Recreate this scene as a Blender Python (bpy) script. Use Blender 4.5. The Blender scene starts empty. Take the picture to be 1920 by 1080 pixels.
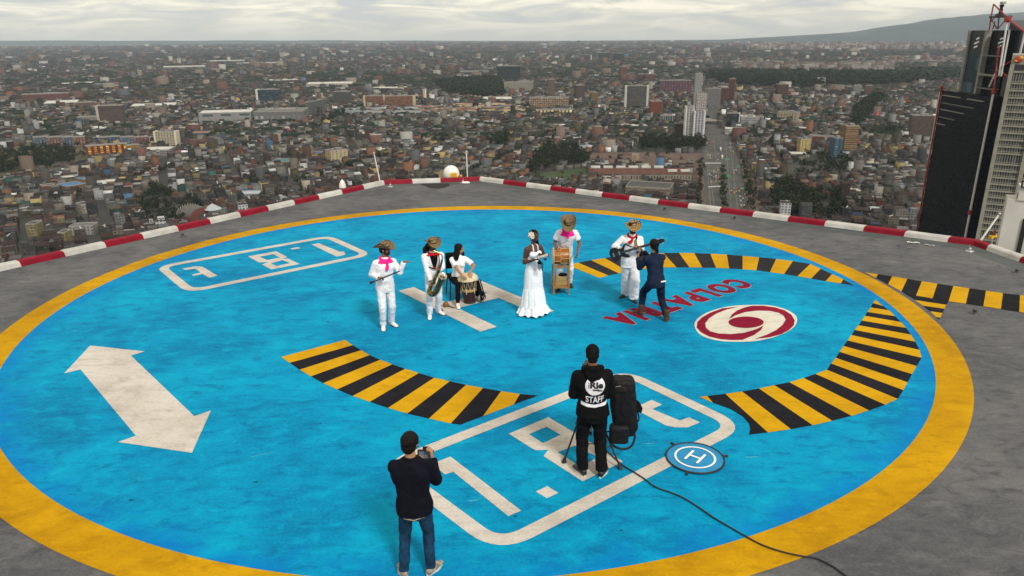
import bpy, bmesh, math, random
import numpy as np
from mathutils import Vector, Matrix, noise as mnoise
R = math.radians
random.seed(7)
C = bpy.context.scene.collection
SC = bpy.context.scene

# ------------------------------------------------------------ camera, world, sun, exposure
CAM_H = 5.4                        # metres above the roof deck
FPX = 1400.0                       # focal length in pixels of a 1920 px wide frame
PITCH, ROLL = 0.328993, -0.006466
ZG = -190.0                        # street level of the city below
_F = Vector((0, math.cos(PITCH), -math.sin(PITCH)))
_R0 = Vector((1, 0, 0)); _U0 = _R0.cross(_F)
_R = _R0 * math.cos(ROLL) + _U0 * math.sin(ROLL)
_U = -_R0 * math.sin(ROLL) + _U0 * math.cos(ROLL)
cam_d = bpy.data.cameras.new('camera'); cam = bpy.data.objects.new('camera', cam_d); C.objects.link(cam)
M = Matrix((( _R.x, _U.x, -_F.x, 0), (_R.y, _U.y, -_F.y, 0), (_R.z, _U.z, -_F.z, CAM_H), (0, 0, 0, 1)))
cam.matrix_world = M
cam_d.sensor_width = 36; cam_d.lens = 36 * FPX / 1920; cam_d.clip_start = 0.1; cam_d.clip_end = 120000
SC.camera = cam

SUN_EL, SUN_AZ = 44, 152           # azimuth in degrees from +Y towards +X: veiled sun behind the right shoulder
w = bpy.data.worlds.new('World'); SC.world = w; w.use_nodes = True
nt = w.node_tree; nt.nodes.clear()
def N(nt, t, **k):
    n = nt.nodes.new(t)
    for a, b in k.items():
        setattr(n, a, b)
    return n
out = N(nt, 'ShaderNodeOutputWorld'); bg = N(nt, 'ShaderNodeBackground')
sky = N(nt, 'ShaderNodeTexSky', sky_type='NISHITA', sun_disc=False, sun_elevation=R(SUN_EL), sun_rotation=R(SUN_AZ))
sky.altitude = 2600
tc = N(nt, 'ShaderNodeTexCoord'); mp = N(nt, 'ShaderNodeMapping'); mp.inputs['Scale'].default_value = (1, 1, 7); mp.inputs['Location'].default_value = (.35, .1, .42)
n1 = N(nt, 'ShaderNodeTexNoise'); n1.inputs['Scale'].default_value = 8.5; n1.inputs['Detail'].default_value = 9; n1.inputs['Roughness'].default_value = .58
n1.inputs['Distortion'].default_value = .8
cr = N(nt, 'ShaderNodeValToRGB')
e = cr.color_ramp.elements
e[0].position = .38; e[0].color = (5.4, 5.3, 5.2, 1)
e[1].position = .62; e[1].color = (12.6, 11.1, 8.5, 1)
m_ = cr.color_ramp.elements.new(.5); m_.color = (8.3, 7.4, 5.8, 1)
mx = N(nt, 'ShaderNodeMix', data_type='RGBA'); mx.inputs[0].default_value = .86
nt.links.new(tc.outputs['Generated'], mp.inputs[0]); nt.links.new(mp.outputs[0], n1.inputs['Vector'])
nt.links.new(n1.outputs[0], cr.inputs[0])
nt.links.new(sky.outputs[0], mx.inputs[6]); nt.links.new(cr.outputs[0], mx.inputs[7])
sx_ = N(nt, 'ShaderNodeSeparateXYZ'); nt.links.new(tc.outputs['Generated'], sx_.inputs[0])
hr_ = N(nt, 'ShaderNodeMapRange', interpolation_type='SMOOTHSTEP'); hr_.inputs['From Min'].default_value = -.016; hr_.inputs['From Max'].default_value = .044; nt.links.new(sx_.outputs[2], hr_.inputs[0])
hm_ = N(nt, 'ShaderNodeMix', data_type='RGBA'); hm_.inputs[6].default_value = (5.0, 4.95, 4.5, 1); nt.links.new(hr_.outputs[0], hm_.inputs[0]); nt.links.new(mx.outputs[2], hm_.inputs[7])
nt.links.new(hm_.outputs[2], bg.inputs[0]); bg.inputs[1].default_value = .086
nt.links.new(bg.outputs[0], out.inputs[0])
w.cycles.sampling_method = 'MANUAL'; w.cycles.sample_map_resolution = 256

sd = bpy.data.lights.new('sun', 'SUN'); sun = bpy.data.objects.new('sun', sd); C.objects.link(sun)
sd.energy = 2.1; sd.angle = R(10); sd.color = (1, .95, .87)
_az, _el = R(SUN_AZ), R(SUN_EL)
_dir = Vector((math.sin(_az) * math.cos(_el), math.cos(_az) * math.cos(_el), math.sin(_el)))
sun.rotation_euler = _dir.to_track_quat('Z', 'Y').to_euler()
SC.view_settings.view_transform = 'Standard'; SC.view_settings.look = 'None'
SC.view_settings.exposure = .38; SC.view_settings.gamma = 1
SC.render.engine = 'CYCLES'
SC.cycles.max_bounces = 5; SC.cycles.diffuse_bounces = 2; SC.cycles.volume_bounces = 1
SC.cycles.use_denoising = True

# ------------------------------------------------------------ helpers
def ray(px, py):
    """direction through pixel (1920x1080) of the survey photograph"""
    return _F + _R * ((px - 960) / FPX) + _U * ((540 - py) / FPX)
def deck(px, py, z=0.0):
    d = ray(px, py); t = (z - CAM_H) / d.z
    return Vector((d.x * t, d.y * t, z))
def grd(px, py):
    d = ray(px, py); t = (ZG - CAM_H) / d.z
    return Vector((d.x * t, d.y * t, ZG))
def at_dist(px, py, Y):
    d = ray(px, py); t = Y / d.y
    return Vector((d.x * t, Y, CAM_H + d.z * t))
def topx(P):
    v = Vector(P) - Vector((0, 0, CAM_H)); z = v.dot(_F)
    return 960 + FPX * v.dot(_R) / z, 540 - FPX * v.dot(_U) / z

def tag(o, label=None, cat=None, group=None, kind=None):
    if label: o['label'] = label
    if cat: o['category'] = cat
    if group: o['group'] = group
    if kind: o['kind'] = kind
    return o
def mesh_obj(name, verts, faces, mat=None, parent=None, smooth=False):
    me = bpy.data.meshes.new(name); me.from_pydata([tuple(v) for v in verts], [], faces)
    if mat is not None:
        for m in (mat if isinstance(mat, (list, tuple)) else [mat]): me.materials.append(m)
    if smooth:
        for p_ in me.polygons: p_.use_smooth = True
    me.update()
    o = bpy.data.objects.new(name, me); C.objects.link(o)
    if parent: o.parent = parent
    return o
def empty(name, loc=(0, 0, 0), rz=0, label=None, cat=None, group=None):
    o = bpy.data.objects.new(name, None); C.objects.link(o); o.location = loc; o.rotation_euler = (0, 0, rz)
    o.empty_display_size = .2
    return tag(o, label, cat, group)
def lin(c):
    """sRGB 0-255 -> linear"""
    return tuple((x / 255 / 12.92) if x / 255 <= .04045 else ((x / 255 + .055) / 1.055) ** 2.4 for x in c) + (1,)

class MB:
    """collects simple solids into one mesh"""
    def __init__(s): s.v = []; s.f = []; s.m = []; s.mi = 0
    def add(s, vs, fs, M_=None):
        b = len(s.v)
        s.v += [tuple(M_ @ Vector(v)) if M_ is not None else tuple(v) for v in vs]
        s.f += [tuple(b + i for i in f) for f in fs]; s.m += [s.mi] * len(fs); return s
    def box(s, c, d, M_=None, bev=0):
        x, y, z = [q / 2 for q in d]
        vs = [(c[0] + i * x, c[1] + j * y, c[2] + k * z) for i in (-1, 1) for j in (-1, 1) for k in (-1, 1)]
        return s.add(vs, [(0, 1, 3, 2), (4, 6, 7, 5), (0, 4, 5, 1), (2, 3, 7, 6), (0, 2, 6, 4), (1, 5, 7, 3)], M_)
    def tube(s, p0, p1, r0, r1=None, n=12, cap=True, M_=None):
        r1 = r0 if r1 is None else r1
        p0, p1 = Vector(p0), Vector(p1); d = (p1 - p0)
        q = d.to_track_quat('Z', 'Y').to_matrix()
        vs = []
        for p_, r_ in ((p0, r0), (p1, r1)):
            for i in range(n):
                a = 2 * math.pi * i / n; vs.append(p_ + q @ Vector((r_ * math.cos(a), r_ * math.sin(a), 0)))
        fs = [(i, (i + 1) % n, n + (i + 1) % n, n + i) for i in range(n)]
        if cap: fs += [tuple(range(n))[::-1], tuple(range(n, 2 * n))]
        return s.add(vs, fs, M_)
    def path(s, pts, rad, n=8, M_=None, closed=False):
        pts = [Vector(p_) for p_ in pts]; k = len(pts)
        if not isinstance(rad, (list, tuple)): rad = [rad] * k
        vs = []; up = None
        for i, p_ in enumerate(pts):
            if closed: t = pts[(i + 1) % k] - pts[i - 1]
            else: t = pts[min(i + 1, k - 1)] - pts[max(i - 1, 0)]
            t.normalize()
            if up is None:
                up = Vector((0, 0, 1)) if abs(t.z) < .9 else Vector((1, 0, 0))
            up = (up - t * up.dot(t)).normalized(); sd_ = t.cross(up)
            for j in range(n):
                a = 2 * math.pi * j / n; vs.append(p_ + (up * math.cos(a) + sd_ * math.sin(a)) * rad[i])
        fs = []
        for i in range(k if closed else k - 1):
            i2 = (i + 1) % k
            fs += [(i * n + j, i * n + (j + 1) % n, i2 * n + (j + 1) % n, i2 * n + j) for j in range(n)]
        if not closed: fs += [tuple(range(n)), tuple(range((k - 1) * n, k * n))[::-1]]
        return s.add(vs, fs, M_)
    def lathe(s, prof, n=24, M_=None, cap=True, wav=None):
        """prof: (r, z) list; wav(i_ring, angle)->radius factor"""
        vs = []
        for k, (r_, z_) in enumerate(prof):
            for i in range(n):
                a = 2 * math.pi * i / n; f_ = wav(k, a) if wav else 1
                vs.append((r_ * f_ * math.cos(a), r_ * f_ * math.sin(a), z_))
        fs = []
        for k in range(len(prof) - 1):
            fs += [(k * n + i, k * n + (i + 1) % n, (k + 1) * n + (i + 1) % n, (k + 1) * n + i) for i in range(n)]
        if cap: fs += [tuple(range(n))[::-1], tuple(range((len(prof) - 1) * n, len(prof) * n))]
        return s.add(vs, fs, M_)
    def ball(s, c, r, seg=16, rng=10, M_=None):
        if not isinstance(r, (tuple, list)): r = (r, r, r)
        vs = [(c[0], c[1], c[2] - r[2])]
        for k in range(1, rng):
            ph = math.pi * k / rng
            for i in range(seg):
                a = 2 * math.pi * i / seg
                vs.append((c[0] + r[0] * math.sin(ph) * math.cos(a), c[1] + r[1] * math.sin(ph) * math.sin(a), c[2] - r[2] * math.cos(ph)))
        vs.append((c[0], c[1], c[2] + r[2])); fs = []
        for i in range(seg):
            fs.append((0, 1 + (i + 1) % seg, 1 + i))
            fs.append((len(vs) - 1, 1 + (rng - 2) * seg + i, 1 + (rng - 2) * seg + (i + 1) % seg))
        for k in range(rng - 2):
            fs += [(1 + k * seg + i, 1 + k * seg + (i + 1) % seg, 1 + (k + 1) * seg + (i + 1) % seg, 1 + (k + 1) * seg + i) for i in range(seg)]
        return s.add(vs, fs, M_)
    def prism(s, poly, z0, z1, M_=None):
        n = len(poly); vs = [(p_[0], p_[1], z0) for p_ in poly] + [(p_[0], p_[1], z1) for p_ in poly]
        return s.add(vs, [tuple(range(n))[::-1], tuple(range(n, 2 * n))] + [(i, (i + 1) % n, n + (i + 1) % n, n + i) for i in range(n)], M_)
    def build(s, name, mat=None, parent=None, smooth=False, bevel=0, seg=2):
        me = bpy.data.meshes.new(name); me.from_pydata(s.v, [], s.f)
        if mat is not None:
            for m in (mat if isinstance(mat, (list, tuple)) else [mat]): me.materials.append(m)
        bm = bmesh.new(); bm.from_mesh(me)
        for f_, mi in zip(bm.faces, s.m): f_.material_index = mi
        bmesh.ops.recalc_face_normals(bm, faces=bm.faces[:])
        if bevel:
            es = [e_ for e_ in bm.edges if e_.is_manifold and len(e_.link_faces) == 2 and e_.calc_face_angle(0) > .6]
            bmesh.ops.bevel(bm, geom=es, offset=bevel, segments=seg, affect='EDGES', profile=.6)
        if smooth:
            for f_ in bm.faces: f_.smooth = True
            for e_ in bm.edges:
                if e_.is_manifold and e_.calc_face_angle(0) > .75: e_.smooth = False
        bm.to_mesh(me); bm.free(); me.update()
        o = bpy.data.objects.new(name, me); C.objects.link(o)
        if parent: o.parent = parent
        return o

# ------------------------------------------------------------ materials
_mats = {}
def mat(name, col, rough=.6, metal=0, var=0, scale=20, bump=0, bscale=60, spec=.5, col2=None, coord='Object', stretch=(1, 1, 1), emit=None, sheen=0):
    if name in _mats: return _mats[name]
    m = bpy.data.materials.new(name); m.use_nodes = True; nt = m.node_tree; b = nt.nodes['Principled BSDF']
    if len(col) == 3: col = tuple(col) + (1,)
    b.inputs['Base Color'].default_value = col; b.inputs['Roughness'].default_value = rough; b.inputs['Metallic'].default_value = metal
    b.inputs['Specular IOR Level'].default_value = spec
    if sheen: b.inputs['Sheen Weight'].default_value = sheen
    if var or col2 or bump:
        tc = N(nt, 'ShaderNodeTexCoord'); mp = N(nt, 'ShaderNodeMapping'); mp.inputs['Scale'].default_value = stretch
        nt.links.new(tc.outputs[coord], mp.inputs[0])
    if var or col2:
        nz = N(nt, 'ShaderNodeTexNoise'); nz.inputs['Scale'].default_value = scale; nz.inputs['Detail'].default_value = 6
        nt.links.new(mp.outputs[0], nz.inputs['Vector'])
        rp = N(nt, 'ShaderNodeValToRGB'); nt.links.new(nz.outputs[0], rp.inputs[0])
        e = rp.color_ramp.elements; e[0].position = .35; e[1].position = .65
        c2 = tuple(col2) if col2 else tuple(x * (1 + var) for x in col[:3])
        c1 = col[:3] if col2 else tuple(x * (1 - var) for x in col[:3])
        e[0].color = tuple(c1[:3]) + (1,); e[1].color = tuple(min(1, x) for x in c2[:3]) + (1,)
        nt.links.new(rp.outputs[0], b.inputs['Base Color'])
    if bump:
        nb = N(nt, 'ShaderNodeTexNoise'); nb.inputs['Scale'].default_value = bscale; nb.inputs['Detail'].default_value = 5
        nt.links.new(mp.outputs[0], nb.inputs['Vector'])
        bp = N(nt, 'ShaderNodeBump'); bp.inputs['Strength'].default_value = bump; bp.inputs['Distance'].default_value = .02
        nt.links.new(nb.outputs[0], bp.inputs['Height']); nt.links.new(bp.outputs[0], b.inputs['Normal'])
    _mats[name] = m; return m
# ------------------------------------------------------------ roof deck and its paint
CX, CY = -0.786, 15.02
AU = R(-35.5); UX, UY = Vector((math.cos(AU), math.sin(AU))), Vector((-math.sin(AU), math.cos(AU)))
def uv(a, b): return Vector((CX + UX.x * a + UY.x * b, CY + UX.y * a + UY.y * b))
def octo(a, b): return [uv(-b, a), uv(b, a), uv(a, b), uv(a, -b), uv(b, -a), uv(-b, -a), uv(-a, -b), uv(-a, b)]

def paint_mat(name, base, dark, light, edge=None, fine=.35, streak=None, wear=.0, wearcol=(.55, .52, .46)):
    """weathered floor paint: broad mottling, brushed streaks, fine grain, scratches and stains"""
    m = bpy.data.materials.new(name); m.use_nodes = True; nt = m.node_tree; b = nt.nodes['Principled BSDF']
    b.inputs['Roughness'].default_value = .8; b.inputs['Specular IOR Level'].default_value = .09
    tc = N(nt, 'ShaderNodeTexCoord')
    def noise(scale, detail=6, stretch=(1, 1, 1), rot=0, rough=.55, dist=0):
        mp = N(nt, 'ShaderNodeMapping'); mp.inputs['Scale'].default_value = stretch; mp.inputs['Rotation'].default_value = (0, 0, rot)
        nt.links.new(tc.outputs['Object'], mp.inputs[0])
        n = N(nt, 'ShaderNodeTexNoise'); n.inputs['Scale'].default_value = scale; n.inputs['Detail'].default_value = detail
        n.inputs['Roughness'].default_value = rough; n.inputs['Distortion'].default_value = dist
        nt.links.new(mp.outputs[0], n.inputs['Vector']); return n.outputs[0]
    def ramp(src, stops):
        r_ = N(nt, 'ShaderNodeValToRGB'); nt.links.new(src, r_.inputs[0]); e = r_.color_ramp.elements
        e[0].position, e[0].color = stops[0][0], stops[0][1]; e[1].position, e[1].color = stops[-1][0], stops[-1][1]
        for p_, c_ in stops[1:-1]: q = e.new(p_); q.color = c_
        return r_.outputs[0]
    def mixc(f, a, c_, mode='MIX'):
        x = N(nt, 'ShaderNodeMix', data_type='RGBA', blend_type=mode)
        if isinstance(f, (int, float)): x.inputs[0].default_value = f
        else: nt.links.new(f, x.inputs[0])
        for s_, v_ in ((6, a), (7, c_)):
            if isinstance(v_, tuple): x.inputs[s_].default_value = v_
            else: nt.links.new(v_, x.inputs[s_])
        return x.outputs[2]
    W = (1, 1, 1, 1); K = (0, 0, 0, 1)
    big = noise(.55, 7, (1, 1, 1), 0, .6, .6)
    c = ramp(big, [(.36, dark), (.5, base), (.62, light)])
    st = noise(1.6, 8, (1, 4.2, 1), R(-18), .62, .4)
    c = mixc(ramp(st, [(.5, K), (.72, (.75, .75, .75, 1))]), c, dark)
    st2 = noise(2.3, 8, (1, 5.5, 1), R(12), .62, .3)
    c = mixc(ramp(st2, [(.52, K), (.75, (.6, .6, .6, 1))]), c, light)
    gr = noise(26, 5, (1, 1, 1), 0, .7)
    c = mixc(fine, c, ramp(gr, [(.3, tuple(x * .62 for x in base[:3]) + (1,)), (.7, tuple(min(1, x * 1.32) for x in base[:3]) + (1,))]))
    mid = noise(2.6, 12, (1, 1.7, 1), R(-15), .70, .5)
    c = mixc(ramp(mid, [(.36, (.62, .62, .62, 1)), (.47, K)]), c, dark); c = mixc(ramp(mid, [(.53, K), (.66, (.60, .60, .60, 1))]), c, light)
    # dirty blots
    bl = noise(1.1, 9, (1, 1.6, 1), .4, .72, 1.2)
    c = mixc(ramp(bl, [(.60, K), (.74, (.55, .55, .55, 1))]), c, (base[0] * .45 + .01, base[1] * .42 + .01, base[2] * .36 + .01, 1))
    if wear:
        sc = noise(9, 10, (.35, 3.2, 1), R(-20), .8, .2); ms = noise(.7, 3)
        mul = N(nt, 'ShaderNodeMath', operation='MULTIPLY')
        nt.links.new(ramp(sc, [(.66, K), (.73, (wear,) * 3 + (1,))]), mul.inputs[0]); nt.links.new(ramp(ms, [(.45, K), (.6, W)]), mul.inputs[1])
        c = mixc(mul.outputs[0], c, wearcol + (1,))
    if edge:
        # fresher, deeper coat along the ring: distance from the pad centre in object space
        vm = N(nt, 'ShaderNodeVectorMath', operation='DISTANCE'); nt.links.new(tc.outputs['Object'], vm.inputs[0]); vm.inputs[1].default_value = (CX, CY, .004)
        ad = N(nt, 'ShaderNodeMath', operation='MULTIPLY_ADD'); nt.links.new(noise(2.2, 6, dist=.5), ad.inputs[0]); ad.inputs[1].default_value = 1.5; nt.links.new(vm.outputs['Value'], ad.inputs[2])
        mr = N(nt, 'ShaderNodeMapRange'); mr.inputs['From Min'].default_value = 8.95; mr.inputs['From Max'].default_value = 9.7
        nt.links.new(ad.outputs[0], mr.inputs[0])
        mm = N(nt, 'ShaderNodeMath', operation='MULTIPLY'); nt.links.new(mr.outputs[0], mm.inputs[0]); mm.inputs[1].default_value = .75
        c = mixc(mm.outputs[0], c, edge)
    nt.links.new(c, b.inputs['Base Color'])
    bp = N(nt, 'ShaderNodeBump'); bp.inputs['Strength'].default_value = .35; bp.inputs['Distance'].default_value = .006
    nt.links.new(noise(70, 4, rough=.7), bp.inputs['Height']); nt.links.new(bp.outputs[0], b.inputs['Normal'])
    return m

M_blue = paint_mat('blue_floor_paint', (.0, .255, .47, 1), (.0, .118, .29, 1), (.0, .37, .58, 1), edge=(.0, .14, .50, 1), fine=.5, wear=.85, wearcol=(.18, .52, .68))
M_yel = paint_mat('yellow_floor_paint', (.47, .255, .003, 1), (.33, .165, .002, 1), (.57, .32, .004, 1), fine=.3)
M_yel2 = paint_mat('yellow_hazard_paint', (.52, .29, .004, 1), (.42, .22, .003, 1), (.60, .34, .006, 1), fine=.2)
M_blk = paint_mat('black_hazard_paint', (.009, .010, .015, 1), (.006, .006, .009, 1), (.016, .018, .024, 1), fine=.3)
M_blk2 = paint_mat('worn_black_hazard_paint', (.020, .021, .026, 1), (.013, .014, .017, 1), (.030, .031, .037, 1), fine=.3)
M_wht = paint_mat('white_floor_paint', (.52, .49, .445, 1), (.37, .345, .305, 1), (.60, .58, .54, 1), fine=.35)
M_conc = paint_mat('grey_deck_coating', (.108, .112, .120, 1), (.050, .054, .062, 1), (.165, .167, .170, 1), fine=.55)
M_red = paint_mat('crimson_floor_paint', (.21, .005, .028, 1), (.15, .004, .022, 1), (.27, .008, .034, 1), fine=.3, wear=.5, wearcol=(.5, .12, .02))

oc = octo(10.8, 8.25)
mb = MB(); mb.prism([(p_.x, p_.y) for p_ in octo(11.1, 8.37)], -6, 0)
tag(mb.build('roof_deck', M_conc), kind='structure')
# grey upstand skirt next to the parapet (smoother, darker strip)
M_strip = paint_mat('smooth_grey_coating', (.085, .097, .10, 1), (.06, .07, .073, 1), (.11, .122, .126, 1), fine=.25)
ins = octo(10.30, 8.04); V = []; Fs = []
for a_, b_ in zip(oc, ins): V += [(a_.x, a_.y, .004), (b_.x, b_.y, .004)]
for i in (7, 0, 1, 2, 3): j = (i + 1) % 8; Fs.append((2 * i, 2 * i + 1, 2 * j + 1, 2 * j))
tag(mesh_obj('deck_border', V, Fs, M_strip), kind='structure')

def disc(name, r0, r1, z, m, n=256):
    V = []; Fs = []
    for i in range(n):
        a = 2 * math.pi * i / n
        V.append((CX + r1 * math.cos(a), CY + r1 * math.sin(a), z))
        if r0: V.append((CX + r0 * math.cos(a), CY + r0 * math.sin(a), z))
    if r0: Fs = [(2 * i, 2 * ((i + 1) % n), 2 * ((i + 1) % n) + 1, 2 * i + 1) for i in range(n)]
    else: Fs = [tuple(range(n))]
    return tag(mesh_obj(name, V, Fs, m), kind='structure')
disc('blue_landing_circle', 0, 8.67, .004, M_blue)
disc('yellow_ring', 8.665, 9.19, .0042, M_yel)

def pxpoly(name_mb, pts, z=.008):
    """polygon on the deck given by its surveyed corners"""
    name_mb.add([tuple(deck(x, y, 0))[:2] + (z,) for x, y in pts], [tuple(range(len(pts)))])
def cc(o, s, L): return [(o[0] + x / s, o[1] + y / s) for x, y in L]
yA, bA, yB, bB = MB(), MB(), MB(), MB()
# left hazard band
A = [((515, 68), (65, 188)), ((570, 105), (125, 230)), ((630, 140), (195, 278)), ((690, 175), (275, 325)), ((765, 208), (362, 373)), ((850, 240), (460, 418)),
     ((940, 272), (570, 463)), ((1037, 302), (690, 505)), ((1145, 335), (820, 548)), ((1255, 360), (955, 588)), ((1370, 385), (1108, 623)), ((1490, 408), (1262, 658))]
for i in range(len(A) - 1):
    pxpoly((yA, bA)[i % 2], cc((510, 620), 3.765, [A[i][0], A[i + 1][0], A[i + 1][1], A[i][1]]))
pxpoly(bA, cc((510, 620), 3.765, [(1490, 408), (1617, 430), (1490, 606), (1330, 667), (1262, 658)]))
pxpoly(yA, cc((510, 620), 3.765, [(1617, 430), (1750, 450), (1707, 523), (1490, 606)]))
pxpoly(bA, cc((510, 620), 3.765, [(1750, 450), (1880, 461), (1707, 523)]))
# far hazard band
B = [((1084, 493), (1140.6, 516.9)), ((1108, 488.4), (1160.5, 513.1)), ((1134, 484.4), (1178, 509.5)), ((1160, 480), (1195, 506)), ((1187, 477.4), (1215, 503.5)), ((1215.5, 475.7), (1241, 502))]
B += [(cc((1060, 460), 3.31, [a])[0], cc((1060, 460), 3.31, [b])[0]) for a, b in
      [((610, 50), (690, 138)), ((705, 48), (770, 138)), ((800, 50), (850, 139)), ((900, 54), (935, 141)), ((1002, 59), (1017, 145)), ((1100, 67), (1100, 150)),
       ((1203, 76), (1185, 157)), ((1308, 86), (1270, 168)), ((1412, 100), (1357, 180)), ((1520, 117), (1440, 193)), ((1585, 147), (1525, 208)), ((1655, 180), (1615, 224)), ((1725, 213), (1710, 238))]]
pxpoly(yB, [(1074.7, 495.3), (1084, 493), (1140.6, 516.9), (1124.4, 521.9), (1075, 502)])
for i in range(len(B) - 1):
    pxpoly((bB, yB)[i % 2], [B[i][0], B[i + 1][0], B[i + 1][1], B[i][1]])
pxpoly(bB, cc((1060, 460), 3.31, [(1725, 213), (1795, 252), (1710, 238)]))
# right hazard band: wedge then arc
yC, bC = MB(), MB()
Lw = [(275, 32), (262, 62), (238, 92), (222, 118), (200, 150), (180, 182), (152, 213), (132, 248), (105, 285), (78, 322), (52, 362), (25, 402)]
Rw = [(345, 52), (385, 80), (425, 120), (465, 160), (500, 200), (533, 245), (563, 293), (590, 348), (605, 402), (572, 457), (540, 512), (510, 567)]
Lw = cc((1560, 560), 3.6, Lw); Rw = cc((1560, 560), 3.6, Rw)
Lw += cc((1300, 550), 3.5556, [(918, 470), (890, 512), (815, 540), (735, 567), (640, 595), (540, 615), (437, 637), (325, 657), (213, 673)])
Rw += cc((1300, 550), 3.5556, [(1400, 648), (1362, 706), (1278, 745), (1170, 783), (1055, 820), (925, 852), (795, 882), (650, 908), (497, 930)])
pxpoly(yC, cc((1560, 560), 3.6, [(293, 10), (345, 52), (275, 32)]))
for i in range(len(Lw) - 1): pxpoly((bC, yC)[i % 2], [Lw[i], Rw[i], Rw[i + 1], Lw[i + 1]])
pxpoly(bC, cc((1300, 550), 3.5556, [(213, 673), (497, 930), (370, 945), (380, 910), (370, 870), (330, 825), (250, 775), (130, 732), (92, 687)]))
pxpoly(yC, cc((1300, 550), 3.5556, [(40, 692), (92, 687), (130, 732)]))
# walkway strip outside the ring
yD, bD = MB(), MB(); o_ = (1600, 480)
for m_, P_ in ((yD, [(130, 190), (275, 207), (255, 250)]), (bD, [(275, 207), (437, 232), (390, 320), (255, 250)]), (yD, [(437, 232), (607, 260), (540, 402), (390, 320)]),
               (bD, [(607, 260), (770, 288), (705, 450), (690, 492), (540, 402)]), (yD, [(770, 288), (945, 315), (890, 480), (705, 450)]), (bD, [(705, 450), (890, 480), (1045, 548), (690, 492)]),
               (bD, [(945, 315), (1125, 340), (1070, 515), (1045, 548), (890, 480)]), (yD, [(1125, 340), (1305, 367), (1265, 540), (1070, 512)]), (bD, [(1305, 367), (1492, 393), (1462, 568), (1265, 540)]),
               (yD, [(1492, 393), (1682, 422), (1660, 600), (1462, 568)]), (bD, [(1682, 422), (1875, 443), (1865, 632), (1660, 600)]), (yD, [(1875, 443), (2070, 470), (2070, 662), (1865, 632)]), (bD, [(2070, 470), (2270, 497), (2278, 692), (2070, 662)]),
               (yD, [(690, 500), (1042, 552), (1025, 597), (780, 562)]), (bD, [(780, 562), (1025, 597), (1003, 645), (865, 625)]), (yD, [(865, 625), (1003, 645), (980, 697), (930, 692)]), (bD, [(930, 692), (980, 697), (962, 712)])):
    pxpoly(m_, cc(o_, 6, P_))
for nm, y_, b_, my, mk in (('hazard_stripes', yA, bA, M_yel2, M_blk), ('hazard_stripes', yB, bB, M_yel2, M_blk2), ('hazard_stripes', yC, bC, M_yel2, M_blk), ('walkway_stripes', yD, bD, M_yel2, M_blk)):
    n_ = len(y_.f); y_.mi = 1; y_.add(b_.v, b_.f); tag(y_.build(nm, [my, mk]), kind='structure')
# white markings
wb = MB()
for zi, P_ in enumerate(([(-2.52, 15.66), (-2.21, 15.91), (-.30, 13.48), (-.61, 13.23)], [(-1.37, 16.51), (-1.06, 16.76), (.86, 14.33), (.55, 14.08)], [(-1.405, 14.895), (-1.286 + .125, 14.41 + .092), (-.131 - .155, 15.26 - .114), (-.379 - .155, 15.574 - .114)])):
    wb.add([(x, y, .008 + .0008 * zi) for x, y in P_], [(0, 1, 2, 3)])
tag(wb.build('landing_letter', M_wht), kind='structure')
ar = MB(); pxpoly(ar, cc((100, 630), 4.5, [(312, 83), (772, 133), (655, 168), (1190, 680), (1330, 632), (1170, 990), (545, 898), (697, 845), (230, 285), (92, 318)]))
tag(ar.build('white_arrow', M_wht), kind='structure')

def rrect(mb_, c4, wd, rad, z=.008, n=8):
    """rounded rectangle outline through 4 outer corner points (deck coords)"""
    def ring(inset, rr):
        P_ = []
        cen = sum((Vector(q) for q in c4), Vector((0, 0))) / 4
        for i in range(4):
            p0, p1, p2 = Vector(c4[i - 1]), Vector(c4[i]), Vector(c4[(i + 1) % 4])
            d0, d2 = (p0 - p1).normalized(), (p2 - p1).normalized()
            q = p1 + (d0 + d2) * inset * 1.0
            a, b = q + d0 * rr, q + d2 * rr
            for k in range(n + 1):
                t = k / n; P_.append(a * (1 - t) ** 2 + q * 2 * t * (1 - t) + b * t * t)
        return P_
    o, i_ = ring(0, rad), ring(wd, rad * .55)
    V = []
    for a, b in zip(o, i_): V += [(a.x, a.y, z), (b.x, b.y, z)]
    m = len(o); mb_.add(V, [(2 * k, 2 * ((k + 1) % m), 2 * ((k + 1) % m) + 1, 2 * k + 1) for k in range(m)])
nb = MB()
s_ = 2.909; on = (740, 680)
def dk(o, s, x, y): v = deck(o[0] + x / s, o[1] + y / s); return (v.x, v.y)
# outer corners found by intersecting the four outer sides
def line_x(a, b, c_, d):
    a, b, c_, d = map(Vector, (a, b, c_, d)); r_ = b - a; q = d - c_
    t = ((c_ - a).x * q.y - (c_ - a).y * q.x) / (r_.x * q.y - r_.y * q.x); return a + r_ * t
L1 = (dk(on, s_, 150, 462), dk(on, s_, 940, 158))        # far-left long side (outer)
L2 = (dk(on, s_, 1310, 62), dk(on, s_, 1830, 305))       # far short side
L3 = (dk(on, s_, 1830, 400), dk(on, s_, 640, 1015))      # near-right long side
L4 = (dk(on, s_, 215, 790), dk(on, s_, 470, 985))        # near short side
corn = [line_x(*L4, *L1), line_x(*L1, *L2), line_x(*L2, *L3), line_x(*L3, *L4)]
rrect(nb, corn, .205, .52)
for P_ in ([(225, 545), (305, 515), (690, 810), (620, 840), (320, 598), (275, 612), (222, 570)], [(832, 676), (893, 713), (830, 742), (770, 706)]):
    pxpoly(nb, cc(on, s_, P_))
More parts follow.
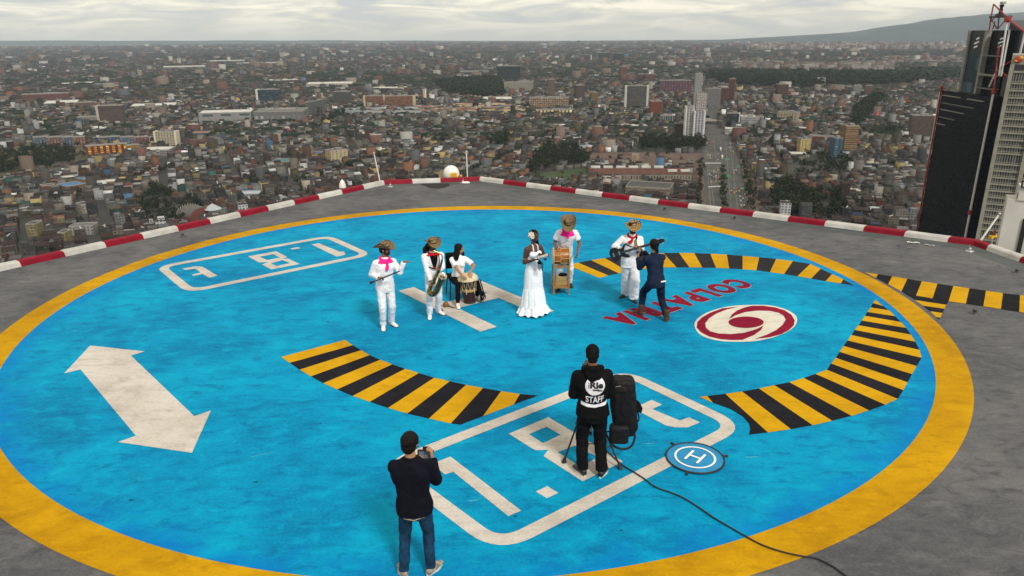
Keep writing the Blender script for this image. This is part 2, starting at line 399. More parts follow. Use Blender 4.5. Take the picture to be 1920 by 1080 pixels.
# the 8, built as a band round two openings
def holed(mb_, outer, holes, z=.008):
    bm = bmesh.new(); es = []
    for loop in [outer] + holes:
        vs = [bm.verts.new(tuple(deck(x, y))[:2] + (z,)) for x, y in loop]
        es += [bm.edges.new((vs[i], vs[(i + 1) % len(vs)])) for i in range(len(vs))]
    bmesh.ops.triangle_fill(bm, use_beauty=True, edges=es, use_dissolve=False)
    bm.verts.index_update(); mb_.add([tuple(v.co) for v in bm.verts], [tuple(v.index for v in f_.verts) for f_ in bm.faces]); bm.free()
holed(nb, cc(on, s_, [(838, 300), (622, 390), (765, 480), (838, 478), (812, 512), (1025, 650), (1245, 542), (1000, 395)]),
      [cc(on, s_, [(828, 352), (733, 392), (808, 442), (905, 396)]), cc(on, s_, [(985, 455), (890, 490), (1010, 570), (1110, 518)])])
# the near t
pxpoly(nb, cc(on, s_, [(1402, 205), (1458, 230), (1405, 256), (1555, 318), (1605, 300), (1665, 328), (1600, 355), (1530, 355), (1480, 345), (1300, 252)]))
tag(nb.build('near_weight_limit_marking', M_wht), kind='structure')
fb = MB(); of = (280, 420); sf = 4.571
L1 = (dk(of, sf, 200, 340), dk(of, sf, 1440, 118)); L2 = (dk(of, sf, 1610, 128), dk(of, sf, 1850, 235)); L3 = (dk(of, sf, 1760, 300), dk(of, sf, 450, 570)); L4 = (dk(of, sf, 100, 410), dk(of, sf, 280, 560))
rrect(fb, [line_x(*L4, *L1), line_x(*L1, *L2), line_x(*L2, *L3), line_x(*L3, *L4)], .21, .5)
pxpoly(fb, cc(of, sf, [(1390, 178), (1452, 166), (1632, 240), (1665, 238), (1682, 258), (1668, 268), (1605, 282)]))
pxpoly(fb, cc(of, sf, [(1205, 212), (1275, 200), (1297, 210), (1228, 222)]))
holed(fb, cc(of, sf, [(845, 280), (1085, 236), (1185, 285), (1140, 300), (1190, 300), (1290, 345), (1045, 392), (965, 350), (1020, 328), (940, 332)]),
      [cc(of, sf, [(945, 282), (1062, 262), (1120, 290), (1010, 312)]), cc(of, sf, [(1040, 340), (1140, 312), (1210, 338), (1090, 362)])])
pxpoly(fb, cc(of, sf, [(285, 385), (395, 364), (455, 368), (585, 445), (512, 463), (455, 430), (375, 447), (365, 437), (440, 418), (395, 385), (310, 397)]))
tag(fb.build('far_weight_limit_marking', M_wht), kind='structure')
# lettering in crimson, thin pale outline
def deck_text(txt, base0, base1, top0, m, z, name, grow=0):
    cu = bpy.data.curves.new('t', 'FONT'); cu.body = txt; cu.size = 1; cu.space_character = 1.32; cu.offset = .062 + grow
    ob = bpy.data.objects.new('t', cu); C.objects.link(ob); bpy.context.view_layer.update()
    me = bpy.data.meshes.new_from_object(ob.evaluated_get(bpy.context.evaluated_depsgraph_get())); bpy.data.objects.remove(ob)
    xs = [v.co.x for v in me.vertices]; ys = [v.co.y for v in me.vertices]; x0, x1, y0, y1 = min(xs) + grow, max(xs) - grow, min(ys) + grow, max(ys) - grow
    for v in me.vertices:
        a, b = (v.co.x - x0) / (x1 - x0), (v.co.y - y0) / (y1 - y0)
        q = Vector(base0) + (Vector(base1) - Vector(base0)) * a + (Vector(top0) - Vector(base0)) * b
        v.co = (q.x, q.y, z)
    me.materials.append(m); o = bpy.data.objects.new(name, me); C.objects.link(o); return tag(o, kind='structure')
o6 = (1100, 480); s6 = 4.3636
b0 = dk(o6, s6, 1176, 186); b1 = dk(o6, s6, 120, 508)
ax = (Vector(b1) - Vector(b0)).normalized(); upv = Vector((-ax.y, ax.x)); 
if upv.dot(Vector(dk(o6, s6, 1375, 262)) - Vector(b0)) < 0: upv = -upv
b0 = Vector(b0) - ax * .05; b1 = Vector(b1)
deck_text('COLPATRIA', b0, b1, b0 + upv * .66, M_wht, .0075, 'pale_letter_outline', .012)
deck_text('COLPATRIA', b0, b1, b0 + upv * .66, M_red, .0115, 'painted_letters')
# swirl emblem
LC = Vector((4.60, 13.655)); LR = 1.03
def ell(mb_, c, rx, ry, z, ang=0, n=72):
    V = []
    for i in range(n):
        a = 2 * math.pi * i / n; x, y = rx * math.cos(a), ry * math.sin(a)
        V.append((c[0] + x * math.cos(ang) - y * math.sin(ang), c[1] + x * math.sin(ang) + y * math.cos(ang), z))
    mb_.add(V, [tuple(range(n))])
def closed_curve(P_, k=5):
    n = len(P_); o = []
    for i in range(n):
        p0, p1, p2, p3 = [Vector(P_[(i + j) % n]) for j in (-1, 0, 1, 2)]
        for j in range(k): t = j / k; o.append(.5 * ((2 * p1) + (p2 - p0) * t + (2 * p0 - 5 * p1 + 4 * p2 - p3) * t * t + (3 * p1 - p0 - 3 * p2 + p3) * t ** 3))
    return [(v.x, v.y) for v in o]
eb = MB(); pxpoly(eb, closed_curve(cc(o6, s6, [(882, 560), (920, 505), (1010, 455), (1160, 415), (1330, 403), (1500, 407), (1620, 436), (1700, 480), (1722, 525), (1700, 578), (1630, 628), (1510, 673), (1375, 699), (1240, 705), (1100, 699), (990, 675), (912, 632)]))); tag(eb.build('emblem_ground', paint_mat('emblem_white_paint', (.60, .58, .50, 1), (.45, .44, .37, 1), (.66, .64, .57, 1), fine=.2)), kind='structure')
er = MB()
sw = [cc(o6, s6, [(1165, 518), (1190, 480), (1230, 450), (1290, 425), (1350, 411), (1440, 410), (1540, 424), (1620, 448), (1675, 485), (1702, 530), (1695, 570), (1655, 610), (1590, 645), (1500, 668), (1375, 683),
                  (1480, 645), (1550, 610), (1600, 570), (1628, 525), (1610, 490), (1570, 468), (1500, 453), (1400, 450), (1300, 462), (1220, 488)]),
      cc(o6, s6, [(1447, 572), (1425, 610), (1370, 650), (1275, 690), (1180, 692), (1090, 683), (1000, 662), (935, 628), (900, 590), (905, 545), (945, 505), (1010, 468), (1110, 432), (1245, 418),
                  (1150, 440), (1060, 475), (1000, 515), (970, 555), (975, 590), (1010, 620), (1080, 638), (1180, 643), (1290, 632), (1390, 602)])]
for P_ in sw: holed(er, P_, [], .0115)
c_ = Vector(dk(o6, s6, 1304, 545)); pa = Vector(dk(o6, s6, 1160, 545)); pb = Vector(dk(o6, s6, 1448, 545)); pt = Vector(dk(o6, s6, 1304, 498)); pd = Vector(dk(o6, s6, 1304, 592))
V = []
for i in range(48):
    a = 2 * math.pi * i / 48; x = (pb - pa) / 2 * math.cos(a); y = (pt - pd) / 2 * math.sin(a); q = c_ + x + y; V.append((q.x, q.y, .0115))
er.add(V, [tuple(range(48))])
tag(er.build('swirl_emblem', M_red), kind='structure')

# parapet: red and white painted kerb of equal lengths, sloped inner face
M_pr = mat('parapet_red_paint', (.19, .002, .016), .6, spec=.2, var=.18, scale=3, bump=.25, bscale=18)
M_pw = mat('parapet_white_paint', (.44, .44, .42), .6, var=.16, scale=2.5, bump=.25, bscale=18)
par = empty('parapet', (0, 0, 0), label='low roof edge parapet painted in red and white bands', cat='parapet')
def offs(d): # octagon grown by d
    return octo(10.8 + d, 8.25 + d * .414)
P0, P1, P2, P3 = offs(0), offs(.035), offs(.07), offs(.19)
def lerp2(a, b, t): return a + (b - a) * t
def seg_piece(side, t0, t1, red):
    j = (side + 1) % 8; m = MB()
    prof = [(P0, 0.0), (P1, .105), (P2, .135), (P3, .15), (P3, -1.2)]
    L0 = [tuple(lerp2(Q[side], Q[j], t0)) + (z,) for Q, z in prof]; L1_ = [tuple(lerp2(Q[side], Q[j], t1)) + (z,) for Q, z in prof]
    m.add(L0 + L1_, [(i, i + 1, 6 + i, 5 + i) for i in range(4)] + [(0, 1, 2, 3, 4), (9, 8, 7, 6, 5)])
    return m
# bands run round continuous lengths; phase set so a red band wraps the far corner
far = 7
def side_len(s): return (P0[(s + 1) % 8] - P0[s]).length
# octo order: 0:(-b,a) 1:(b,a) 2:(a,b) 3:(a,-b) 4:(b,-a) 5:(-b,-a) 6:(-a,-b) 7:(-a,b)
BAND = 1.055
def run(start_side, start_t, direction, first_red, count, first_len=BAND):
    s, t = start_side, start_t; red = first_red; k = 0; rem = first_len; cur = []
    while k < count:
        Ls = side_len(s); avail = (1 - t) * Ls if direction > 0 else t * Ls
        step = min(avail, rem); t2 = t + direction * step / Ls
        cur.append((s, min(t, t2), max(t, t2))); rem -= step; t = t2
        if rem <= 1e-6:
            m = MB()
            for (ss, a, b) in cur:
                q = seg_piece(ss, a, b, red); m.add(q.v, q.f)
            o = m.build('band', M_pr if red else M_pw, par, smooth=False)
            tag(o, 'red painted parapet band' if red else 'white painted parapet band')
            cur = []; rem = BAND; red = not red; k += 1
        if direction > 0 and t >= 1 - 1e-9: s = (s + 1) % 8; t = 0
        if direction < 0 and t <= 1e-9: s = (s - 1) % 8; t = 1
run(0, 0.0, 1, False, 34, 1.12)
run(7, 1.0, -1, True, 30, 1.5)

# deck fittings
M_dark = mat('black_rubber', (.012, .012, .013), .55)
M_steel = mat('galvanised_steel', (.42, .43, .43), .45, .6, var=.2, scale=30)
M_whitep = mat('white_enamel', (.72, .72, .70), .4, var=.06, scale=8)
def place_deck(px, py, z=0): v = deck(px, py); return (v.x, v.y, z)
hatch = MB(); pts = [deck(x, y) for x, y in [(787, 345.2), (822, 344.6), (842, 345), (843, 348.5), (835, 351.5), (822, 353.8), (807, 352)]]
hatch.prism([(p_.x, p_.y) for p_ in pts], .004, .012)
tag(hatch.build('hatch', mat('black_void', (.008, .007, .007), .9, var=.3, scale=4)), 'dark open drain recess in the deck beside the far corner of the parapet', 'drain recess')
M_gap = mat('gap_black', (.02, .02, .02), .9)
def lamp(px, py, label, broken=False):
    r_ = empty('deck_light', place_deck(px, py), random.random() * 3, label, 'deck light', 'flush light fittings along the parapet'); r_.scale = (.72, .72, .72)
    b = MB(); b.lathe([(.0, .004), (.15, .004), (.14, .018), (.06, .03), (.055, .06)], 20); b.build('base', M_steel if broken else mat('dark_fitting', (.05, .05, .05), .5), r_, True)
    c_ = MB(); c_.lathe([(.05, .058), (.052, .10), (.03, .13), (.004, .135)], 16); c_.build('lens', M_steel if broken else mat('dark_glass', (.02, .02, .025), .1), r_, True)
    if broken:
        d_ = MB(); d_.tube((0, 0, .05), (.03, .02, .24), .012, .008, 8); d_.build('bolt', M_steel, r_, True)
lamp(732, 350, 'grey steel light stub on the deck just left of the drain recess', True)
lamp(868, 343, 'small steel light stub near the far parapet corner, right of the drain recess', True)
lamp(1246, 394, 'small dark light fitting on the deck below the middle of the right parapet')
lamp(1377, 411, 'small dark light fitting on the deck near the right parapet, before the avenue')
lamp(1818, 471, 'broken steel light stub on the deck by the right parapet corner', True)
lamp(1906, 511, 'dark light fitting at the right edge of the frame, near the walkway stripes')
lamp(343, 443, 'dark light fitting on the deck beside the left parapet')
lamp(1827, 587, 'small dark drain light on the grey deck below the walkway stripes')
def rag(px, py, sx, sy, rz, label, nm='rag', col=M_whitep):
    b = MB(); n = 12; vs = []
    for i in range(n):
        for j in range(5):
            x, y = (i / (n - 1) - .5) * sx, (j / 4 - .5) * sy
            vs.append((x, y + .03 * math.sin(i * .9), .012 + .018 * abs(math.sin(i * 1.7 + j * 1.1))))
    b.add(vs, [(i * 5 + j, (i + 1) * 5 + j, (i + 1) * 5 + j + 1, i * 5 + j + 1) for i in range(n - 1) for j in range(4)])
    o = b.build(nm, col, None, True); o.location = place_deck(px, py); o.rotation_euler = (0, 0, rz); tag(o, label, nm)
rag(1712, 456, .3, .09, -.3, 'torn white scrap lying on the deck near the right parapet')
rag(1743, 461, .24, .08, -.7, 'faint grey white scrap on the deck, nearer the right parapet corner', col=mat('grey_scrap', (.36, .36, .35), .8))
bt = MB(); bt.path([(-.14, 0, .05), (.02, .01, .05), (.1, .0, .05), (.14, 0, .045)], [.045, .05, .04, .02], 12); o = bt.build('bottle', M_whitep, None, True); o.location = place_deck(874, 345); tag(o, 'white roll lying on the deck beside the far light stub', 'roll')
# masts just outside the parapet
def mast(px0, py0, px1, py1, Y, label, rad=.024):
    a = at_dist(px0, py0, Y); b = at_dist(px1, py1, Y - (0 if abs(px0 - px1) < 6 else .0))
    m = MB(); d = (a - b); m.tube(b - d * .25 - b * 0, a, rad, rad * .8, 10); r_ = m.build('mast', M_whitep, None, True)
    tag(r_, label, 'mast', 'white masts outside the parapet')
    c_ = MB(); c_.ball(tuple(a), (.05, .05, .04)); c_.build('mast_cap', M_steel, r_, True)
mast(701, 287, 713, 343, 29.0, 'slim white mast leaning outside the parapet left of the far corner')
mast(874.5, 284, 876.5, 336, 29.6, 'slim upright white mast behind the far corner of the parapet')
mast(1874, 401, 1838, 452, 20.0, 'white pole leaning to the right outside the right parapet corner', .03)
# white radome with yellow patch
rd = empty('radome', tuple(at_dist(846, 324, 31)), 0, 'round white radome with a yellow panel just behind the far parapet corner', 'radome')
b = MB(); b.ball((0, 0, -.05), (.34, .34, .36), 32, 20); b.build('dome', M_whitep, rd, True)
b = MB(); b.box((.12, -.30, -.04), (.26, .12, .20)); b.build('yellow_panel', mat('yellow_plastic', (.75, .42, .01), .4), rd, bevel=.03)
b = MB(); b.box((.40, -.1, -.12), (.13, .2, .09)); b.build('side_lamp', mat('orange_plastic', (.6, .2, .01), .4), rd, bevel=.03)
b = MB(); b.tube((0, 0, -.45), (0, 0, -3.2), .12, .12, 12); b.build('stem', M_steel, rd, True)
b = MB(); b.lathe([(.0, .0), (.13, .02), (.12, .14), (.07, .26), (.0, .34)], 16); o = b.build('antenna_cap', M_whitep, None, True)
o.location = at_dist(642.5, 352.5, 27.9); tag(o, 'small white pointed antenna cap behind the left parapet', 'antenna')
b = MB(); b.tube((0, 0, .0), (0, 0, -1.5), .05, .05, 8); b.build('stem', M_steel, o, True)

# drone landing pad
pc = deck(1303, 860.5); pr = .378
pad = empty('landing_pad', (pc.x, pc.y, 0), 0, 'round blue fabric drone landing pad with a white letter H and black rim', 'landing pad')
M_padb = mat('blue_pad_fabric', (.0, .22, .46), .6, var=.12, scale=6, bump=.3, bscale=10)
b = MB(); b.lathe([(.0, .012), (pr - .01, .012), (pr - .01, .022), (0, .03)], 64, cap=False); b.build('fabric', M_padb, pad, True)
M_padw = mat('pad_white_print', (.82, .82, .82), .6)
b = MB(); n = 64; V = []
for i in range(n):
    a = 2 * math.pi * i / n
    for r_ in (.245, .272): V.append((r_ * math.cos(a), r_ * math.sin(a), .030))
b.add(V, [(2 * i, 2 * ((i + 1) % n), 2 * ((i + 1) % n) + 1, 2 * i + 1) for i in range(n)])
Hm = Matrix.Rotation(R(-38), 4, 'Z')
for c_, d_ in (((-.085, 0, .035), (.032, .26, .004)), ((.085, 0, .035), (.032, .26, .004)), ((0, 0, .035), (.15, .030, .003))): b.box(c_, d_, Hm)
b.build('white_print', M_padw, pad)
b = MB(); b.path([((pr) * math.cos(2 * math.pi * i / 64), pr * math.sin(2 * math.pi * i / 64), .02) for i in range(64)], .013, 8, closed=True); b.build('rim', M_dark, pad, True)
for ang in (5, 122, 243):
    b = MB(); a = R(ang); b.tube((pr * math.cos(a), pr * math.sin(a), .02), ((pr + .075) * math.cos(a), (pr + .075) * math.sin(a), .02), .016, .016, 8); b.build('peg', M_dark, pad, True)
# cable
cp = [(1130, 838), (1165, 870), (1187, 884), (1210, 899), (1229, 913), (1262, 925), (1284, 935), (1310, 951), (1336, 969), (1368, 988), (1401, 1007), (1430, 1022), (1465, 1034), (1500, 1042), (1527, 1046), (1545, 1053), (1568, 1066), (1590, 1082), (1640, 1110), (1700, 1140)]
def smooth(pts, k=4):
    o = []
    for i in range(len(pts) - 1):
        p0, p1, p2, p3 = pts[max(i - 1, 0)], pts[i], pts[i + 1], pts[min(i + 2, len(pts) - 1)]
        for j in range(k):
            t = j / k; o.append(.5 * ((2 * p1) + (p2 - p0) * t + (2 * p0 - 5 * p1 + 4 * p2 - p3) * t * t + (3 * p1 - p0 - 3 * p2 + p3) * t ** 3))
    return o + [pts[-1]]
b = MB(); b.path(smooth([deck(x, y, .02) for x, y in cp]), .0095, 8); tag(b.build('cable', M_dark, None, True), 'long black cable running across the blue floor to the lower right', 'cable')

# scratches and stains worn into the blue coat
random.seed(21)
M_scr = mat('scratched_pale_blue', (.10, .40, .55), .9, spec=.1, var=.3, scale=20); M_stn = mat('dark_stain_paint', (.004, .075, .13), .9, spec=.1, var=.5, scale=14)
sb, db = MB(), MB()
def on_blue(x, y): return math.hypot(x - CX, y - CY) < 8.4
n_s = 0
while n_s < 70:
    a, r_ = random.uniform(0, 6.283), 8.3 * random.random() ** .5; x, y = CX + r_ * math.cos(a), CY + r_ * math.sin(a)
    if random.random() < .45: x, y = random.gauss(3.5, 2.2), random.gauss(17.5, 1.8)
    if not on_blue(x, y): continue
    th = R(random.gauss(20, 16)); L_ = random.uniform(.06, .5) * .7; w_ = random.uniform(.003, .009); dx, dy = math.cos(th), math.sin(th); k_ = random.uniform(-.03, .03)
    P_ = [(x + dx * L_ * t - dy * (k_ * math.sin(3.14 * t)), y + dy * L_ * t + dx * (k_ * math.sin(3.14 * t))) for t in (0, .33, .66, 1)]
    if not on_blue(*P_[-1]): continue
    vs = []
    for i, q in enumerate(P_): ww = w_ * (.3, 1, .8, .2)[i]; vs += [(q[0] - dy * ww, q[1] + dx * ww, .0066 + n_s * 1e-6), (q[0] + dy * ww, q[1] - dx * ww, .0066 + n_s * 1e-6)]
    sb.add(vs, [(2 * i, 2 * i + 1, 2 * i + 3, 2 * i + 2) for i in range(3)]); n_s += 1
n_s = 0
while n_s < 26:
    a, r_ = random.uniform(0, 6.283), 8.2 * random.random() ** .5; x, y = CX + r_ * math.cos(a), CY + r_ * math.sin(a); s_ = random.uniform(.008, .028); n = 11; ph = random.uniform(0, 6)
    db.add([(x + s_ * (1.7 + .5 * math.sin(ph + i)) * random.uniform(.5, 1.1) * math.cos(2 * math.pi * i / n), y + s_ * random.uniform(.5, 1.1) * math.sin(2 * math.pi * i / n), .0060 + n_s * 1e-6) for i in range(n)], [tuple(range(n))]); n_s += 1
tag(sb.build('deck_scratches', M_scr), kind='structure'); tag(db.build('deck_stains', M_stn), kind='structure')
# ------------------------------------------------------------ the city below
rng = np.random.default_rng(11)
def facade_mat(name, wall=None, win=(.02, .025, .03), bw=3.2, fh=3.1, fu=.55, fv=.5, rough=.8, winrough=.25, attr=False, roof=None, dirt=.25, bands=False, lit=.04, spec=.3):
    """wall with a grid of windows measured in metres along the wall (UV map)"""
    m = bpy.data.materials.new(name); m.use_nodes = True; nt = m.node_tree; b = nt.nodes['Principled BSDF']
    b.inputs['Specular IOR Level'].default_value = spec
    uvn = N(nt, 'ShaderNodeUVMap'); uvn.uv_map = 'UVMap'; sp = N(nt, 'ShaderNodeSeparateXYZ'); nt.links.new(uvn.outputs[0], sp.inputs[0])
    def mth(op, a, b_=None, c_=None):
        n = N(nt, 'ShaderNodeMath', operation=op)
        for i, v in enumerate((a, b_, c_)):
            if v is None: continue
            if isinstance(v, (int, float)): n.inputs[i].default_value = v
            else: nt.links.new(v, n.inputs[i])
        return n.outputs[0]
    fx = mth('FRACT', mth('DIVIDE', sp.outputs[0], bw)); fy = mth('FRACT', mth('DIVIDE', sp.outputs[1], fh))
    wx = mth('LESS_THAN', mth('ABSOLUTE', mth('SUBTRACT', fx, .5)), fu / 2); wy = mth('LESS_THAN', mth('ABSOLUTE', mth('SUBTRACT', fy, .5)), fv / 2)
    mask = wy if bands else mth('MULTIPLY', wx, wy)
    # some windows lit by blinds: random per cell
    cmb = N(nt, 'ShaderNodeCombineXYZ'); nt.links.new(mth('FLOOR', mth('DIVIDE', sp.outputs[0], bw)), cmb.inputs[0]); nt.links.new(mth('FLOOR', mth('DIVIDE', sp.outputs[1], fh)), cmb.inputs[1])
    wn = N(nt, 'ShaderNodeTexWhiteNoise', noise_dimensions='2D'); nt.links.new(cmb.outputs[0], wn.inputs['Vector'])
    wr = N(nt, 'ShaderNodeValToRGB'); nt.links.new(wn.outputs['Value'], wr.inputs[0]); e = wr.color_ramp.elements
    e[0].position = .6; e[0].color = tuple(win) + (1,); e[1].position = 1; e[1].color = tuple(min(1, x * 2.2 + lit) for x in win) + (1,)
    if attr:
        at = N(nt, 'ShaderNodeAttribute'); at.attribute_name = 'Col'; wc = at.outputs['Color']
    else:
        rg = N(nt, 'ShaderNodeRGB'); rg.outputs[0].default_value = tuple(x * .62 for x in wall) + (1,); wc = rg.outputs[0]
    tc = N(nt, 'ShaderNodeTexCoord'); nz = N(nt, 'ShaderNodeTexNoise'); nz.inputs['Scale'].default_value = .35; nz.inputs['Detail'].default_value = 6
    nt.links.new(tc.outputs['Object'], nz.inputs['Vector'])
    dm = N(nt, 'ShaderNodeMapRange'); dm.inputs['To Min'].default_value = 1 - dirt; dm.inputs['To Max'].default_value = 1 + dirt; dm.inputs['From Min'].default_value = .3; dm.inputs['From Max'].default_value = .7
    nt.links.new(nz.outputs[0], dm.inputs[0])
    mu = N(nt, 'ShaderNodeVectorMath', operation='SCALE'); nt.links.new(wc, mu.inputs[0]); nt.links.new(dm.outputs[0], mu.inputs['Scale'])
    geo = N(nt, 'ShaderNodeNewGeometry'); sn = N(nt, 'ShaderNodeSeparateXYZ'); nt.links.new(geo.outputs['Normal'], sn.inputs[0])
    isw = mth('LESS_THAN', mth('ABSOLUTE', sn.outputs[2]), .2)
    mask = mth('MULTIPLY', mask, isw)
    mx = N(nt, 'ShaderNodeMix', data_type='RGBA'); nt.links.new(mask, mx.inputs[0]); nt.links.new(mu.outputs[0], mx.inputs[6]); nt.links.new(wr.outputs[0], mx.inputs[7])
    nt.links.new(mx.outputs[2], b.inputs['Base Color'])
    rr = N(nt, 'ShaderNodeMapRange'); rr.inputs['To Min'].default_value = rough; rr.inputs['To Max'].default_value = winrough; nt.links.new(mask, rr.inputs[0]); nt.links.new(rr.outputs[0], b.inputs['Roughness'])
    return m

CAMV = np.array([0, 0, CAM_H]); nF, nR, nU = np.array(_F), np.array(_R), np.array(_U)
def proj_np(P):
    v = P - CAMV; z = v @ nF; return 960 + FPX * (v @ nR) / z, 540 - FPX * (v @ nU) / z
EDGE = np.array([(-300, 590), (0, 497), (445, 405), (705, 343), (870, 328), (1230, 376), (1770, 445), (1920, 482), (2100, 540)], float)
def edge_y(x): return np.interp(x, EDGE[:, 0], EDGE[:, 1])
def in_poly(px, py, poly):
    ins = np.zeros(len(px), bool); n = len(poly)
    for i in range(n):
        x0, y0 = poly[i]; x1, y1 = poly[(i + 1) % n]
        c = ((y0 > py) != (y1 > py)) & (px < (x1 - x0) * (py - y0) / (y1 - y0 + 1e-12) + x0); ins ^= c
    return ins

# areas of the plain surveyed in the photograph (outlines given by their corners on the ground)
AVENUE = [(1316, 226), (1343, 226), (1352, 240), (1376, 268), (1387, 308), (1402, 400), (1408, 430), (1326, 430), (1318, 308), (1316, 268)]
AVENUE_FAR = [(1316, 226), (1343, 226), (1362, 190), (1372, 160), (1366, 160), (1348, 190), (1326, 205)]
SIDE_ROAD = [(1395, 310), (1403, 310), (1446, 238), (1478, 196), (1474, 196), (1438, 238)]
WOODS = {  # name: (outline, crowns per hectare, height)
    'park_left': ([(-60, 300), (40, 283), (100, 278), (150, 288), (140, 306), (90, 318), (30, 322), (-60, 345)], 55, 13),
    'far_wood_dark': ([(816, 158), (880, 150), (930, 150), (950, 168), (945, 184), (880, 186), (835, 178)], 45, 17),
    'park_mid': ([(988, 322), (1002, 292), (1030, 279), (1070, 279), (1102, 300), (1096, 312), (1040, 314), (1000, 330)], 75, 15),
    'avenue_row': ([(1196, 284), (1205, 266), (1262, 268), (1320, 266), (1320, 284), (1260, 286)], 80, 16),
    'plaza_trees': ([(1105, 300), (1190, 296), (1290, 290), (1290, 306), (1190, 309), (1105, 312)], 25, 9),
    'diagonal_wood': ([(1592, 244), (1600, 212), (1622, 186), (1648, 180), (1662, 186), (1640, 208), (1615, 240)], 60, 16),
    'corner_park': ([(1440, 350), (1475, 348), (1510, 372), (1575, 368), (1590, 400), (1560, 425), (1470, 410), (1445, 380)], 90, 15),
    'square_left': ([(255, 395), (270, 362), (300, 345), (330, 380), (392, 392), (400, 412), (330, 425), (270, 425)], 60, 13),
    'railway_trees': ([(605, 228), (640, 210), (700, 196), (690, 208), (640, 228), (600, 236)], 40, 12),
    'west_grove': ([(1480, 305), (1535, 290), (1600, 300), (1590, 330), (1530, 342), (1480, 330)], 25, 13),
    'far_belt': ([(1470, 170), (1560, 166), (1700, 160), (1800, 150), (1800, 134), (1640, 142), (1420, 139), (1320, 140), (1350, 160)], 9, 18),
    'left_square': ([(900, 268), (940, 256), (962, 262), (960, 275), (925, 280)], 50, 14),
    'campus': ([(1630, 246), (1700, 240), (1695, 262), (1630, 262)], 45, 13),
}
LAWN = [(1000, 326), (1100, 314), (1108, 328), (1060, 345), (1005, 345)]
PLAZA = [(1060, 318), (1075, 288), (1200, 284), (1318, 286), (1312, 330), (1300, 345), (1298, 400), (1326, 400), (1326, 308), (1322, 286)]
PLAZA = [(1100, 308), (1110, 286), (1200, 285), (1319, 287), (1324, 310), (1330, 400), (1302, 400), (1298, 312)]
DIRT = [(-40, 290), (60, 268), (150, 272), (170, 285), (180, 305), (120, 318), (-40, 345)]

ST = lambda nm, poly, m, z: tag(mesh_obj(nm, [tuple(grd(*q))[:2] + (ZG + z,) for q in poly], [tuple(range(len(poly)))], m), kind='structure')
M_ground = mat('city_ground', (.020, .021, .020), .95, col2=(.045, .043, .038), scale=.012, coord='Object')
M_asph = mat('asphalt', (.035, .035, .035), .9, col2=(.062, .061, .059), scale=.05)
M_brickpave = mat('brick_paving', (.07, .04, .032), .95, col2=(.115, .075, .06), scale=.04)
M_lawn = mat('lawn', (.018, .038, .008), .95, col2=(.035, .06, .014), scale=.03)
M_dirt = mat('bare_earth', (.10, .075, .05), .95, col2=(.035, .045, .02), scale=.018)
gm = bpy.data.meshes.new('ground')
S_ = 17500; gm.from_pydata([(-S_, -300, ZG), (S_, -300, ZG), (S_, 18900, ZG), (-S_, 18900, ZG)], [], [(0, 1, 2, 3)]); gm.materials.append(M_ground)
g_ = bpy.data.objects.new('ground', gm); C.objects.link(g_); tag(g_, kind='structure')
ST('avenue', AVENUE, M_asph, .1); ST('road', AVENUE_FAR, M_asph, .11); ST('road', SIDE_ROAD, M_asph, .12)
ST('lawn', LAWN, M_lawn, .1); ST('plaza', PLAZA, M_brickpave, .05); ST('bare_ground', DIRT, M_dirt, .1)
ST('grass_verge', [(1418, 285), (1446, 283), (1440, 304), (1404, 308)], M_lawn, .15)
ST('pavement', [(1387, 268), (1378, 268), (1390, 310), (1405, 400), (1432, 400), (1408, 320)], M_brickpave, .13)
for x0, y0, x1, y1 in ((1352, 312, 1357, 395), (1330, 300, 1332, 300)):
    if y1 > y0: ST('median', [(x0, y0), (x0 + 5, y0), (x1 + 5, y1), (x1 - 1, y1)], M_lawn, .16)
M_line = mat('road_marking_white', (.5, .5, .48), .8)
for x0_, x1_ in ((1321, 1334), (1323, 1341), (1338, 1357), (1360, 1372), (1368, 1384)):
    lm = MB()
    for k_ in range(46):
        t0_, t1_ = k_ / 46, (k_ + .42) / 46
        q0_, q1_ = [grd(x0_ + (x1_ - x0_) * t ** 1.0, 262 + 140 * t) for t in (t0_, t1_)]; lm.add([(q0_.x - .15, q0_.y, ZG + .2), (q0_.x + .15, q0_.y, ZG + .2), (q1_.x + .15, q1_.y, ZG + .2), (q1_.x - .15, q1_.y, ZG + .2)], [(0, 1, 2, 3)])
    tag(lm.build('lane_markings', M_line), kind='structure')
ST('crosswalk', [(1322, 305.4), (1352, 305.4), (1352, 306.6), (1322, 306.6)], M_line, .2)
ST('crosswalk', [(1328, 350), (1352, 348.5), (1352, 350), (1328, 351.5)], M_line, .2)
M_bus_green = mat('green_court_surface', (.01, .16, .07), .8)
for q in ((1363, 297, 8, 3), (1366, 329, 8, 4), (1384, 311, 6, 3), (1396, 352, 10, 4), (1350, 232, 8, 3)):
    x, y, a, b_ = q; ST('green_road_box', [(x - a / 2, y), (x + a / 2, y - 1), (x + a / 2 + 1, y + b_), (x - a / 2 + 1, y + b_ + 1)], M_bus_green, .2)

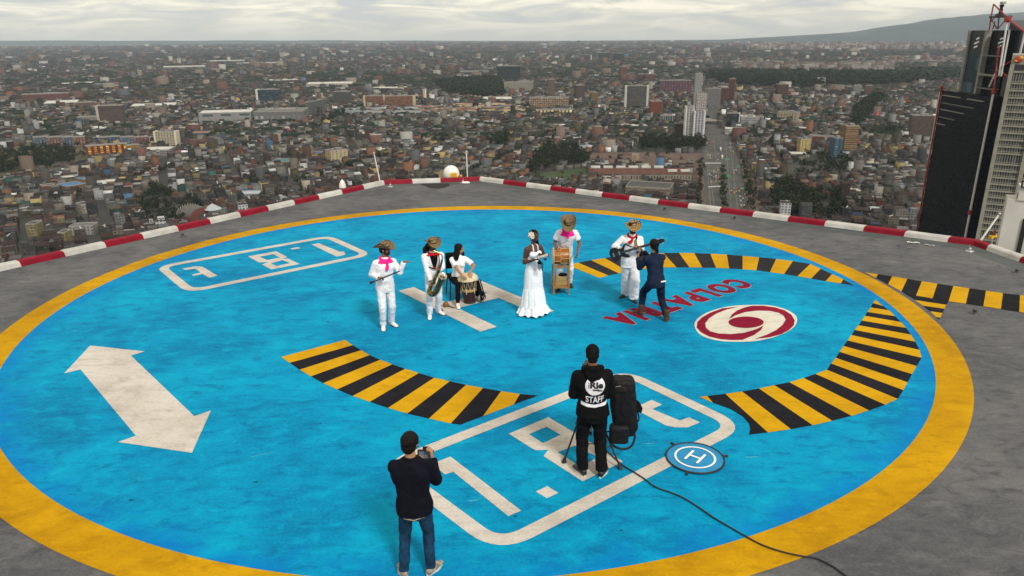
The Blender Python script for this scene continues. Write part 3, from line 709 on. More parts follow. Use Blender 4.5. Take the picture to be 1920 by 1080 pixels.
# ---- named buildings, measured: x0, x1, top, base in the survey, then depth (m), yaw (deg), look
EXCL = []
def solid(name, w_, d_, z0, z1, m, parent, cx=0, cy=0, top=True):
    """box with metre UVs on its walls"""
    x, y = w_ / 2, d_ / 2
    V = [(cx - x, cy - y, z0), (cx + x, cy - y, z0), (cx + x, cy + y, z0), (cx - x, cy + y, z0)]; V += [(a, b, z1) for a, b, _ in V]
    Fc = [(0, 1, 5, 4), (1, 2, 6, 5), (2, 3, 7, 6), (3, 0, 4, 7)] + ([(4, 5, 6, 7)] if top else [])
    o = mesh_obj(name, V, Fc, m, parent); ul = o.data.uv_layers.new(name='UVMap'); L = 0
    for fi, f_ in enumerate(Fc):
        ln = w_ if fi in (0, 2) else d_
        for k in range(4):
            ul.data[L].uv = (0, 0) if fi > 3 else ((0, z0 - z0), (ln, 0), (ln, z1 - z0), (0, z1 - z0))[k]; L += 1
    return o
M_roofg = mat('grey_roof', (.10, .10, .098), .9, col2=(.16, .155, .15), scale=.15)
M_roofd = mat('dark_roof', (.035, .035, .036), .9, col2=(.07, .068, .065), scale=.15)
M_roofw = mat('pale_roof', (.42, .42, .40), .8, col2=(.55, .55, .52), scale=.1)
M_roofr = mat('terracotta_roof', (.07, .025, .017), .9, col2=(.12, .048, .03), scale=.2)
def bld(x0, x1, yt, yb, depth, yaw, wall, win, label, name='apartment_block', bw=3.4, fh=3.1, fu=.5, fv=.5, bands=False, roof=None, plant=True, ends=None, ends_col=(.5, .5, .47), cat='building', group=None, winr=.3):
    xc = (x0 + x1) / 2; g = grd(xc, yb); Yd = g.y
    dep = (g - Vector((0, 0, CAM_H))).dot(_F); Wapp = (x1 - x0) * dep / FPX
    a = R(yaw); wd = max(4.0, (Wapp - depth * abs(math.sin(a))) / math.cos(a))
    zt = at_dist(xc, yt, Yd).z; h = max(3.0, zt - ZG)
    az = math.atan2(g.x, g.y)
    r_ = empty(name, (g.x + math.sin(az) * depth / 2, g.y + math.cos(az) * depth / 2, ZG), -az + a, label, cat, group)
    m = facade_mat(name + '_wall', wall, win, bw, fh, fu, fv, bands=bands, winrough=winr)
    solid('wall', wd, depth, 0, h, m, r_, top=False)
    rf = roof or M_roofg
    solid('roof', wd - .3, depth - .3, h - 1.0, h - .4, rf, r_)
    bb = MB()
    for sx in (-1, 1): bb.box((sx * (wd / 2 - .15), 0, h + .15), (.32, depth + .02, .9)); bb.box((0, sx * (depth / 2 - .15), h + .152), (wd + .02, .32, .9))
    bb.build('roof_edge', mat('coping', (.3, .29, .27), .8), r_)
    if plant and h > 12:
        q = MB(); q.box((wd * .12, 0, h + 1.2), (wd * .35, depth * .45, 3.6)); q.box((-wd * .25, depth * .1, h + .6), (wd * .15, depth * .3, 2.2)); q.build('plant_room', mat('plant_room_wall', (.2, .19, .18), .8, var=.2, scale=1), r_)
    if ends:
        for s_ in ends:
            q = MB(); q.box((s_ * (wd / 2 - wd * .045), -.25, h / 2 + .3), (wd * .13, depth * .3 + .6, h + .6)) if False else q.box((s_ * (wd / 2 + .6), 0, h / 2 + .4), (wd * .10, depth + 1.2, h + .8))
            q.build('end_wall', mat('end_wall_%d_%d' % (int(ends_col[0] * 100), int(ends_col[2] * 100)), ends_col, .8, var=.08, scale=.2), r_)
    EXCL.append((r_.location.x, r_.location.y, wd / 2 + 5, depth / 2 + 5, -az + a))
    return r_
K = (.02, .022, .028)
bld(1281, 1296, 200, 266, 14, 12, (.50, .50, .50), (.015, .02, .035), 'slim white tower with dark window strips, left one of the white twin by the avenue', 'apartment_tower', 5, 3.0, .5, .6, ends=(-1, 1), ends_col=(.62, .62, .60))
t2 = bld(1297, 1317, 209, 267, 14, 12, (.52, .52, .52), (.015, .03, .10), 'white tower with blue vertical panels beside the avenue, tallest trees at its foot', 'apartment_tower', 5.5, 3.0, .5, .6, ends=(-1, 1), ends_col=(.62, .62, .60))
bld(1299, 1320, 176, 258, 13, 12, (.50, .49, .48), (.06, .02, .02), 'white and red-brown tower rising right behind the blue striped tower', 'apartment_tower', 4, 3, .45, .55)
bld(1298, 1313, 138, 205, 14, 12, (.40, .40, .39), (.03, .035, .04), 'thin pale grey tower with a tight window grid behind the white twin towers', 'apartment_tower', 3, 3, .5, .5)
bld(1172, 1212, 161, 207, 18, 4, (.10, .095, .09), (.05, .05, .052), 'wide grey slab block with pale blank walls at both ends', 'office_slab', 2.5, 3, .7, .5, ends=(-1, 1), ends_col=(.42, .42, .39))
bld(1217, 1240, 190, 219, 20, 10, (.20, .055, .022), (.10, .03, .015), 'orange brick tower right of the grey slab block', 'brick_tower', 4, 3, .3, .5)
bld(1236, 1295, 151, 179, 20, 3, (.16, .06, .05), (.06, .06, .13), 'long red apartment slab with blue window columns behind the orange tower', 'apartment_slab', 9, 3.2, .4, .7)
bld(1237, 1263, 217, 236, 20, 5, (.42, .43, .44), (.015, .02, .03), 'small office block with white fins and dark glass left of the white towers', 'office_block', 5, 30, .7, 1.0)
bld(1262, 1283, 232, 262, 18, 8, (.12, .055, .045), K, 'brown brick block just left of the slim white tower', 'brick_block')
bld(1160, 1175, 125, 147, 20, 15, (.16, .07, .05), K, 'isolated brown brick tower far behind the grey slab block', 'brick_tower')
bld(1195, 1208, 139, 154, 25, 0, (.15, .06, .05), K, 'dark red tower, left one of a far brick pair', 'brick_tower')
bld(1209, 1228, 139, 155, 25, 0, (.17, .08, .065), K, 'paler red block, right one of a far brick pair', 'brick_block')
bld(1349, 1364, 165, 196, 18, -8, (.15, .055, .045), K, 'dark red brick tower, lower one of the pair beyond the avenue', 'brick_tower')
bld(1363, 1376, 148, 195, 18, -8, (.15, .06, .05), K, 'dark red brick tower, taller one of the pair beyond the avenue', 'brick_tower')
bld(1320, 1349, 166, 203, 22, 3, (.22, .22, .22), (.07, .07, .075), 'grey apartment block with mottled balconies beyond the white twin towers', 'apartment_block', 4, 3)
bld(1149, 1169, 100, 119, 60, 0, (.035, .045, .05), (.02, .03, .035), 'dark glass block, the widest far on the hazy plain', 'office_block')
bld(1087, 1108, 103, 116, 40, 0, (.06, .07, .07), (.02, .03, .035), 'dark low office block with pale frame, leftmost of the far dark offices', 'office_block', ends=(1,), ends_col=(.4, .42, .4))
bld(1122, 1142, 99, 119, 40, 0, (.05, .06, .07), (.02, .03, .035), 'dark grey-blue office slab between two others on the hazy plain', 'office_block')
bld(932, 977, 124, 153, 40, -3, (.022, .028, .034), (.012, .018, .024), 'big black glass office block above the dark wood', 'office_block', 4, 4, .8, .7)
bld(945, 1000, 154, 176, 20, 5, (.36, .34, .28), (.05, .05, .045), 'long cream apartment slab right of the black office block', 'apartment_slab', 4, 3)
bld(993, 1067, 183, 204, 22, 2, (.17, .115, .08), (.30, .24, .17), 'wide brown building with rows of pale window bays', 'apartment_slab', 5, 5, .5, .5, roof=M_roofg)
bld(1004, 1074, 206, 219, 20, 2, (.12, .07, .045), (.5, .43, .26), 'low brown block with cream window bays in front of the wide brown building', 'apartment_slab', 9, 9, .6, .6)
bld(1027, 1040, 149, 184, 20, 5, (.20, .13, .10), K, 'tan brick tower standing over the wide brown building', 'brick_tower')
bld(1076, 1096, 160, 190, 22, 18, (.10, .07, .065), K, 'dark brown tower left of a cluster of ochre blocks', 'brick_tower')
bld(1107, 1119, 173, 192, 18, 10, (.26, .15, .07), K, 'ochre brick tower between the brown tower and the grey slab block', 'brick_tower')
bld(685, 721, 180, 204, 16, -2, (.13, .055, .035), (.22, .12, .075), 'brown slab block with beige edges, left half of a joined pair', 'apartment_slab', 3, 3, .5, .5, ends=(-1, 1), ends_col=(.38, .31, .2))
bld(723, 777, 180, 205, 16, -2, (.13, .055, .035), (.22, .12, .075), 'brown slab block with beige right edge, longer right half of a joined pair', 'apartment_slab', 3, 3, .5, .5, ends=(1,), ends_col=(.38, .31, .2))
bld(793, 801, 167, 190, 12, 10, (.13, .10, .07), (.5, .45, .35), 'very slim brown tower with one pale stripe right of the brown slab pair', 'apartment_tower', 5, 40, .4, .9)
bld(485, 527, 168, 196, 30, -12, (.03, .05, .065), (.012, .03, .045), 'dark blue glass office tower with a white blank side', 'office_tower', 6, 4, .9, .55, ends=(-1,), ends_col=(.5, .5, .47), bands=True)
bld(626, 660, 172, 196, 30, -15, (.13, .13, .12), K, 'grey office complex with dark strips left of the brown slabs', 'office_block', bands=True)
bld(480, 582, 209, 232, 90, -10, (.20, .20, .20), (.15, .15, .15), 'huge grey shopping centre with curved blank front', 'shopping_centre', 12, 30, .5, .2, roof=M_roofg, plant=True)
bld(580, 610, 192, 222, 110, -25, (.16, .17, .17), (.05, .06, .06), 'grey ribbed wing at the right end of the shopping centre', 'shopping_wing', bands=True, plant=False)
bld(378, 478, 211, 233, 70, -8, (.34, .34, .33), (.05, .07, .07), 'white hall with striped pale roof left of the shopping centre', 'exhibition_hall', 40, 14, .55, .35, roof=M_roofw, plant=False)
bld(190, 236, 198, 234, 22, -14, (.105, .075, .065), (.05, .04, .04), 'dark brown slab tower with a pale left edge at the left of the photo', 'office_slab', 3, 3, ends=(-1,), ends_col=(.36, .33, .28))
bld(150, 192, 219, 232, 25, -8, (.36, .34, .29), (.07, .07, .07), 'low white block with horizontal strips at the foot of the brown slab tower', 'office_block', bands=True, plant=False)
bld(146, 181, 192, 204, 25, -5, (.20, .12, .095), K, 'pinkish brick slab behind the dark brown slab tower', 'apartment_slab')
bld(296, 336, 247, 277, 16, -22, (.52, .48, .36), (.07, .06, .05), 'cream white apartment tower with stepped top and dark balconies', 'apartment_tower', 5, 3, .5, .5, ends=(-1, 1), ends_col=(.55, .51, .40))
bld(268, 330, 281, 293, 40, -18, (.36, .36, .36), K, 'white roofed shed in front of the cream apartment tower', 'warehouse', roof=M_roofw, plant=False)
for i, (x0, x1, c_, lb) in enumerate(((66, 92, (.05, .12, .19), 'blue painted apartment block, leftmost of the colourful row'), (93, 118, (.18, .095, .075), 'salmon painted apartment block, second in the colourful row from the left'),
        (120, 140, (.04, .11, .19), 'blue apartment block in the middle of the colourful row'), (141, 162, (.20, .09, .06), 'orange painted apartment block at the right of the colourful left row'))):
    bld(x0, x1, 257, 274, 16, -6, c_, (.16, .12, .10), lb, 'apartment_block', 5, 3, plant=False, group='colourful housing blocks on the left')
for i, (x0, x1, c_, lb) in enumerate(((188, 226, (.03, .06, .13), 'long dark blue housing block behind the yellow and red one'), (228, 252, (.09, .15, .21), 'light blue housing block with orange ends left of the cream tower'), (253, 280, (.20, .06, .045), 'red and blue housing block just left of the cream tower'))):
    bld(x0, x1, 257, 274, 16, -6, c_, (.12, .12, .14), lb, 'apartment_block', 6, 3, plant=False, group='colourful housing blocks on the left')
bld(168, 236, 272, 297, 16, 6, (.17, .03, .022), (.42, .24, .03), 'red housing block with yellow balconies at the left', 'apartment_block', 9, 3, .5, .62, plant=False)
bld(238, 263, 272, 288, 14, 10, (.33, .20, .03), (.10, .05, .02), 'mustard yellow housing block beside the red and yellow one', 'apartment_block', plant=False)
bld(50, 128, 176, 192, 40, -4, (.16, .06, .055), (.07, .04, .04), 'long dark red apartment complex on the far left plain', 'apartment_slab')
bld(0, 12, 190, 205, 40, 0, (.04, .045, .055), K, 'dark block cut by the left edge of the photo', 'office_block')
bld(205, 214, 97, 112, 30, 0, (.09, .10, .11), K, 'left one of two slim towers far on the hazy left plain', 'apartment_tower')
bld(226, 235, 97, 111, 30, 0, (.09, .10, .11), K, 'right one of two slim towers far on the hazy left plain', 'apartment_tower')
bld(277, 293, 99, 115, 40, 0, (.09, .10, .11), K, 'wider grey tower far on the hazy left plain', 'apartment_tower')
bld(584, 600, 92, 108, 40, 0, (.10, .11, .12), K, 'lone grey tower far on the hazy plain above the mall', 'apartment_tower')
bld(744, 757, 87, 97, 40, 0, (.12, .13, .14), K, 'faint block on the hazy horizon at the centre left', 'apartment_tower')
bld(855, 862, 97, 112, 20, 0, (.08, .10, .10), K, 'thin dark tower on the hazy plain left of centre', 'apartment_tower')
bld(576, 664, 157, 167, 120, -4, (.40, .38, .32), (.25, .24, .2), 'wide cream roofed hall on the plain behind the shopping centre', 'exhibition_hall', roof=M_roofw, plant=False)
bld(862, 917, 134, 142, 90, 0, (.16, .18, .19), (.05, .07, .08), 'pale grey stadium-like hall left of the black office block', 'hall', bands=True, plant=False)
bld(612, 653, 282, 307, 18, 28, (.60, .52, .32), (.10, .09, .07), 'cream and white tower standing alone among the low houses left of centre', 'apartment_tower', 7, 3, .35, .5)
bld(1568, 1602, 236, 292, 26, 25, (.38, .24, .11), (.04, .03, .025), 'tan tower with dark horizontal balcony bands at the right', 'apartment_tower', 20, 3.4, 1, .45, bands=True)
bld(1553, 1575, 259, 296, 20, 20, (.045, .095, .15), (.10, .17, .22), 'steel blue building leaning against the tan banded tower', 'office_block', 9, 4, .4, .4)
bld(1493, 1517, 261, 289, 16, 20, (.60, .46, .20), (.10, .08, .05), 'pale yellow tower with narrow dark windows', 'apartment_tower', 6, 3, .3, .5)
bld(1478, 1516, 289, 295, 25, 12, (.45, .43, .38), K, 'low white podium at the foot of the pale yellow tower', 'podium', plant=False, roof=M_roofw)
bld(1452, 1475, 158, 190, 22, 20, (.11, .05, .042), K, 'twin-topped brown brick tower right of the avenue', 'brick_tower')
bld(1531, 1546, 146, 162, 20, 0, (.40, .40, .38), (.1, .11, .11), 'small pale square tower in the dark tree belt', 'office_tower', 3, 3)
bld(1598, 1613, 160, 181, 18, 10, (.26, .29, .26), (.08, .09, .09), 'pale green-grey tower, left of a small brown one', 'apartment_tower')
bld(1620, 1634, 161, 182, 18, 10, (.19, .095, .075), K, 'small brown stepped tower beside the diagonal wood', 'brick_tower')
bld(1457, 1497, 211, 231, 30, -10, (.48, .42, .28), (.07, .07, .06), 'cream apartment complex with notched roofline', 'apartment_block', 6, 3.5)
bld(1700, 1742, 217, 263, 26, 14, (.13, .095, .075), (.03, .025, .025), 'dark brown twin apartment tower left of the skyscraper', 'apartment_tower', 4, 3, .6, .5)
bld(1361, 1384, 213, 238, 22, 4, (.03, .033, .04), (.015, .02, .025), 'black glass office block with pale frame right of the avenue', 'office_block', 5, 3.5, .8, .7, ends=(1,), ends_col=(.45, .45, .44))
bld(1386, 1416, 219, 238, 40, 4, (.46, .46, .46), (.12, .12, .13), 'white stepped complex beside the black glass block', 'office_complex', 8, 4, roof=M_roofw, bands=True)
bld(1415, 1430, 219, 244, 16, 4, (.52, .52, .52), (.1, .1, .11), 'white slim block at the right end of the stepped white complex', 'office_block')
bld(1358, 1398, 242, 252, 30, 4, (.48, .48, .48), (.2, .2, .2), 'long white podium facing the avenue below the black glass block', 'podium', bands=True, plant=False, roof=M_roofw)
bld(1461, 1473, 279, 287, 14, 0, (.50, .50, .50), K, 'white three-storey house with dark windows between the avenue and the yellow tower', 'house', plant=False)
bld(1516, 1561, 256, 266, 24, -8, (.26, .05, .04), K, 'long red building behind the steel blue building', 'apartment_slab', plant=False)
bld(1184, 1198, 290, 304, 12, 0, (.34, .27, .17), (.30, .24, .15), 'blank beige stair tower above the terracotta roofed building', 'stair_tower', plant=False)
bld(1245, 1345, 228, 236, 14, 4, (.17, .15, .13), (.03, .03, .03), 'overpass slab crossing the avenue', 'overpass', bands=True, plant=False) if False else None
# overpass
ov = MB(); a_, b_ = grd(1318, 233), grd(1347, 232)
n_ = (b_ - a_).normalized(); pn = Vector((-n_.y, n_.x, 0))
for k in (0, 26): ov.add([tuple(a_ + pn * k + Vector((0, 0, 6))), tuple(b_ + pn * k + Vector((0, 0, 6))), tuple(b_ + pn * (k + 18) + Vector((0, 0, 6))), tuple(a_ + pn * (k + 18) + Vector((0, 0, 6))),
    tuple(a_ + pn * k + Vector((0, 0, 7.6))), tuple(b_ + pn * k + Vector((0, 0, 7.6))), tuple(b_ + pn * (k + 18) + Vector((0, 0, 7.6))), tuple(a_ + pn * (k + 18) + Vector((0, 0, 7.6)))], [(0, 1, 2, 3), (4, 5, 6, 7), (0, 1, 5, 4), (1, 2, 6, 5), (2, 3, 7, 6), (3, 0, 4, 7)])
tag(ov.build('overpass', mat('overpass_concrete', (.22, .21, .19), .9, var=.2, scale=.1)), 'concrete overpass crossing the avenue beside the white towers', 'overpass')
# long hall with terracotta roof and white roof lights
def longhall():
    a, b = grd(1106, 338), grd(1297, 338); c_ = (a + b) / 2; ln = (b - a).length; dr = (b - a).normalized(); rz = math.atan2(dr.y, dr.x)
    r_ = empty('school_building', (c_.x, c_.y + 12, ZG), rz, 'long building with terracotta roof and white skylight panels beside the avenue plaza', 'building')
    wm = facade_mat('school_wall', (.36, .32, .25), (.06, .05, .04), 4, 8, .5, .6)
    solid('wall', ln, 24, 0, 9, wm, r_, top=False)
    q = MB(); x, y = ln / 2 + 1, 13; q.add([(-x, -y, 9), (x, -y, 9), (x, y, 9), (-x, y, 9), (-x + 8, 0, 15), (x - 8, 0, 15)], [(0, 1, 5, 4), (2, 3, 4, 5), (1, 2, 5), (3, 0, 4)]); q.build('roof', M_roofr, r_)
    for i in range(8):
        q = MB(); t = -ln / 2 + ln * (i + .5) / 8; up = i in (0, 1, 2, 3, 4, 5)
        q.box((t, (2 if up else -7), 16.3 if up else 12.6), (ln / 8 * .72, 6, 2.6)); q.build('skylight', M_roofw, r_)
    EXCL.append((c_.x, c_.y + 12, ln / 2 + 8, 28, rz))
longhall()
bld(1172, 1262, 352, 372, 40, -8, (.30, .25, .17), (.10, .09, .07), 'flat roofed beige complex with dark roof panels just beyond the right parapet', 'office_complex', roof=M_roofd, bands=True, plant=False)
def conic():
    g = grd(401, 407); r_ = empty('market_rotunda', (g.x, g.y, ZG), 0, 'round white building with pale conical roof behind the left parapet', 'building')
    s = (g - Vector((0, 0, CAM_H))).dot(_F) / FPX
    q = MB(); q.lathe([(9.5 * s, 0), (9.5 * s, 16 * s)], 24); q.build('wall', mat('rotunda_wall', (.5, .5, .48), .8), r_, True)
    q = MB(); q.lathe([(16 * s, 15 * s), (16 * s, 16 * s), (2 * s, 25 * s), (0, 26 * s)], 28, cap=False); q.build('roof', mat('rotunda_roof', (.34, .38, .42), .5, var=.1, scale=.3), r_, True)
    EXCL.append((g.x, g.y, 20, 20, 0))
    g = grd(368, 408); r_ = empty('barrel_hall', (g.x, g.y, ZG), R(-35), 'dark barrel vaulted hall with ribbed red gable left of the white rotunda', 'building')
    q = MB(); n = 14; Wd, Ln = 15, 26
    vs = [(sx * Ln / 2, Wd * math.cos(math.pi * i / n), 4 + Wd * .62 * math.sin(math.pi * i / n)) for sx in (-1, 1) for i in range(n + 1)]
    q.add(vs, [(i, i + 1, n + 2 + i, n + 1 + i) for i in range(n)]); q.build('roof', mat('barrel_roof', (.06, .06, .055), .8, col2=(.11, .105, .1), scale=.4), r_, True)
    q = MB(); q.add(vs, [tuple(range(n + 1)), tuple(range(n + 1, 2 * n + 2))]); q.box((0, 0, 2), (Ln, 2 * Wd, 4)); q.build('wall', mat('barrel_gable', (.14, .035, .03), .8), r_)
    q = MB()
    for i in range(1, n): a = vs[i]; q.box((-Ln / 2 - .3, a[1], a[2] * .6 + 2), (.4, .35, a[2] * .7))
    q.build('rib', mat('pale_rib', (.5, .5, .48), .7), r_)
    EXCL.append((g.x, g.y, 18, 18, 0))
conic()
for (x0, x1, yt, yb, d_, yw, wc, rf, lb) in (
    (247, 297, 328, 336, 34, -10, (.16, .02, .03), mat('crimson_sheet_roof', (.13, .006, .014), .7, var=.15, scale=.2), 'long low hall with a flat dark crimson roof on the left'),
    (216, 238, 311, 318, 16, -10, (.4, .26, .04), mat('ochre_sheet_roof', (.45, .25, .03), .7, var=.15, scale=.2), 'low shed with bright ochre roof left of the crimson roofed hall'),
    (112, 160, 348, 362, 26, 25, (.3, .2, .12), mat('blue_sheet_roof', (.01, .13, .32), .6, var=.2, scale=.2), 'long shed with bright blue sheet roof at the left, largest of the blue roofs'),
    (146, 168, 336, 346, 18, 20, (.3, .2, .12), mat('sky_blue_sheet_roof', (.02, .20, .42), .6, var=.2, scale=.2), 'smaller shed with sky blue roof behind the long blue one'),
    (117, 142, 333, 344, 18, 10, (.5, .5, .48), M_roofw, 'white house-like pavilion left of the sky blue roof'),
    (188, 218, 341, 350, 20, -5, (.4, .25, .1), M_roofw, 'shed with white ribbed roof and orange front'),
    (442, 492, 364, 372, 22, -10, (.4, .45, .5), mat('pale_blue_sheet_roof', (.34, .42, .50), .5, var=.08, scale=.2), 'wide hall with pale blue-white roof behind the left parapet'),
    (564, 608, 288, 297, 26, -15, (.2, .1, .06), mat('deep_blue_sheet_roof', (.01, .075, .24), .6, var=.25, scale=.2), 'deep blue roofed hall left of the lone cream tower'),
    (510, 552, 303, 314, 28, -18, (.3, .3, .27), mat('teal_sheet_roof', (.01, .13, .14), .6, var=.25, scale=.2), 'teal roofed hall below the deep blue one'),
    (702, 732, 233, 239, 30, -5, (.2, .2, .2), mat('sea_green_roof', (.01, .16, .12), .6, var=.2, scale=.2), 'sea green roofed hall in front of the brown slab pair'),
    (363, 396, 249, 262, 24, -8, (.05, .08, .2), mat('orange_red_roof', (.26, .05, .03), .8, var=.2, scale=.3), 'blue walled market hall with an orange-red roof'),
    (148, 176, 383, 400, 16, 18, (.42, .38, .30), M_roofd, 'cream office building with a grid of square windows behind the left parapet'),
    (80, 105, 348, 364, 14, 8, (.20, .085, .05), M_roofr, 'square orange brick block at the left, facing the blue shed'),
    (57, 85, 420, 452, 14, -28, (.30, .26, .12), M_roofd, 'mustard grey apartment block nearest the left parapet, left one of a pair'),
    (114, 138, 436, 460, 14, -28, (.33, .30, .14), M_roofd, 'mustard grey apartment block nearest the left parapet, right one of a pair'),
    (135, 185, 424, 440, 16, -22, (.44, .43, .38), M_roofg, 'white long house with two rows of windows behind the left parapet'),
    (221, 256, 436, 446, 12, -14, (.10, .42, .26), M_roofg, 'mint green fronted house right behind the left parapet')):
    bld(x0, x1, yt, yb, d_, yw, wc, (.05, .045, .04), lb, 'hall' if yb - yt < 13 else 'apartment_block', roof=rf, plant=False)
for (x0, x1, yt, yb, d_, yw, lb) in ((250, 332, 198, 206, 90, -5, 'long cream warehouse roof right of the brown slab tower'), (88, 148, 193, 202, 110, -4, 'wide curved pale depot roof left of the pinkish brick slab'),
    (310, 384, 125, 131, 150, 0, 'very wide pale industrial roof far on the left plain'), (390, 458, 114, 118, 150, 0, 'narrow bright factory roof farther back on the left plain'),
    (118, 176, 156, 161, 90, -3, 'long pale roof on the mid left plain'), (505, 560, 150, 156, 80, 5, 'pale yellowish low hall left of the wide cream hall'), (700, 765, 165, 171, 70, -4, 'low white roofed hall behind the brown slab pair'), (838, 868, 188, 196, 60, -8, 'small arched white hall below the far dark wood'),
    (905, 960, 186, 193, 90, 0, 'long grey depot roof at the edge of the far dark wood'), (1140, 1200, 236, 243, 30, 6, 'long white roof between the central park and the small glass office'), (445, 520, 118, 122, 120, 0, 'thin pale roof on the hazy plain above the mall')):
    bld(x0, x1, yt, yb, d_, yw, (.30, .29, .26), (.1, .1, .09), lb, 'warehouse', roof=M_roofw, plant=False, bands=True)
EXCL_A = np.array(EXCL)
def excluded(X, Y, pad=0):
    bad = np.zeros(len(X), bool)
    for (cx, cy, hx, hy, a) in EXCL_A:
        dx, dy = X - cx, Y - cy; u = dx * math.cos(a) + dy * math.sin(a); v = -dx * math.sin(a) + dy * math.cos(a)
        bad |= (abs(u) < hx + pad) & (abs(v) < hy + pad)
    return bad

# ---- generic fabric of the city
WALLS = np.array([(.30, .27, .22), (.22, .10, .06), (.26, .12, .07), (.16, .085, .06), (.20, .18, .15), (.40, .39, .36), (.34, .26, .13), (.12, .11, .10), (.42, .33, .15), (.17, .17, .17), (.24, .20, .16), (.55, .54, .52), (.09, .16, .24), (.08, .28, .22), (.33, .10, .07)])
WP = np.array([13, 6, 5, 7, 12, 12, 6, 12, 4, 12, 10, 7, 1.2, .5, 1.2]); WP = WP / WP.sum()
ROOFS = np.array([(.09, .085, .08), (.055, .052, .05), (.13, .12, .11), (.11, .05, .035), (.16, .065, .045), (.075, .05, .04), (.19, .18, .165), (.50, .50, .48), (.02, .10, .22), (.24, .06, .05), (.03, .15, .14), (.33, .34, .34), (.28, .20, .08)])
RP = np.array([20, 17, 13, 9, 6, 11, 8, 4.2, 1.2, 1.6, .6, 4, .8]); RP = RP / RP.sum()
seedN = 70
sa = rng.uniform(-.72, .72, seedN); sr = 650 * (26 ** rng.uniform(0, 1, seedN))
SX, SY = sr * np.sin(sa), sr * np.cos(sa)
SYAW = np.radians(np.where(SX < -150 + .05 * SY, rng.choice([28, 24, 32, 8], seedN), rng.choice([-13.5, -13.5, -16, -30], seedN)) + rng.normal(0, 2, seedN))
near_av = (SX > 150) & (SX < 900) & (sr < 2200); SYAW[near_av] = np.radians(-13.5)
woodpolys = [v[0] for v in WOODS.values()]
def tone(c, mu=-1.2):
    n = len(c); k = np.minimum(np.exp(rng.normal(mu, .8, (n, 1))), np.where(c.max(1, keepdims=True) - c.min(1, keepdims=True) > .08, 1.0, 1.6)); g = c.mean(1, keepdims=True)
    return np.clip((g + (c - g) * 1.12) * k * (.74, .785, .84), .005, .72)
def lots(r0, r1, w_, d_, street, per, skip, hmin, hmax, mu=-.85):
    out = []
    for s in range(seedN):
        dist = np.hypot(SX - SX[s], SY - SY[s]); rad = np.sort(dist)[min(7, seedN - 1)] * 1.1
        if sr[s] - rad > r1 or sr[s] + rad < r0: continue
        n = int(rad / w_) + 1; m = int(rad / d_) + 1
        I, J = np.meshgrid(np.arange(-n, n), np.arange(-m, m)); I = I.ravel(); J = J.ravel()
        x = I * w_ + np.floor(I / per) * street * 1.0; y = J * d_ + np.floor(J / 2) * street
        x = x + rng.normal(0, w_ * .02, len(x)); y = y + rng.normal(0, d_ * .03, len(x))
        c, sn = math.cos(SYAW[s]), math.sin(SYAW[s]); X = SX[s] + x * c - y * sn; Y = SY[s] + x * sn + y * c
        rr = np.hypot(X, Y); k = (rr > r0) & (rr < r1) & (np.abs(np.arctan2(X, Y)) < .67)
        X, Y = X[k], Y[k]
        if not len(X): continue
        k = ((X[:, None] - SX) ** 2 + (Y[:, None] - SY) ** 2).argmin(1) == s; X, Y = X[k], Y[k]
        out.append(np.stack([X, Y, np.full(len(X), SYAW[s])], 1))
    A = np.concatenate(out); A = A[rng.random(len(A)) > skip]
    px, py = proj_np(np.stack([A[:, 0], A[:, 1], np.full(len(A), ZG)], 1))
    k = (py < edge_y(px) + 30) & (px > -60) & (px < 1990)
    for poly in [AVENUE, AVENUE_FAR, SIDE_ROAD, PLAZA, LAWN, DIRT, [(1365, 268), (1378, 268), (1405, 310), (1432, 420), (1400, 420)]] + woodpolys:
        if poly is woodpolys[10]: k &= ~(in_poly(px, py, poly) & (rng.random(len(px)) < .8))
        else: k &= ~in_poly(px, py, poly)
    k &= ~excluded(A[:, 0], A[:, 1])
    # diagonal streets lined with trees cut through the left-hand quarters
    for (xa, ya, xb, yb, hw) in ((560, 345, 1000, 215, 3), (720, 400, 1075, 235, 3.5), (1420, 300, 1500, 200, 2.5), (250, 340, 620, 235, 2.5), (-50, 330, 340, 262, 3)):
        t = ((px - xa) * (xb - xa) + (py - ya) * (yb - ya)) / ((xb - xa) ** 2 + (yb - ya) ** 2)
        dd = np.abs((px - xa) * (yb - ya) - (py - ya) * (xb - xa)) / math.hypot(xb - xa, yb - ya)
        k &= ~((dd < hw * (1.1 - .5 * t)) & (t > 0) & (t < 1))
    A = A[k]; n = len(A)
    h = rng.uniform(hmin, hmax, n) * np.where(rng.random(n) < .05, rng.uniform(1.4, 2.4, n), 1)
    w = w_ * rng.uniform(.93, 1.0, n); d = d_ * rng.uniform(.82, 1.0, n)
    wc, rc = tone(WALLS[rng.choice(len(WALLS), n, p=WP)], mu), tone(ROOFS[rng.choice(len(ROOFS), n, p=RP)], mu - .45)
    ty = (rng.random(n) < .33).astype(int); yaw = A[:, 2] + np.where(rng.random(n) < .5, 0, np.pi / 2) * 0 + rng.normal(0, .03, n)
    return dict(x=A[:, 0], y=A[:, 1], w=w, d=d, h=h, z0=np.zeros(n), yaw=yaw, wc=wc, rc=rc, ty=ty)
def cat_(*L): return {k: np.concatenate([l[k] for l in L]) for k in L[0]}
def sub(L, k): return {q: v[k] for q, v in L.items()}
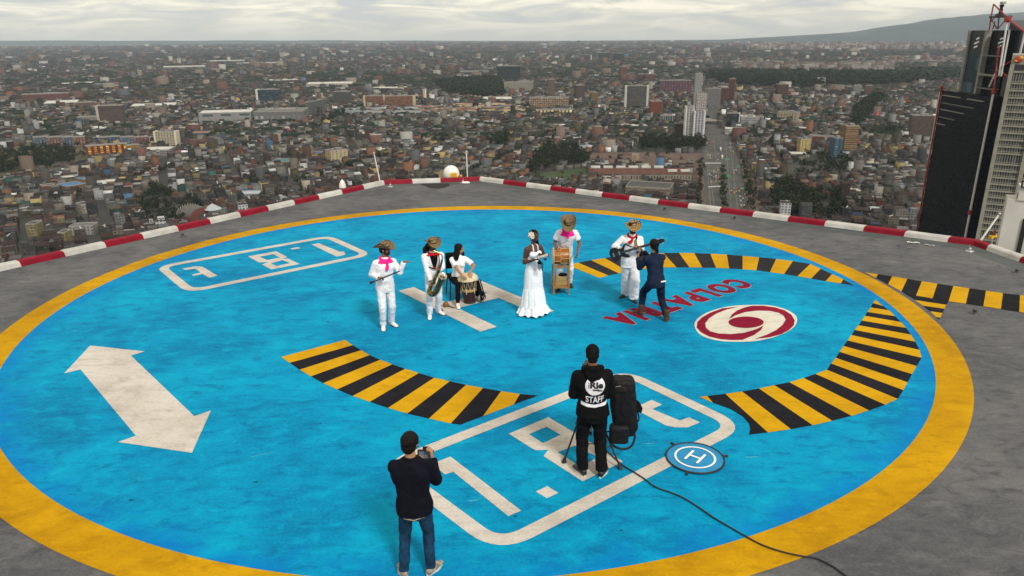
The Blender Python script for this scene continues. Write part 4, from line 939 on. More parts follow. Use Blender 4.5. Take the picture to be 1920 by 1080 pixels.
def upper(L, frac):
    """set-back upper storeys, stair heads and water tanks on some of the flat roofs"""
    n = len(L['x']); k = (rng.random(n) < frac) & (L['ty'] == 0); U = sub(L, k); m = k.sum()
    U = {q: v.copy() for q, v in U.items()}; fw, fd = rng.uniform(.3, .8, m), rng.uniform(.3, .7, m)
    ox, oy = (1 - fw) * U['w'] / 2 * rng.choice([-1, 1], m) * .96, (1 - fd) * U['d'] / 2 * rng.choice([-1, 1], m) * .96
    U['x'] += ox * np.cos(U['yaw']) - oy * np.sin(U['yaw']); U['y'] += ox * np.sin(U['yaw']) + oy * np.cos(U['yaw'])
    U['w'] *= fw; U['d'] *= fd; U['z0'] = U['h'] - .2; U['h'] = U['h'] + rng.uniform(1.5, 3.2, m)
    U['rc'] = tone(ROOFS[rng.choice(len(ROOFS), m, p=RP)]); return U
def city_mesh(name, L, m, want_split=False):
    n = len(L['x']); ty = L['ty'].astype(bool)
    hx, hy = L['w'] / 2, L['d'] / 2; c, s = np.cos(L['yaw']), np.sin(L['yaw'])
    rise = np.where(ty, np.minimum(L['d'], L['w']) * .22, 0)
    loc = [(-1, -1, 0), (1, -1, 0), (1, 1, 0), (-1, 1, 0), (-1, -1, 1), (1, -1, 1), (1, 1, 1), (-1, 1, 1), (-1, 0, 2), (1, 0, 2)]
    V = np.zeros((n, 10, 3))
    for i, (a, b, q) in enumerate(loc):
        lx, ly = a * hx, b * hy; V[:, i, 0] = L['x'] + lx * c - ly * s; V[:, i, 1] = L['y'] + lx * s + ly * c
        V[:, i, 2] = ZG + (L['z0'] if q == 0 else L['h'] + (rise if q == 2 else 0))
    V[~ty, 8:, :] = V[~ty][:, 4:5, :]
    base = np.arange(n) * 10
    walls = np.array([(0, 1, 5, 4), (1, 2, 6, 5), (2, 3, 7, 6), (3, 0, 4, 7)])
    loops, starts, totals, colr, uvs = [], [], [], [], []
    Fw = (base[:, None, None] + walls).reshape(-1, 4)
    z = L['h'] - L['z0']; o_ = rng.uniform(0, 3, n); o0 = np.zeros(n)
    uvw = np.stack([np.stack([np.stack([o_, o0], 1), np.stack([o_ + ln, o0], 1), np.stack([o_ + ln, z], 1), np.stack([o_, z], 1)], 1) for ln in (L['w'], L['d'], L['w'], L['d'])], 1).reshape(-1, 2)
    cw = np.repeat(L['wc'], 4, 0)
    fl = base[~ty]; Fr = fl[:, None] + np.array([4, 5, 6, 7]); cr_ = L['rc'][~ty]
    gb = base[ty]; Fg = (gb[:, None, None] + np.array([(4, 5, 9, 8), (6, 7, 8, 9)])).reshape(-1, 4); cg = np.repeat(L['rc'][ty], 2, 0)
    Ft = (gb[:, None, None] + np.array([(5, 6, 9), (7, 4, 8)])).reshape(-1, 3); ct = np.repeat(L['wc'][ty], 2, 0)
    quads = np.concatenate([Fw, Fr, Fg]); lp = np.concatenate([quads.ravel(), Ft.ravel()])
    tot = np.concatenate([np.full(len(quads), 4), np.full(len(Ft), 3)]); st = np.concatenate([[0], np.cumsum(tot)[:-1]])
    me = bpy.data.meshes.new(name); me.vertices.add(n * 10); me.vertices.foreach_set('co', V.reshape(-1).astype(np.float32))
    me.loops.add(len(lp)); me.loops.foreach_set('vertex_index', lp.astype(np.int32)); me.polygons.add(len(tot))
    me.polygons.foreach_set('loop_start', st.astype(np.int32)); me.polygons.foreach_set('loop_total', tot.astype(np.int32))
    me.update(calc_edges=True)
    ul = me.uv_layers.new(name='UVMap'); U = np.zeros((len(lp), 2)); U[:len(uvw)] = uvw; ul.data.foreach_set('uv', U.ravel().astype(np.float32))
    ca = me.attributes.new('Col', 'FLOAT_COLOR', 'FACE'); CC = np.ones((len(tot), 4)); CC[:, :3] = np.clip(np.concatenate([cw, cr_, cg, ct]), 0, .8); ca.data.foreach_set('color', CC.ravel().astype(np.float32))
    me.materials.append(m); o = bpy.data.objects.new(name, me); C.objects.link(o); return o
M_city = facade_mat('city_wall', None, (.025, .025, .027), 3.0, 2.9, .5, .45, attr=True, dirt=.22)
Z1 = lots(560, 2600, 10.5, 15, 12, 8, .05, 5, 12.5)
Z2 = lots(2600, 6500, 17, 21, 11, 6, .12, 5, 12, -1.35)
Z3 = lots(6500, 16800, 52, 60, 26, 4, .38, 5, 16, -1.5)
# mid-rise scattered through the plain
def scatter_mid(n, r0, r1, w0, w1, h0, h1):
    a = rng.uniform(-.65, .65, n); r = np.sqrt(rng.uniform(r0 ** 2, r1 ** 2, n)); X, Y = r * np.sin(a), r * np.cos(a)
    k = ~excluded(X, Y, 12); px, py = proj_np(np.stack([X, Y, np.full(n, ZG)], 1)); k &= (py < edge_y(px) - 10)
    for poly in [AVENUE, AVENUE_FAR, SIDE_ROAD, PLAZA, LAWN, DIRT] + woodpolys: k &= ~in_poly(px, py, poly)
    X, Y = X[k], Y[k]; n = len(X)
    wc = .7 * np.array([(.17, .085, .065), (.14, .07, .06), (.26, .23, .19), (.12, .13, .14), (.42, .41, .38), (.20, .15, .12)])[rng.integers(0, 6, n)] * rng.uniform(.7, 1.1, (n, 1))
    return dict(x=X, y=Y, w=rng.uniform(w0, w1, n), d=rng.uniform(w0 * .7, w1 * .6, n), h=rng.uniform(h0, h1, n), z0=np.zeros(n), yaw=rng.uniform(-.8, .8, n), wc=wc, rc=ROOFS[rng.choice(len(ROOFS), n, p=RP)], ty=np.zeros(n, int))
def rows(xa, xb, ya, yb, n, rws, h0, h1, cols):
    """rows of housing slabs on the far plain"""
    L = []
    for j in range(rws):
        for i in range(n):
            t = (i + rng.uniform(.2, .8)) / n; u = (j + .5) / rws; g = grd(xa + (xb - xa) * t, ya + (yb - ya) * u); L.append((g.x, g.y))
    L = np.array(L); m = len(L)
    return dict(x=L[:, 0], y=L[:, 1], w=rng.uniform(26, 60, m), d=rng.uniform(14, 24, m), h=rng.uniform(h0, h1, m), z0=np.zeros(m), yaw=rng.uniform(-.5, .5, m), wc=np.array(cols)[rng.integers(0, len(cols), m)] * rng.uniform(.8, 1.2, (m, 1)), rc=ROOFS[rng.choice(len(ROOFS), m, p=RP)], ty=np.zeros(m, int))
PK = [(.10, .072, .068), (.085, .055, .05), (.12, .105, .095), (.17, .155, .145)]
def sheds(n, r0, r1):
    S_ = scatter_mid(n, r0, r1, 34, 85, 6, 10); m = len(S_['x']); S_['rc'] = np.array([(.45, .45, .43), (.28, .28, .27), (.36, .34, .28), (.12, .12, .12), (.06, .065, .07), (.02, .11, .2), (.3, .31, .31), (.55, .55, .53), (.16, .05, .04)])[rng.integers(0, 9, m)] * rng.uniform(.6, 1.1, (m, 1)); return S_
FAR = cat_(sheds(120, 1500, 3200), sheds(330, 2800, 6500), sheds(380, 6500, 15500), scatter_mid(110, 1250, 3000, 12, 24, 14, 30), scatter_mid(260, 2600, 7000, 16, 45, 18, 42), scatter_mid(420, 7000, 16500, 30, 90, 20, 55),
           rows(1452, 1670, 127, 136, 46, 3, 20, 42, PK), rows(1380, 1440, 124, 134, 16, 4, 20, 40, PK), rows(1400, 1810, 84, 96, 90, 5, 25, 60, PK + [(.26, .25, .24)]),
           rows(1655, 1800, 108, 122, 30, 3, 12, 26, PK), rows(860, 970, 201, 216, 22, 4, 9, 14, [(.25, .13, .08), (.36, .28, .16)]), rows(785, 850, 205, 216, 14, 3, 9, 13, [(.25, .11, .07), (.3, .2, .12)]),
           rows(660, 780, 208, 222, 16, 2, 12, 16, [(.25, .27, .25), (.22, .25, .28)]), rows(1240, 1330, 97, 125, 12, 3, 14, 30, PK))
# split off the individual near houses
px, py = proj_np(np.stack([Z1['x'], Z1['y'], ZG + Z1['h']], 1))
vis = (py < edge_y(px) - 3) & (px > 4) & (px < 1915)
# hidden behind the skyscrapers on the right
vis &= ~((px > 1722) & (py > 60))
dd = np.hypot(Z1['x'], Z1['y']); dd[~vis] = 1e9
near = np.argsort(dd)[:290]; isn = np.zeros(len(dd), bool); isn[near] = True
NEAR = sub(Z1, isn); REST = sub(Z1, ~isn)
allb = cat_(REST, upper(REST, .5), Z2, upper(Z2, .3), Z3, FAR)
tag(city_mesh('distant_houses', allb, M_city), 'dense mass of low houses and blocks covering the plain', None, None, 'stuff')
# ---- nearest houses, each one a thing
M_hroof = {}
def cname(c):
    r_, g, b_ = c
    v = (r_ + g + b_) / 3
    if max(c) - min(c) < .045: return 'white' if v > .42 else 'pale' if v > .26 else 'grey' if v > .10 else 'charcoal'
    if b_ > r_ * 1.15: return 'blue' if b_ > g * 1.25 else 'teal'
    if g > r_ * 1.2: return 'green'
    if r_ > g * 2.3: return 'red' if g < .09 and b_ < .06 else 'brick'
    if r_ > g * 1.5: return 'brown' if v < .12 else 'orange'
    if b_ < r_ * .5: return 'ochre'
    return 'cream' if v > .3 else 'beige' if v > .17 else 'drab'
def rcname(c):
    n = cname(c); return {'cream': 'pale', 'beige': 'tan'}.get(n, n)
_hm = {}
def house_mats(wc, rc):
    kw = 'w%02d%02d%02d' % tuple(int(x * 33) for x in wc)
    if kw not in _hm: _hm[kw] = facade_mat('house_wall', tuple(wc), (.03, .03, .032), 2.6 + rng.random(), 2.9, .5, .42)
    kr = 'r%02d%02d%02d' % tuple(int(x * 40) for x in rc)
    if kr not in _hm:
        m = bpy.data.materials.new('house_roof'); m.use_nodes = True; nt_ = m.node_tree; b = nt_.nodes['Principled BSDF']; b.inputs['Roughness'].default_value = .9
        tc_ = N(nt_, 'ShaderNodeTexCoord'); nz = N(nt_, 'ShaderNodeTexNoise'); nz.inputs['Scale'].default_value = .5; nz.inputs['Detail'].default_value = 7; nt_.links.new(tc_.outputs['Object'], nz.inputs[0])
        rp = N(nt_, 'ShaderNodeValToRGB'); nt_.links.new(nz.outputs[0], rp.inputs[0]); e = rp.color_ramp.elements
        e[0].position = .35; e[1].position = .65; e[0].color = tuple(x * .6 for x in rc) + (1,); e[1].color = tuple(min(.8, x * 1.35) for x in rc) + (1,); nt_.links.new(rp.outputs[0], b.inputs['Base Color']); _hm[kr] = m
    return _hm[kw], _hm[kr]
LMK = [(401, 400, 'the round white building'), (368, 398, 'the barrel vaulted hall'), (160, 390, 'the cream office building'), (95, 356, 'the square orange block'), (135, 355, 'the long blue shed'), (70, 440, 'the left mustard block'), (126, 450, 'the right mustard block'),
       (160, 432, 'the long white house'), (238, 441, 'the mint green house'), (465, 368, 'the pale blue roof'), (632, 300, 'the lone cream tower'), (1215, 362, 'the flat beige complex'), (1360, 380, 'the avenue'), (1510, 385, 'the corner park'), (1500, 285, 'the pale yellow tower'), (1585, 285, 'the tan banded tower'),
       (1640, 420, 'the right parapet'), (1717, 400, 'the dark skyscraper'), (272, 332, 'the crimson roofed hall'), (703, 320, 'the leaning white mast'), (846, 320, 'the white radome'), (875, 300, 'the upright white mast'), (300, 400, 'the dark square'), (30, 330, 'the left park'), (550, 370, 'the left parapet'), (1200, 325, 'the terracotta building'), (1535, 318, 'the grove of trees')]
seen = {}
hp = []
for i in range(len(NEAR['x'])):
    q = {k: v[i] for k, v in NEAR.items()}; X, Y = q['x'], q['y']; x_, y_ = topx((X, Y, ZG + q['h'])); hp.append((x_, y_, q))
hp.sort(key=lambda t: (round(t[1] / 12), t[0]))
ORD = ['', 'second ', 'third ', 'fourth ', 'fifth ', 'sixth ', 'seventh ', 'eighth ', 'ninth ', 'tenth ', 'eleventh ', 'twelfth ']
for x_, y_, q in hp:
    lx, ly, ln = min(LMK, key=lambda l: (l[0] - x_) ** 2 + 2.5 * (l[1] - y_) ** 2)
    dx, dy = x_ - lx, y_ - ly
    side = ('right' if dx > 0 else 'left') if abs(dx) > 10 else ''
    dep_ = 'behind' if dy < -12 else 'ahead' if dy > 12 else ''
    rel = (dep_ + ' ' + side + ' of') if side and dep_ else side + ' of' if side else 'ahead of' if dep_ == 'ahead' else 'behind' if dep_ else 'beside'
    st = max(1, int(round(q['h'] / 2.9))); gb = q['ty'] == 1
    size = {1: 'single-storey', 2: 'two-storey', 3: 'three-storey', 4: 'four-storey'}.get(st, 'tall')
    core = '%s %s house, %s %s roof, %s %s' % (size, cname(q['wc']), rcname(q['rc']), 'pitched' if gb else 'flat', rel, ln)
    k = seen.get(core, 0); seen[core] = k + 1
    lab = core if k == 0 else core + ', %sfrom left' % ORD[min(k, 11)]
    r_ = empty('house', (X0 := float(q['x']), float(q['y']), ZG), float(q['yaw']), lab, 'house', 'low houses of the near city')
    mw, mr = house_mats(q['wc'], q['rc']); w_, d_, h_ = float(q['w']), float(q['d']), float(q['h'])
    solid('wall', w_, d_, 0, h_, mw, r_, top=False)
    b = MB(); hx, hy = w_ / 2, d_ / 2
    if gb:
        rs = min(w_, d_) * .24; b.add([(-hx - .3, -hy - .4, h_ - .05), (hx + .3, -hy - .4, h_ - .05), (hx + .3, hy + .4, h_ - .05), (-hx - .3, hy + .4, h_ - .05), (-hx - .3, 0, h_ + rs), (hx + .3, 0, h_ + rs)], [(0, 1, 5, 4), (2, 3, 4, 5), (1, 2, 5), (3, 0, 4)])
        b.build('roof', mr, r_)
    else:
        b.box((0, 0, h_ - .5), (w_ - .3, d_ - .3, .3)); b.build('roof', mr, r_)
        if rng.random() < .6:
            fw, fd = rng.uniform(.35, .75), rng.uniform(.3, .6)
            solid('upper_storey', w_ * fw, d_ * fd, h_ - .4, h_ + rng.uniform(1.8, 2.8), mw, r_, (1 - fw) * w_ / 2 * rng.choice([-.9, .9]), (1 - fd) * d_ / 2 * rng.choice([-.9, .9]))
        if rng.random() < .6:
            b = MB(); b.tube((w_ * rng.uniform(-.3, .3), d_ * rng.uniform(-.3, .3), h_ - .3), (w_ * .1, d_ * .1, h_ + 1.1), .6, .6, 8); b.build('water_tank', M_roofd if rng.random() < .5 else M_roofw, r_)

# ---- trees
M_leaf = [mat('foliage_%s' % n, c1, .95, col2=c2, scale=.8, spec=.2) for n, c1, c2 in (('dark', (.005, .011, .005), (.013, .024, .010)), ('mid', (.009, .018, .007), (.022, .036, .014)), ('olive', (.012, .017, .007), (.030, .036, .016)))]
M_bark = mat('bark', (.05, .04, .03), .95, var=.3, scale=2)
def crown_verts(seed, n=420, rx=1, rz=1):
    rg = np.random.default_rng(seed); K_ = 11
    cs = rg.normal(0, .42, (K_, 3)); cs[:, 2] = cs[:, 2] * .8 + .1; rr = rg.uniform(.28, .5, K_)
    V = []; Fs = []
    for i in range(n):
        k = rg.integers(0, K_); d = rg.normal(0, 1, 3); d /= np.linalg.norm(d); p_ = cs[k] + d * rr[k] * rg.uniform(.75, 1.08)
        p_ = p_ * (rx, rx, rz); t = rg.normal(0, 1, 3); t /= np.linalg.norm(t); u = np.cross(t, d); u /= np.linalg.norm(u) + 1e-6; t = np.cross(d, u)
        s = rg.uniform(.07, .15); b = len(V)
        V += [p_ - u * s - t * s * .6, p_ + u * s - t * s * .6, p_ + u * s * .8 + t * s * .7, p_ - u * s * .7 + t * s * .8]; Fs.append((b, b + 1, b + 2, b + 3))
    return np.array(V), Fs
def limb_verts(seed):
    rg = np.random.default_rng(seed); b = MB(); b.tube((0, 0, -2.0), (0, 0, -.2), .10, .06, 8)
    for k in range(5):
        a = 2 * math.pi * k / 5 + rg.uniform(-.3, .3); b.tube((0, 0, -.7 + .12 * k), (.5 * math.cos(a), .5 * math.sin(a), .1 + .1 * k), .045, .015, 6)
    return b
variants = []
for s in range(6):
    V, Fs = crown_verts(100 + s, 520, 1.0, (.95, .8, 1.15, .9, 1.3, .85)[s])
    cm = bpy.data.meshes.new('crown'); cm.from_pydata([tuple(v) for v in V], [], Fs); cm.materials.append(M_leaf[s % 3])
    lb = limb_verts(s); tm = bpy.data.meshes.new('trunk'); tm.from_pydata(lb.v, [], lb.f); tm.materials.append(M_bark); variants.append((cm, tm, V, Fs))
tree_pts = []
for nm, (poly, dens, hh) in WOODS.items():
    G = [grd(*q) for q in poly]; xs = [g.x for g in G]; ys = [g.y for g in G]
    area = abs(sum(G[i].x * G[(i + 1) % len(G)].y - G[(i + 1) % len(G)].x * G[i].y for i in range(len(G)))) / 2
    bb = (max(xs) - min(xs)) * (max(ys) - min(ys)); n = int(min(9000, area / 1e4 * dens) * bb / area)
    X = rng.uniform(min(xs), max(xs), n); Y = rng.uniform(min(ys), max(ys), n)
    k = in_poly(X, Y, [(g.x, g.y) for g in G]) & ~excluded(X, Y, -2)
    big = {'far_belt': 2.4, 'far_wood_dark': 1.4}.get(nm, 1)
    for x, y in zip(X[k], Y[k]): tree_pts.append((x, y, hh * rng.uniform(.7, 1.25) * (big ** .5), nm, big))
# street and garden trees among the houses
n = 2600; a = rng.uniform(-.62, .62, n); r_ = np.sqrt(rng.uniform(600 ** 2, 3600 ** 2, n)); X, Y = r_ * np.sin(a), r_ * np.cos(a)
px, py = proj_np(np.stack([X, Y, np.full(n, ZG)], 1)); k = ~excluded(X, Y, 0) & ~in_poly(px, py, AVENUE) & (py < edge_y(px) + 10) & ~in_poly(px, py, PLAZA)
for x, y in zip(X[k], Y[k]): tree_pts.append((x, y, rng.uniform(6, 12), 'garden', 1))
# rows along the diagonal streets and the avenue
for (xa, ya, xb, yb, m) in ((560, 345, 1000, 215, 90), (720, 400, 1075, 235, 80), (1420, 300, 1500, 200, 40), (250, 340, 620, 235, 60), (1308, 400, 1314, 300, 22), (1412, 400, 1392, 300, 22), (1356, 395, 1353, 315, 14), (-50, 330, 340, 262, 60)):
    for j in range(m):
        t = (j + rng.random()) / m; g = grd(xa + (xb - xa) * t + rng.normal(0, 2), ya + (yb - ya) * t); tree_pts.append((g.x, g.y, rng.uniform(7, 13), 'street', 1))
TP = np.array([(t[0], t[1], t[2], t[4]) for t in tree_pts]); tn = [t[3] for t in tree_pts]
px, py = proj_np(np.stack([TP[:, 0], TP[:, 1], ZG + TP[:, 2]], 1))
size = TP[:, 2] * TP[:, 3] / np.hypot(TP[:, 0], TP[:, 1]); ok = (py < edge_y(px) - 2) & (px > 2) & (px < 1918) & ~((px > 1722) & (py > 60))
sc_ = np.where(ok, size, 0); order = np.argsort(-sc_)[:230]; ind = set(order.tolist())
WN = {'park_left': 'in the left park', 'far_wood_dark': 'in the far wood', 'park_mid': 'in the central park', 'avenue_row': 'below the white towers', 'plaza_trees': 'on the brick plaza', 'diagonal_wood': 'in the diagonal wood',
      'corner_park': 'in the corner park', 'square_left': 'in the dark square', 'railway_trees': 'by the mall', 'west_grove': 'in the grove', 'far_belt': 'in the far belt', 'left_square': 'in the small square', 'campus': 'by the skyscraper', 'garden': 'among low houses', 'street': 'along a street'}
first = {}
shape_n = ['round', 'flattened', 'oval', 'spreading', 'pointed', 'wide']
for i in sorted(ind, key=lambda q: (tn[q], px[q])):
    x, y, h, big = TP[i]; v = i % 6
    root = bpy.data.objects.new('tree', None); C.objects.link(root); root.location = (x, y, ZG); root.rotation_euler = (0, 0, rng.uniform(0, 6.28)); s = h * .42; root.scale = (s * rng.uniform(.85, 1.2), s * rng.uniform(.85, 1.2), s)
    lx, ly, ln = min(LMK, key=lambda l: (l[0] - px[i]) ** 2 + 2.5 * (l[1] - py[i]) ** 2)
    rel = 'near' if abs(lx - px[i]) < 12 else ('left of' if px[i] < lx else 'right of')
    core = '%s %s tree %s, %s %s' % (('high' if h > 14 else 'small' if h < 8.5 else 'mid-sized'), shape_n[v], WN[tn[i]], rel, ln)
    k = first.get(core, 0); first[core] = k + 1
    tag(root, core if k == 0 else core + ', %sfrom left' % ORD[min(k, 11)], 'tree', 'trees in the near city')
    for nm, me in (('crown', variants[v][0]), ('trunk', variants[v][1])):
        o = bpy.data.objects.new(nm, me); C.objects.link(o); o.parent = root; o.location = (0, 0, 1.45)
def tree_mass(name, idx, label, step=1):
    VV = []; FF = []; MI = []; off = 0
    for i in idx:
        x, y, h, big = TP[i]; v = i % 6; V, Fs = variants[v][2], variants[v][3]
        dist = math.hypot(x, y); keep = 140 if dist < 1800 else 70 if dist < 3500 else 34
        m = min(keep, len(Fs)); s = h * .42 * big; grow = math.sqrt(520 / m) * .62
        Vq = V.reshape(-1, 4, 3)[:m]; cen = Vq.mean(1, keepdims=True); Vq = cen + (Vq - cen) * grow
        a = rng.uniform(0, 6.28); c, sn = math.cos(a), math.sin(a); W = Vq.reshape(-1, 3) * (s, s, s / big)
        W = np.stack([x + W[:, 0] * c - W[:, 1] * sn, y + W[:, 0] * sn + W[:, 1] * c, ZG + h * .58 + W[:, 2]], 1); VV.append(W); MI.append(np.full(m, v % 3))
        FF.append(np.arange(m * 4).reshape(m, 4) + off); off += m * 4
    VV = np.concatenate(VV); FF = np.concatenate(FF); MI = np.concatenate(MI); me = bpy.data.meshes.new(name)
    me.vertices.add(len(VV)); me.vertices.foreach_set('co', VV.ravel().astype(np.float32)); me.loops.add(FF.size); me.loops.foreach_set('vertex_index', FF.ravel().astype(np.int32))
    me.polygons.add(len(FF)); me.polygons.foreach_set('loop_start', (np.arange(len(FF)) * 4).astype(np.int32)); me.polygons.foreach_set('loop_total', np.full(len(FF), 4, np.int32)); me.polygons.foreach_set('material_index', MI.astype(np.int32))
    me.update(calc_edges=True)
    for m in M_leaf: me.materials.append(m)
    o = bpy.data.objects.new(name, me); C.objects.link(o); tag(o, label, None, None, 'stuff')
tree_mass('woodland', [i for i in range(len(TP)) if i not in ind], 'dark trees and woods between the houses of the plain')
# far woods: low lumpy canopy on the plain
def far_woods():
    VV = []; FF = []; off = 0
    bands = [(.35, -40, 1900, 112, 262, 2600), (900, -100, 1990, 97, 106, 900), (1, 1380, 1820, 98, 110, 700), (1, 1330, 1815, 138, 152, 500), (1, 560, 740, 138, 150, 160), (1, 680, 860, 148, 160, 120), (1, 1000, 1400, 104, 150, 420), (1, 300, 440, 96, 100, 120), (1, 0, 960, 100, 170, 420), (1, 1400, 1800, 115, 140, 300)]
    for ks, x0, x1, y0, y1, n in bands:
        ks = ks if ks < 1 else 1
        for _k in range(n):
            qx, qy = rng.uniform(x0, x1), rng.uniform(y0, y1)
            if 1275 < qx < 1420 and qy > 160: continue
            g = grd(qx, qy); s = (g.y / 6000 * rng.uniform(14, 60) if ks == 1 else rng.uniform(6, 17))
            m = 8; ring = []
            for q in range(m):
                a = 2 * math.pi * q / m; rr = s * rng.uniform(.6, 1.15); ring.append((g.x + rr * 1.6 * math.cos(a), g.y + rr * 2.2 * math.sin(a), ZG + rng.uniform(1, 5)))
            hh = rng.uniform(9, 19) * (1 if ks == 1 else .7); ring2 = [(g.x + (p_[0] - g.x) * rng.uniform(.5, .8), g.y + (p_[1] - g.y) * rng.uniform(.5, .8), ZG + hh * rng.uniform(.75, 1.1)) for p_ in ring]
            VV += ring + ring2 + [(g.x, g.y, ZG + hh)]
            for q in range(m):
                FF.append((off + q, off + (q + 1) % m, off + m + (q + 1) % m, off + m + q)); FF.append((off + m + q, off + m + (q + 1) % m, off + 2 * m))
            off += 2 * m + 1
    tag(mesh_obj('far_woods', VV, FF, M_leaf[0]), 'far-off belts of dark woodland fading into haze', None, None, 'stuff')
far_woods()

# ---- traffic on the avenue
def car_mesh(col, nm):
    b = MB(); b.box((0, 0, .62), (1.8, 4.4, .62)); b.build
    b.add([(-.8, -1.3, .93), (.8, -1.3, .93), (.8, 1.1, .93), (-.8, 1.1, .93), (-.65, -.85, 1.45), (.65, -.85, 1.45), (.65, .65, 1.45), (-.65, .65, 1.45)], [(4, 5, 6, 7)])
    b.mi = 1; b.add([(-.8, -1.3, .93), (.8, -1.3, .93), (.8, 1.1, .93), (-.8, 1.1, .93), (-.65, -.85, 1.45), (.65, -.85, 1.45), (.65, .65, 1.45), (-.65, .65, 1.45)], [(0, 1, 5, 4), (1, 2, 6, 5), (2, 3, 7, 6), (3, 0, 4, 7)])
    for sx in (-1, 1):
        for y in (-1.35, 1.35): b.tube((sx * .7, y, .33), (sx * .93, y, .33), .33, .33, 10)
    return b
CARC = [('white', (.6, .6, .6)), ('yellow', (.6, .35, .02)), ('silver', (.35, .36, .37)), ('black', (.02, .02, .022)), ('red', (.35, .02, .02)), ('blue', (.03, .08, .25)), ('grey', (.12, .12, .125))]
M_cargl = mat('car_glass', (.015, .017, .02), .15)
protos = []
for nm, c_ in CARC:
    o = car_mesh(c_, nm).build('car', [mat('car_paint_' + nm, c_, .3), M_cargl]); protos.append(o)
adir = (grd(1358, 300) - grd(1364, 390)).normalized(); arz = math.atan2(adir.y, adir.x) - math.pi / 2
used = set(); spots = []
for (x0, x1, y0, y1, n) in ((1327, 1345, 318, 332, 26), (1325, 1346, 284, 300, 20), (1330, 1350, 332, 342, 10), (1370, 1396, 350, 362, 20), (1384, 1400, 364, 388, 14), (1368, 1384, 312, 328, 12), (1362, 1378, 268, 290, 16), (1324, 1340, 250, 282, 12), (1346, 1362, 235, 262, 12)):
    for _ in range(n): spots.append((rng.uniform(x0, x1), rng.uniform(y0, y1)))
taken = []; per = {}
for (x, y) in spots:
    g = grd(x, y)
    u = (g.x * adir.x + g.y * adir.y) // 6.5; v = (g.x * -adir.y + g.y * adir.x) // 3.2
    if (u, v) in taken: continue
    taken.append((u, v)); gx = adir.x * u * 6.5 - adir.y * v * 3.2; gy = adir.y * u * 6.5 + adir.x * v * 3.2
    k = rng.choice(7, p=[.33, .2, .15, .1, .07, .05, .1]); nm = CARC[k][0]
    if k not in used: o = protos[k]; used.add(k)
    else: o = protos[k].copy(); C.objects.link(o)
    o.location = (gx, gy, ZG + .12); o.rotation_euler = (0, 0, arz)
    per.setdefault(nm, []).append((y, x, o))
for nm, L in per.items():
    L.sort(key=lambda t: (-t[0], t[1]))
    for i, (y, x, o) in enumerate(L):
        lane = 'left side of avenue' if x < 1354 else 'right side of avenue'
        part = 'nearest stretch' if y > 345 else 'beyond the crosswalk' if y > 308 else 'middle stretch' if y > 265 else 'by the overpass'
        L[i] = (y, x, o, lane, part)
    cnt = {}
    for (y, x, o, lane, part) in L:
        k = (lane, part); c_ = cnt.get(k, 0); cnt[k] = c_ + 1
        tag(o, 'small %s car, %s, %s, %sfrom the front' % (nm, lane, part, ORD[min(c_, 11)] or 'first '), 'car', 'cars on the avenue')
for k in range(7):
    if k not in used: bpy.data.objects.remove(protos[k])
for i, (x, y, lb) in enumerate(((1351, 281, 'long pale articulated bus in the middle lane of the avenue, the far one'), (1354, 296, 'long pale articulated bus in the middle lane of the avenue, the near one'))):
    g = grd(x, y); b = MB(); b.box((0, -6.6, 1.7), (2.6, 12, 2.8)); b.box((0, 6.6, 1.7), (2.6, 12, 2.8)); b.box((0, 0, 1.7), (2.3, 1.4, 2.5))
    o = b.build('bus', mat('bus_cream', (.5, .47, .42), .4), None, bevel=.15); o.location = (g.x, g.y, ZG + .12); o.rotation_euler = (0, 0, arz); tag(o, lb, 'bus', 'buses on the avenue')
    q = MB(); q.box((0, 0, 2.2), (2.66, 24, .9)); q.build('window_band', M_cargl, o)

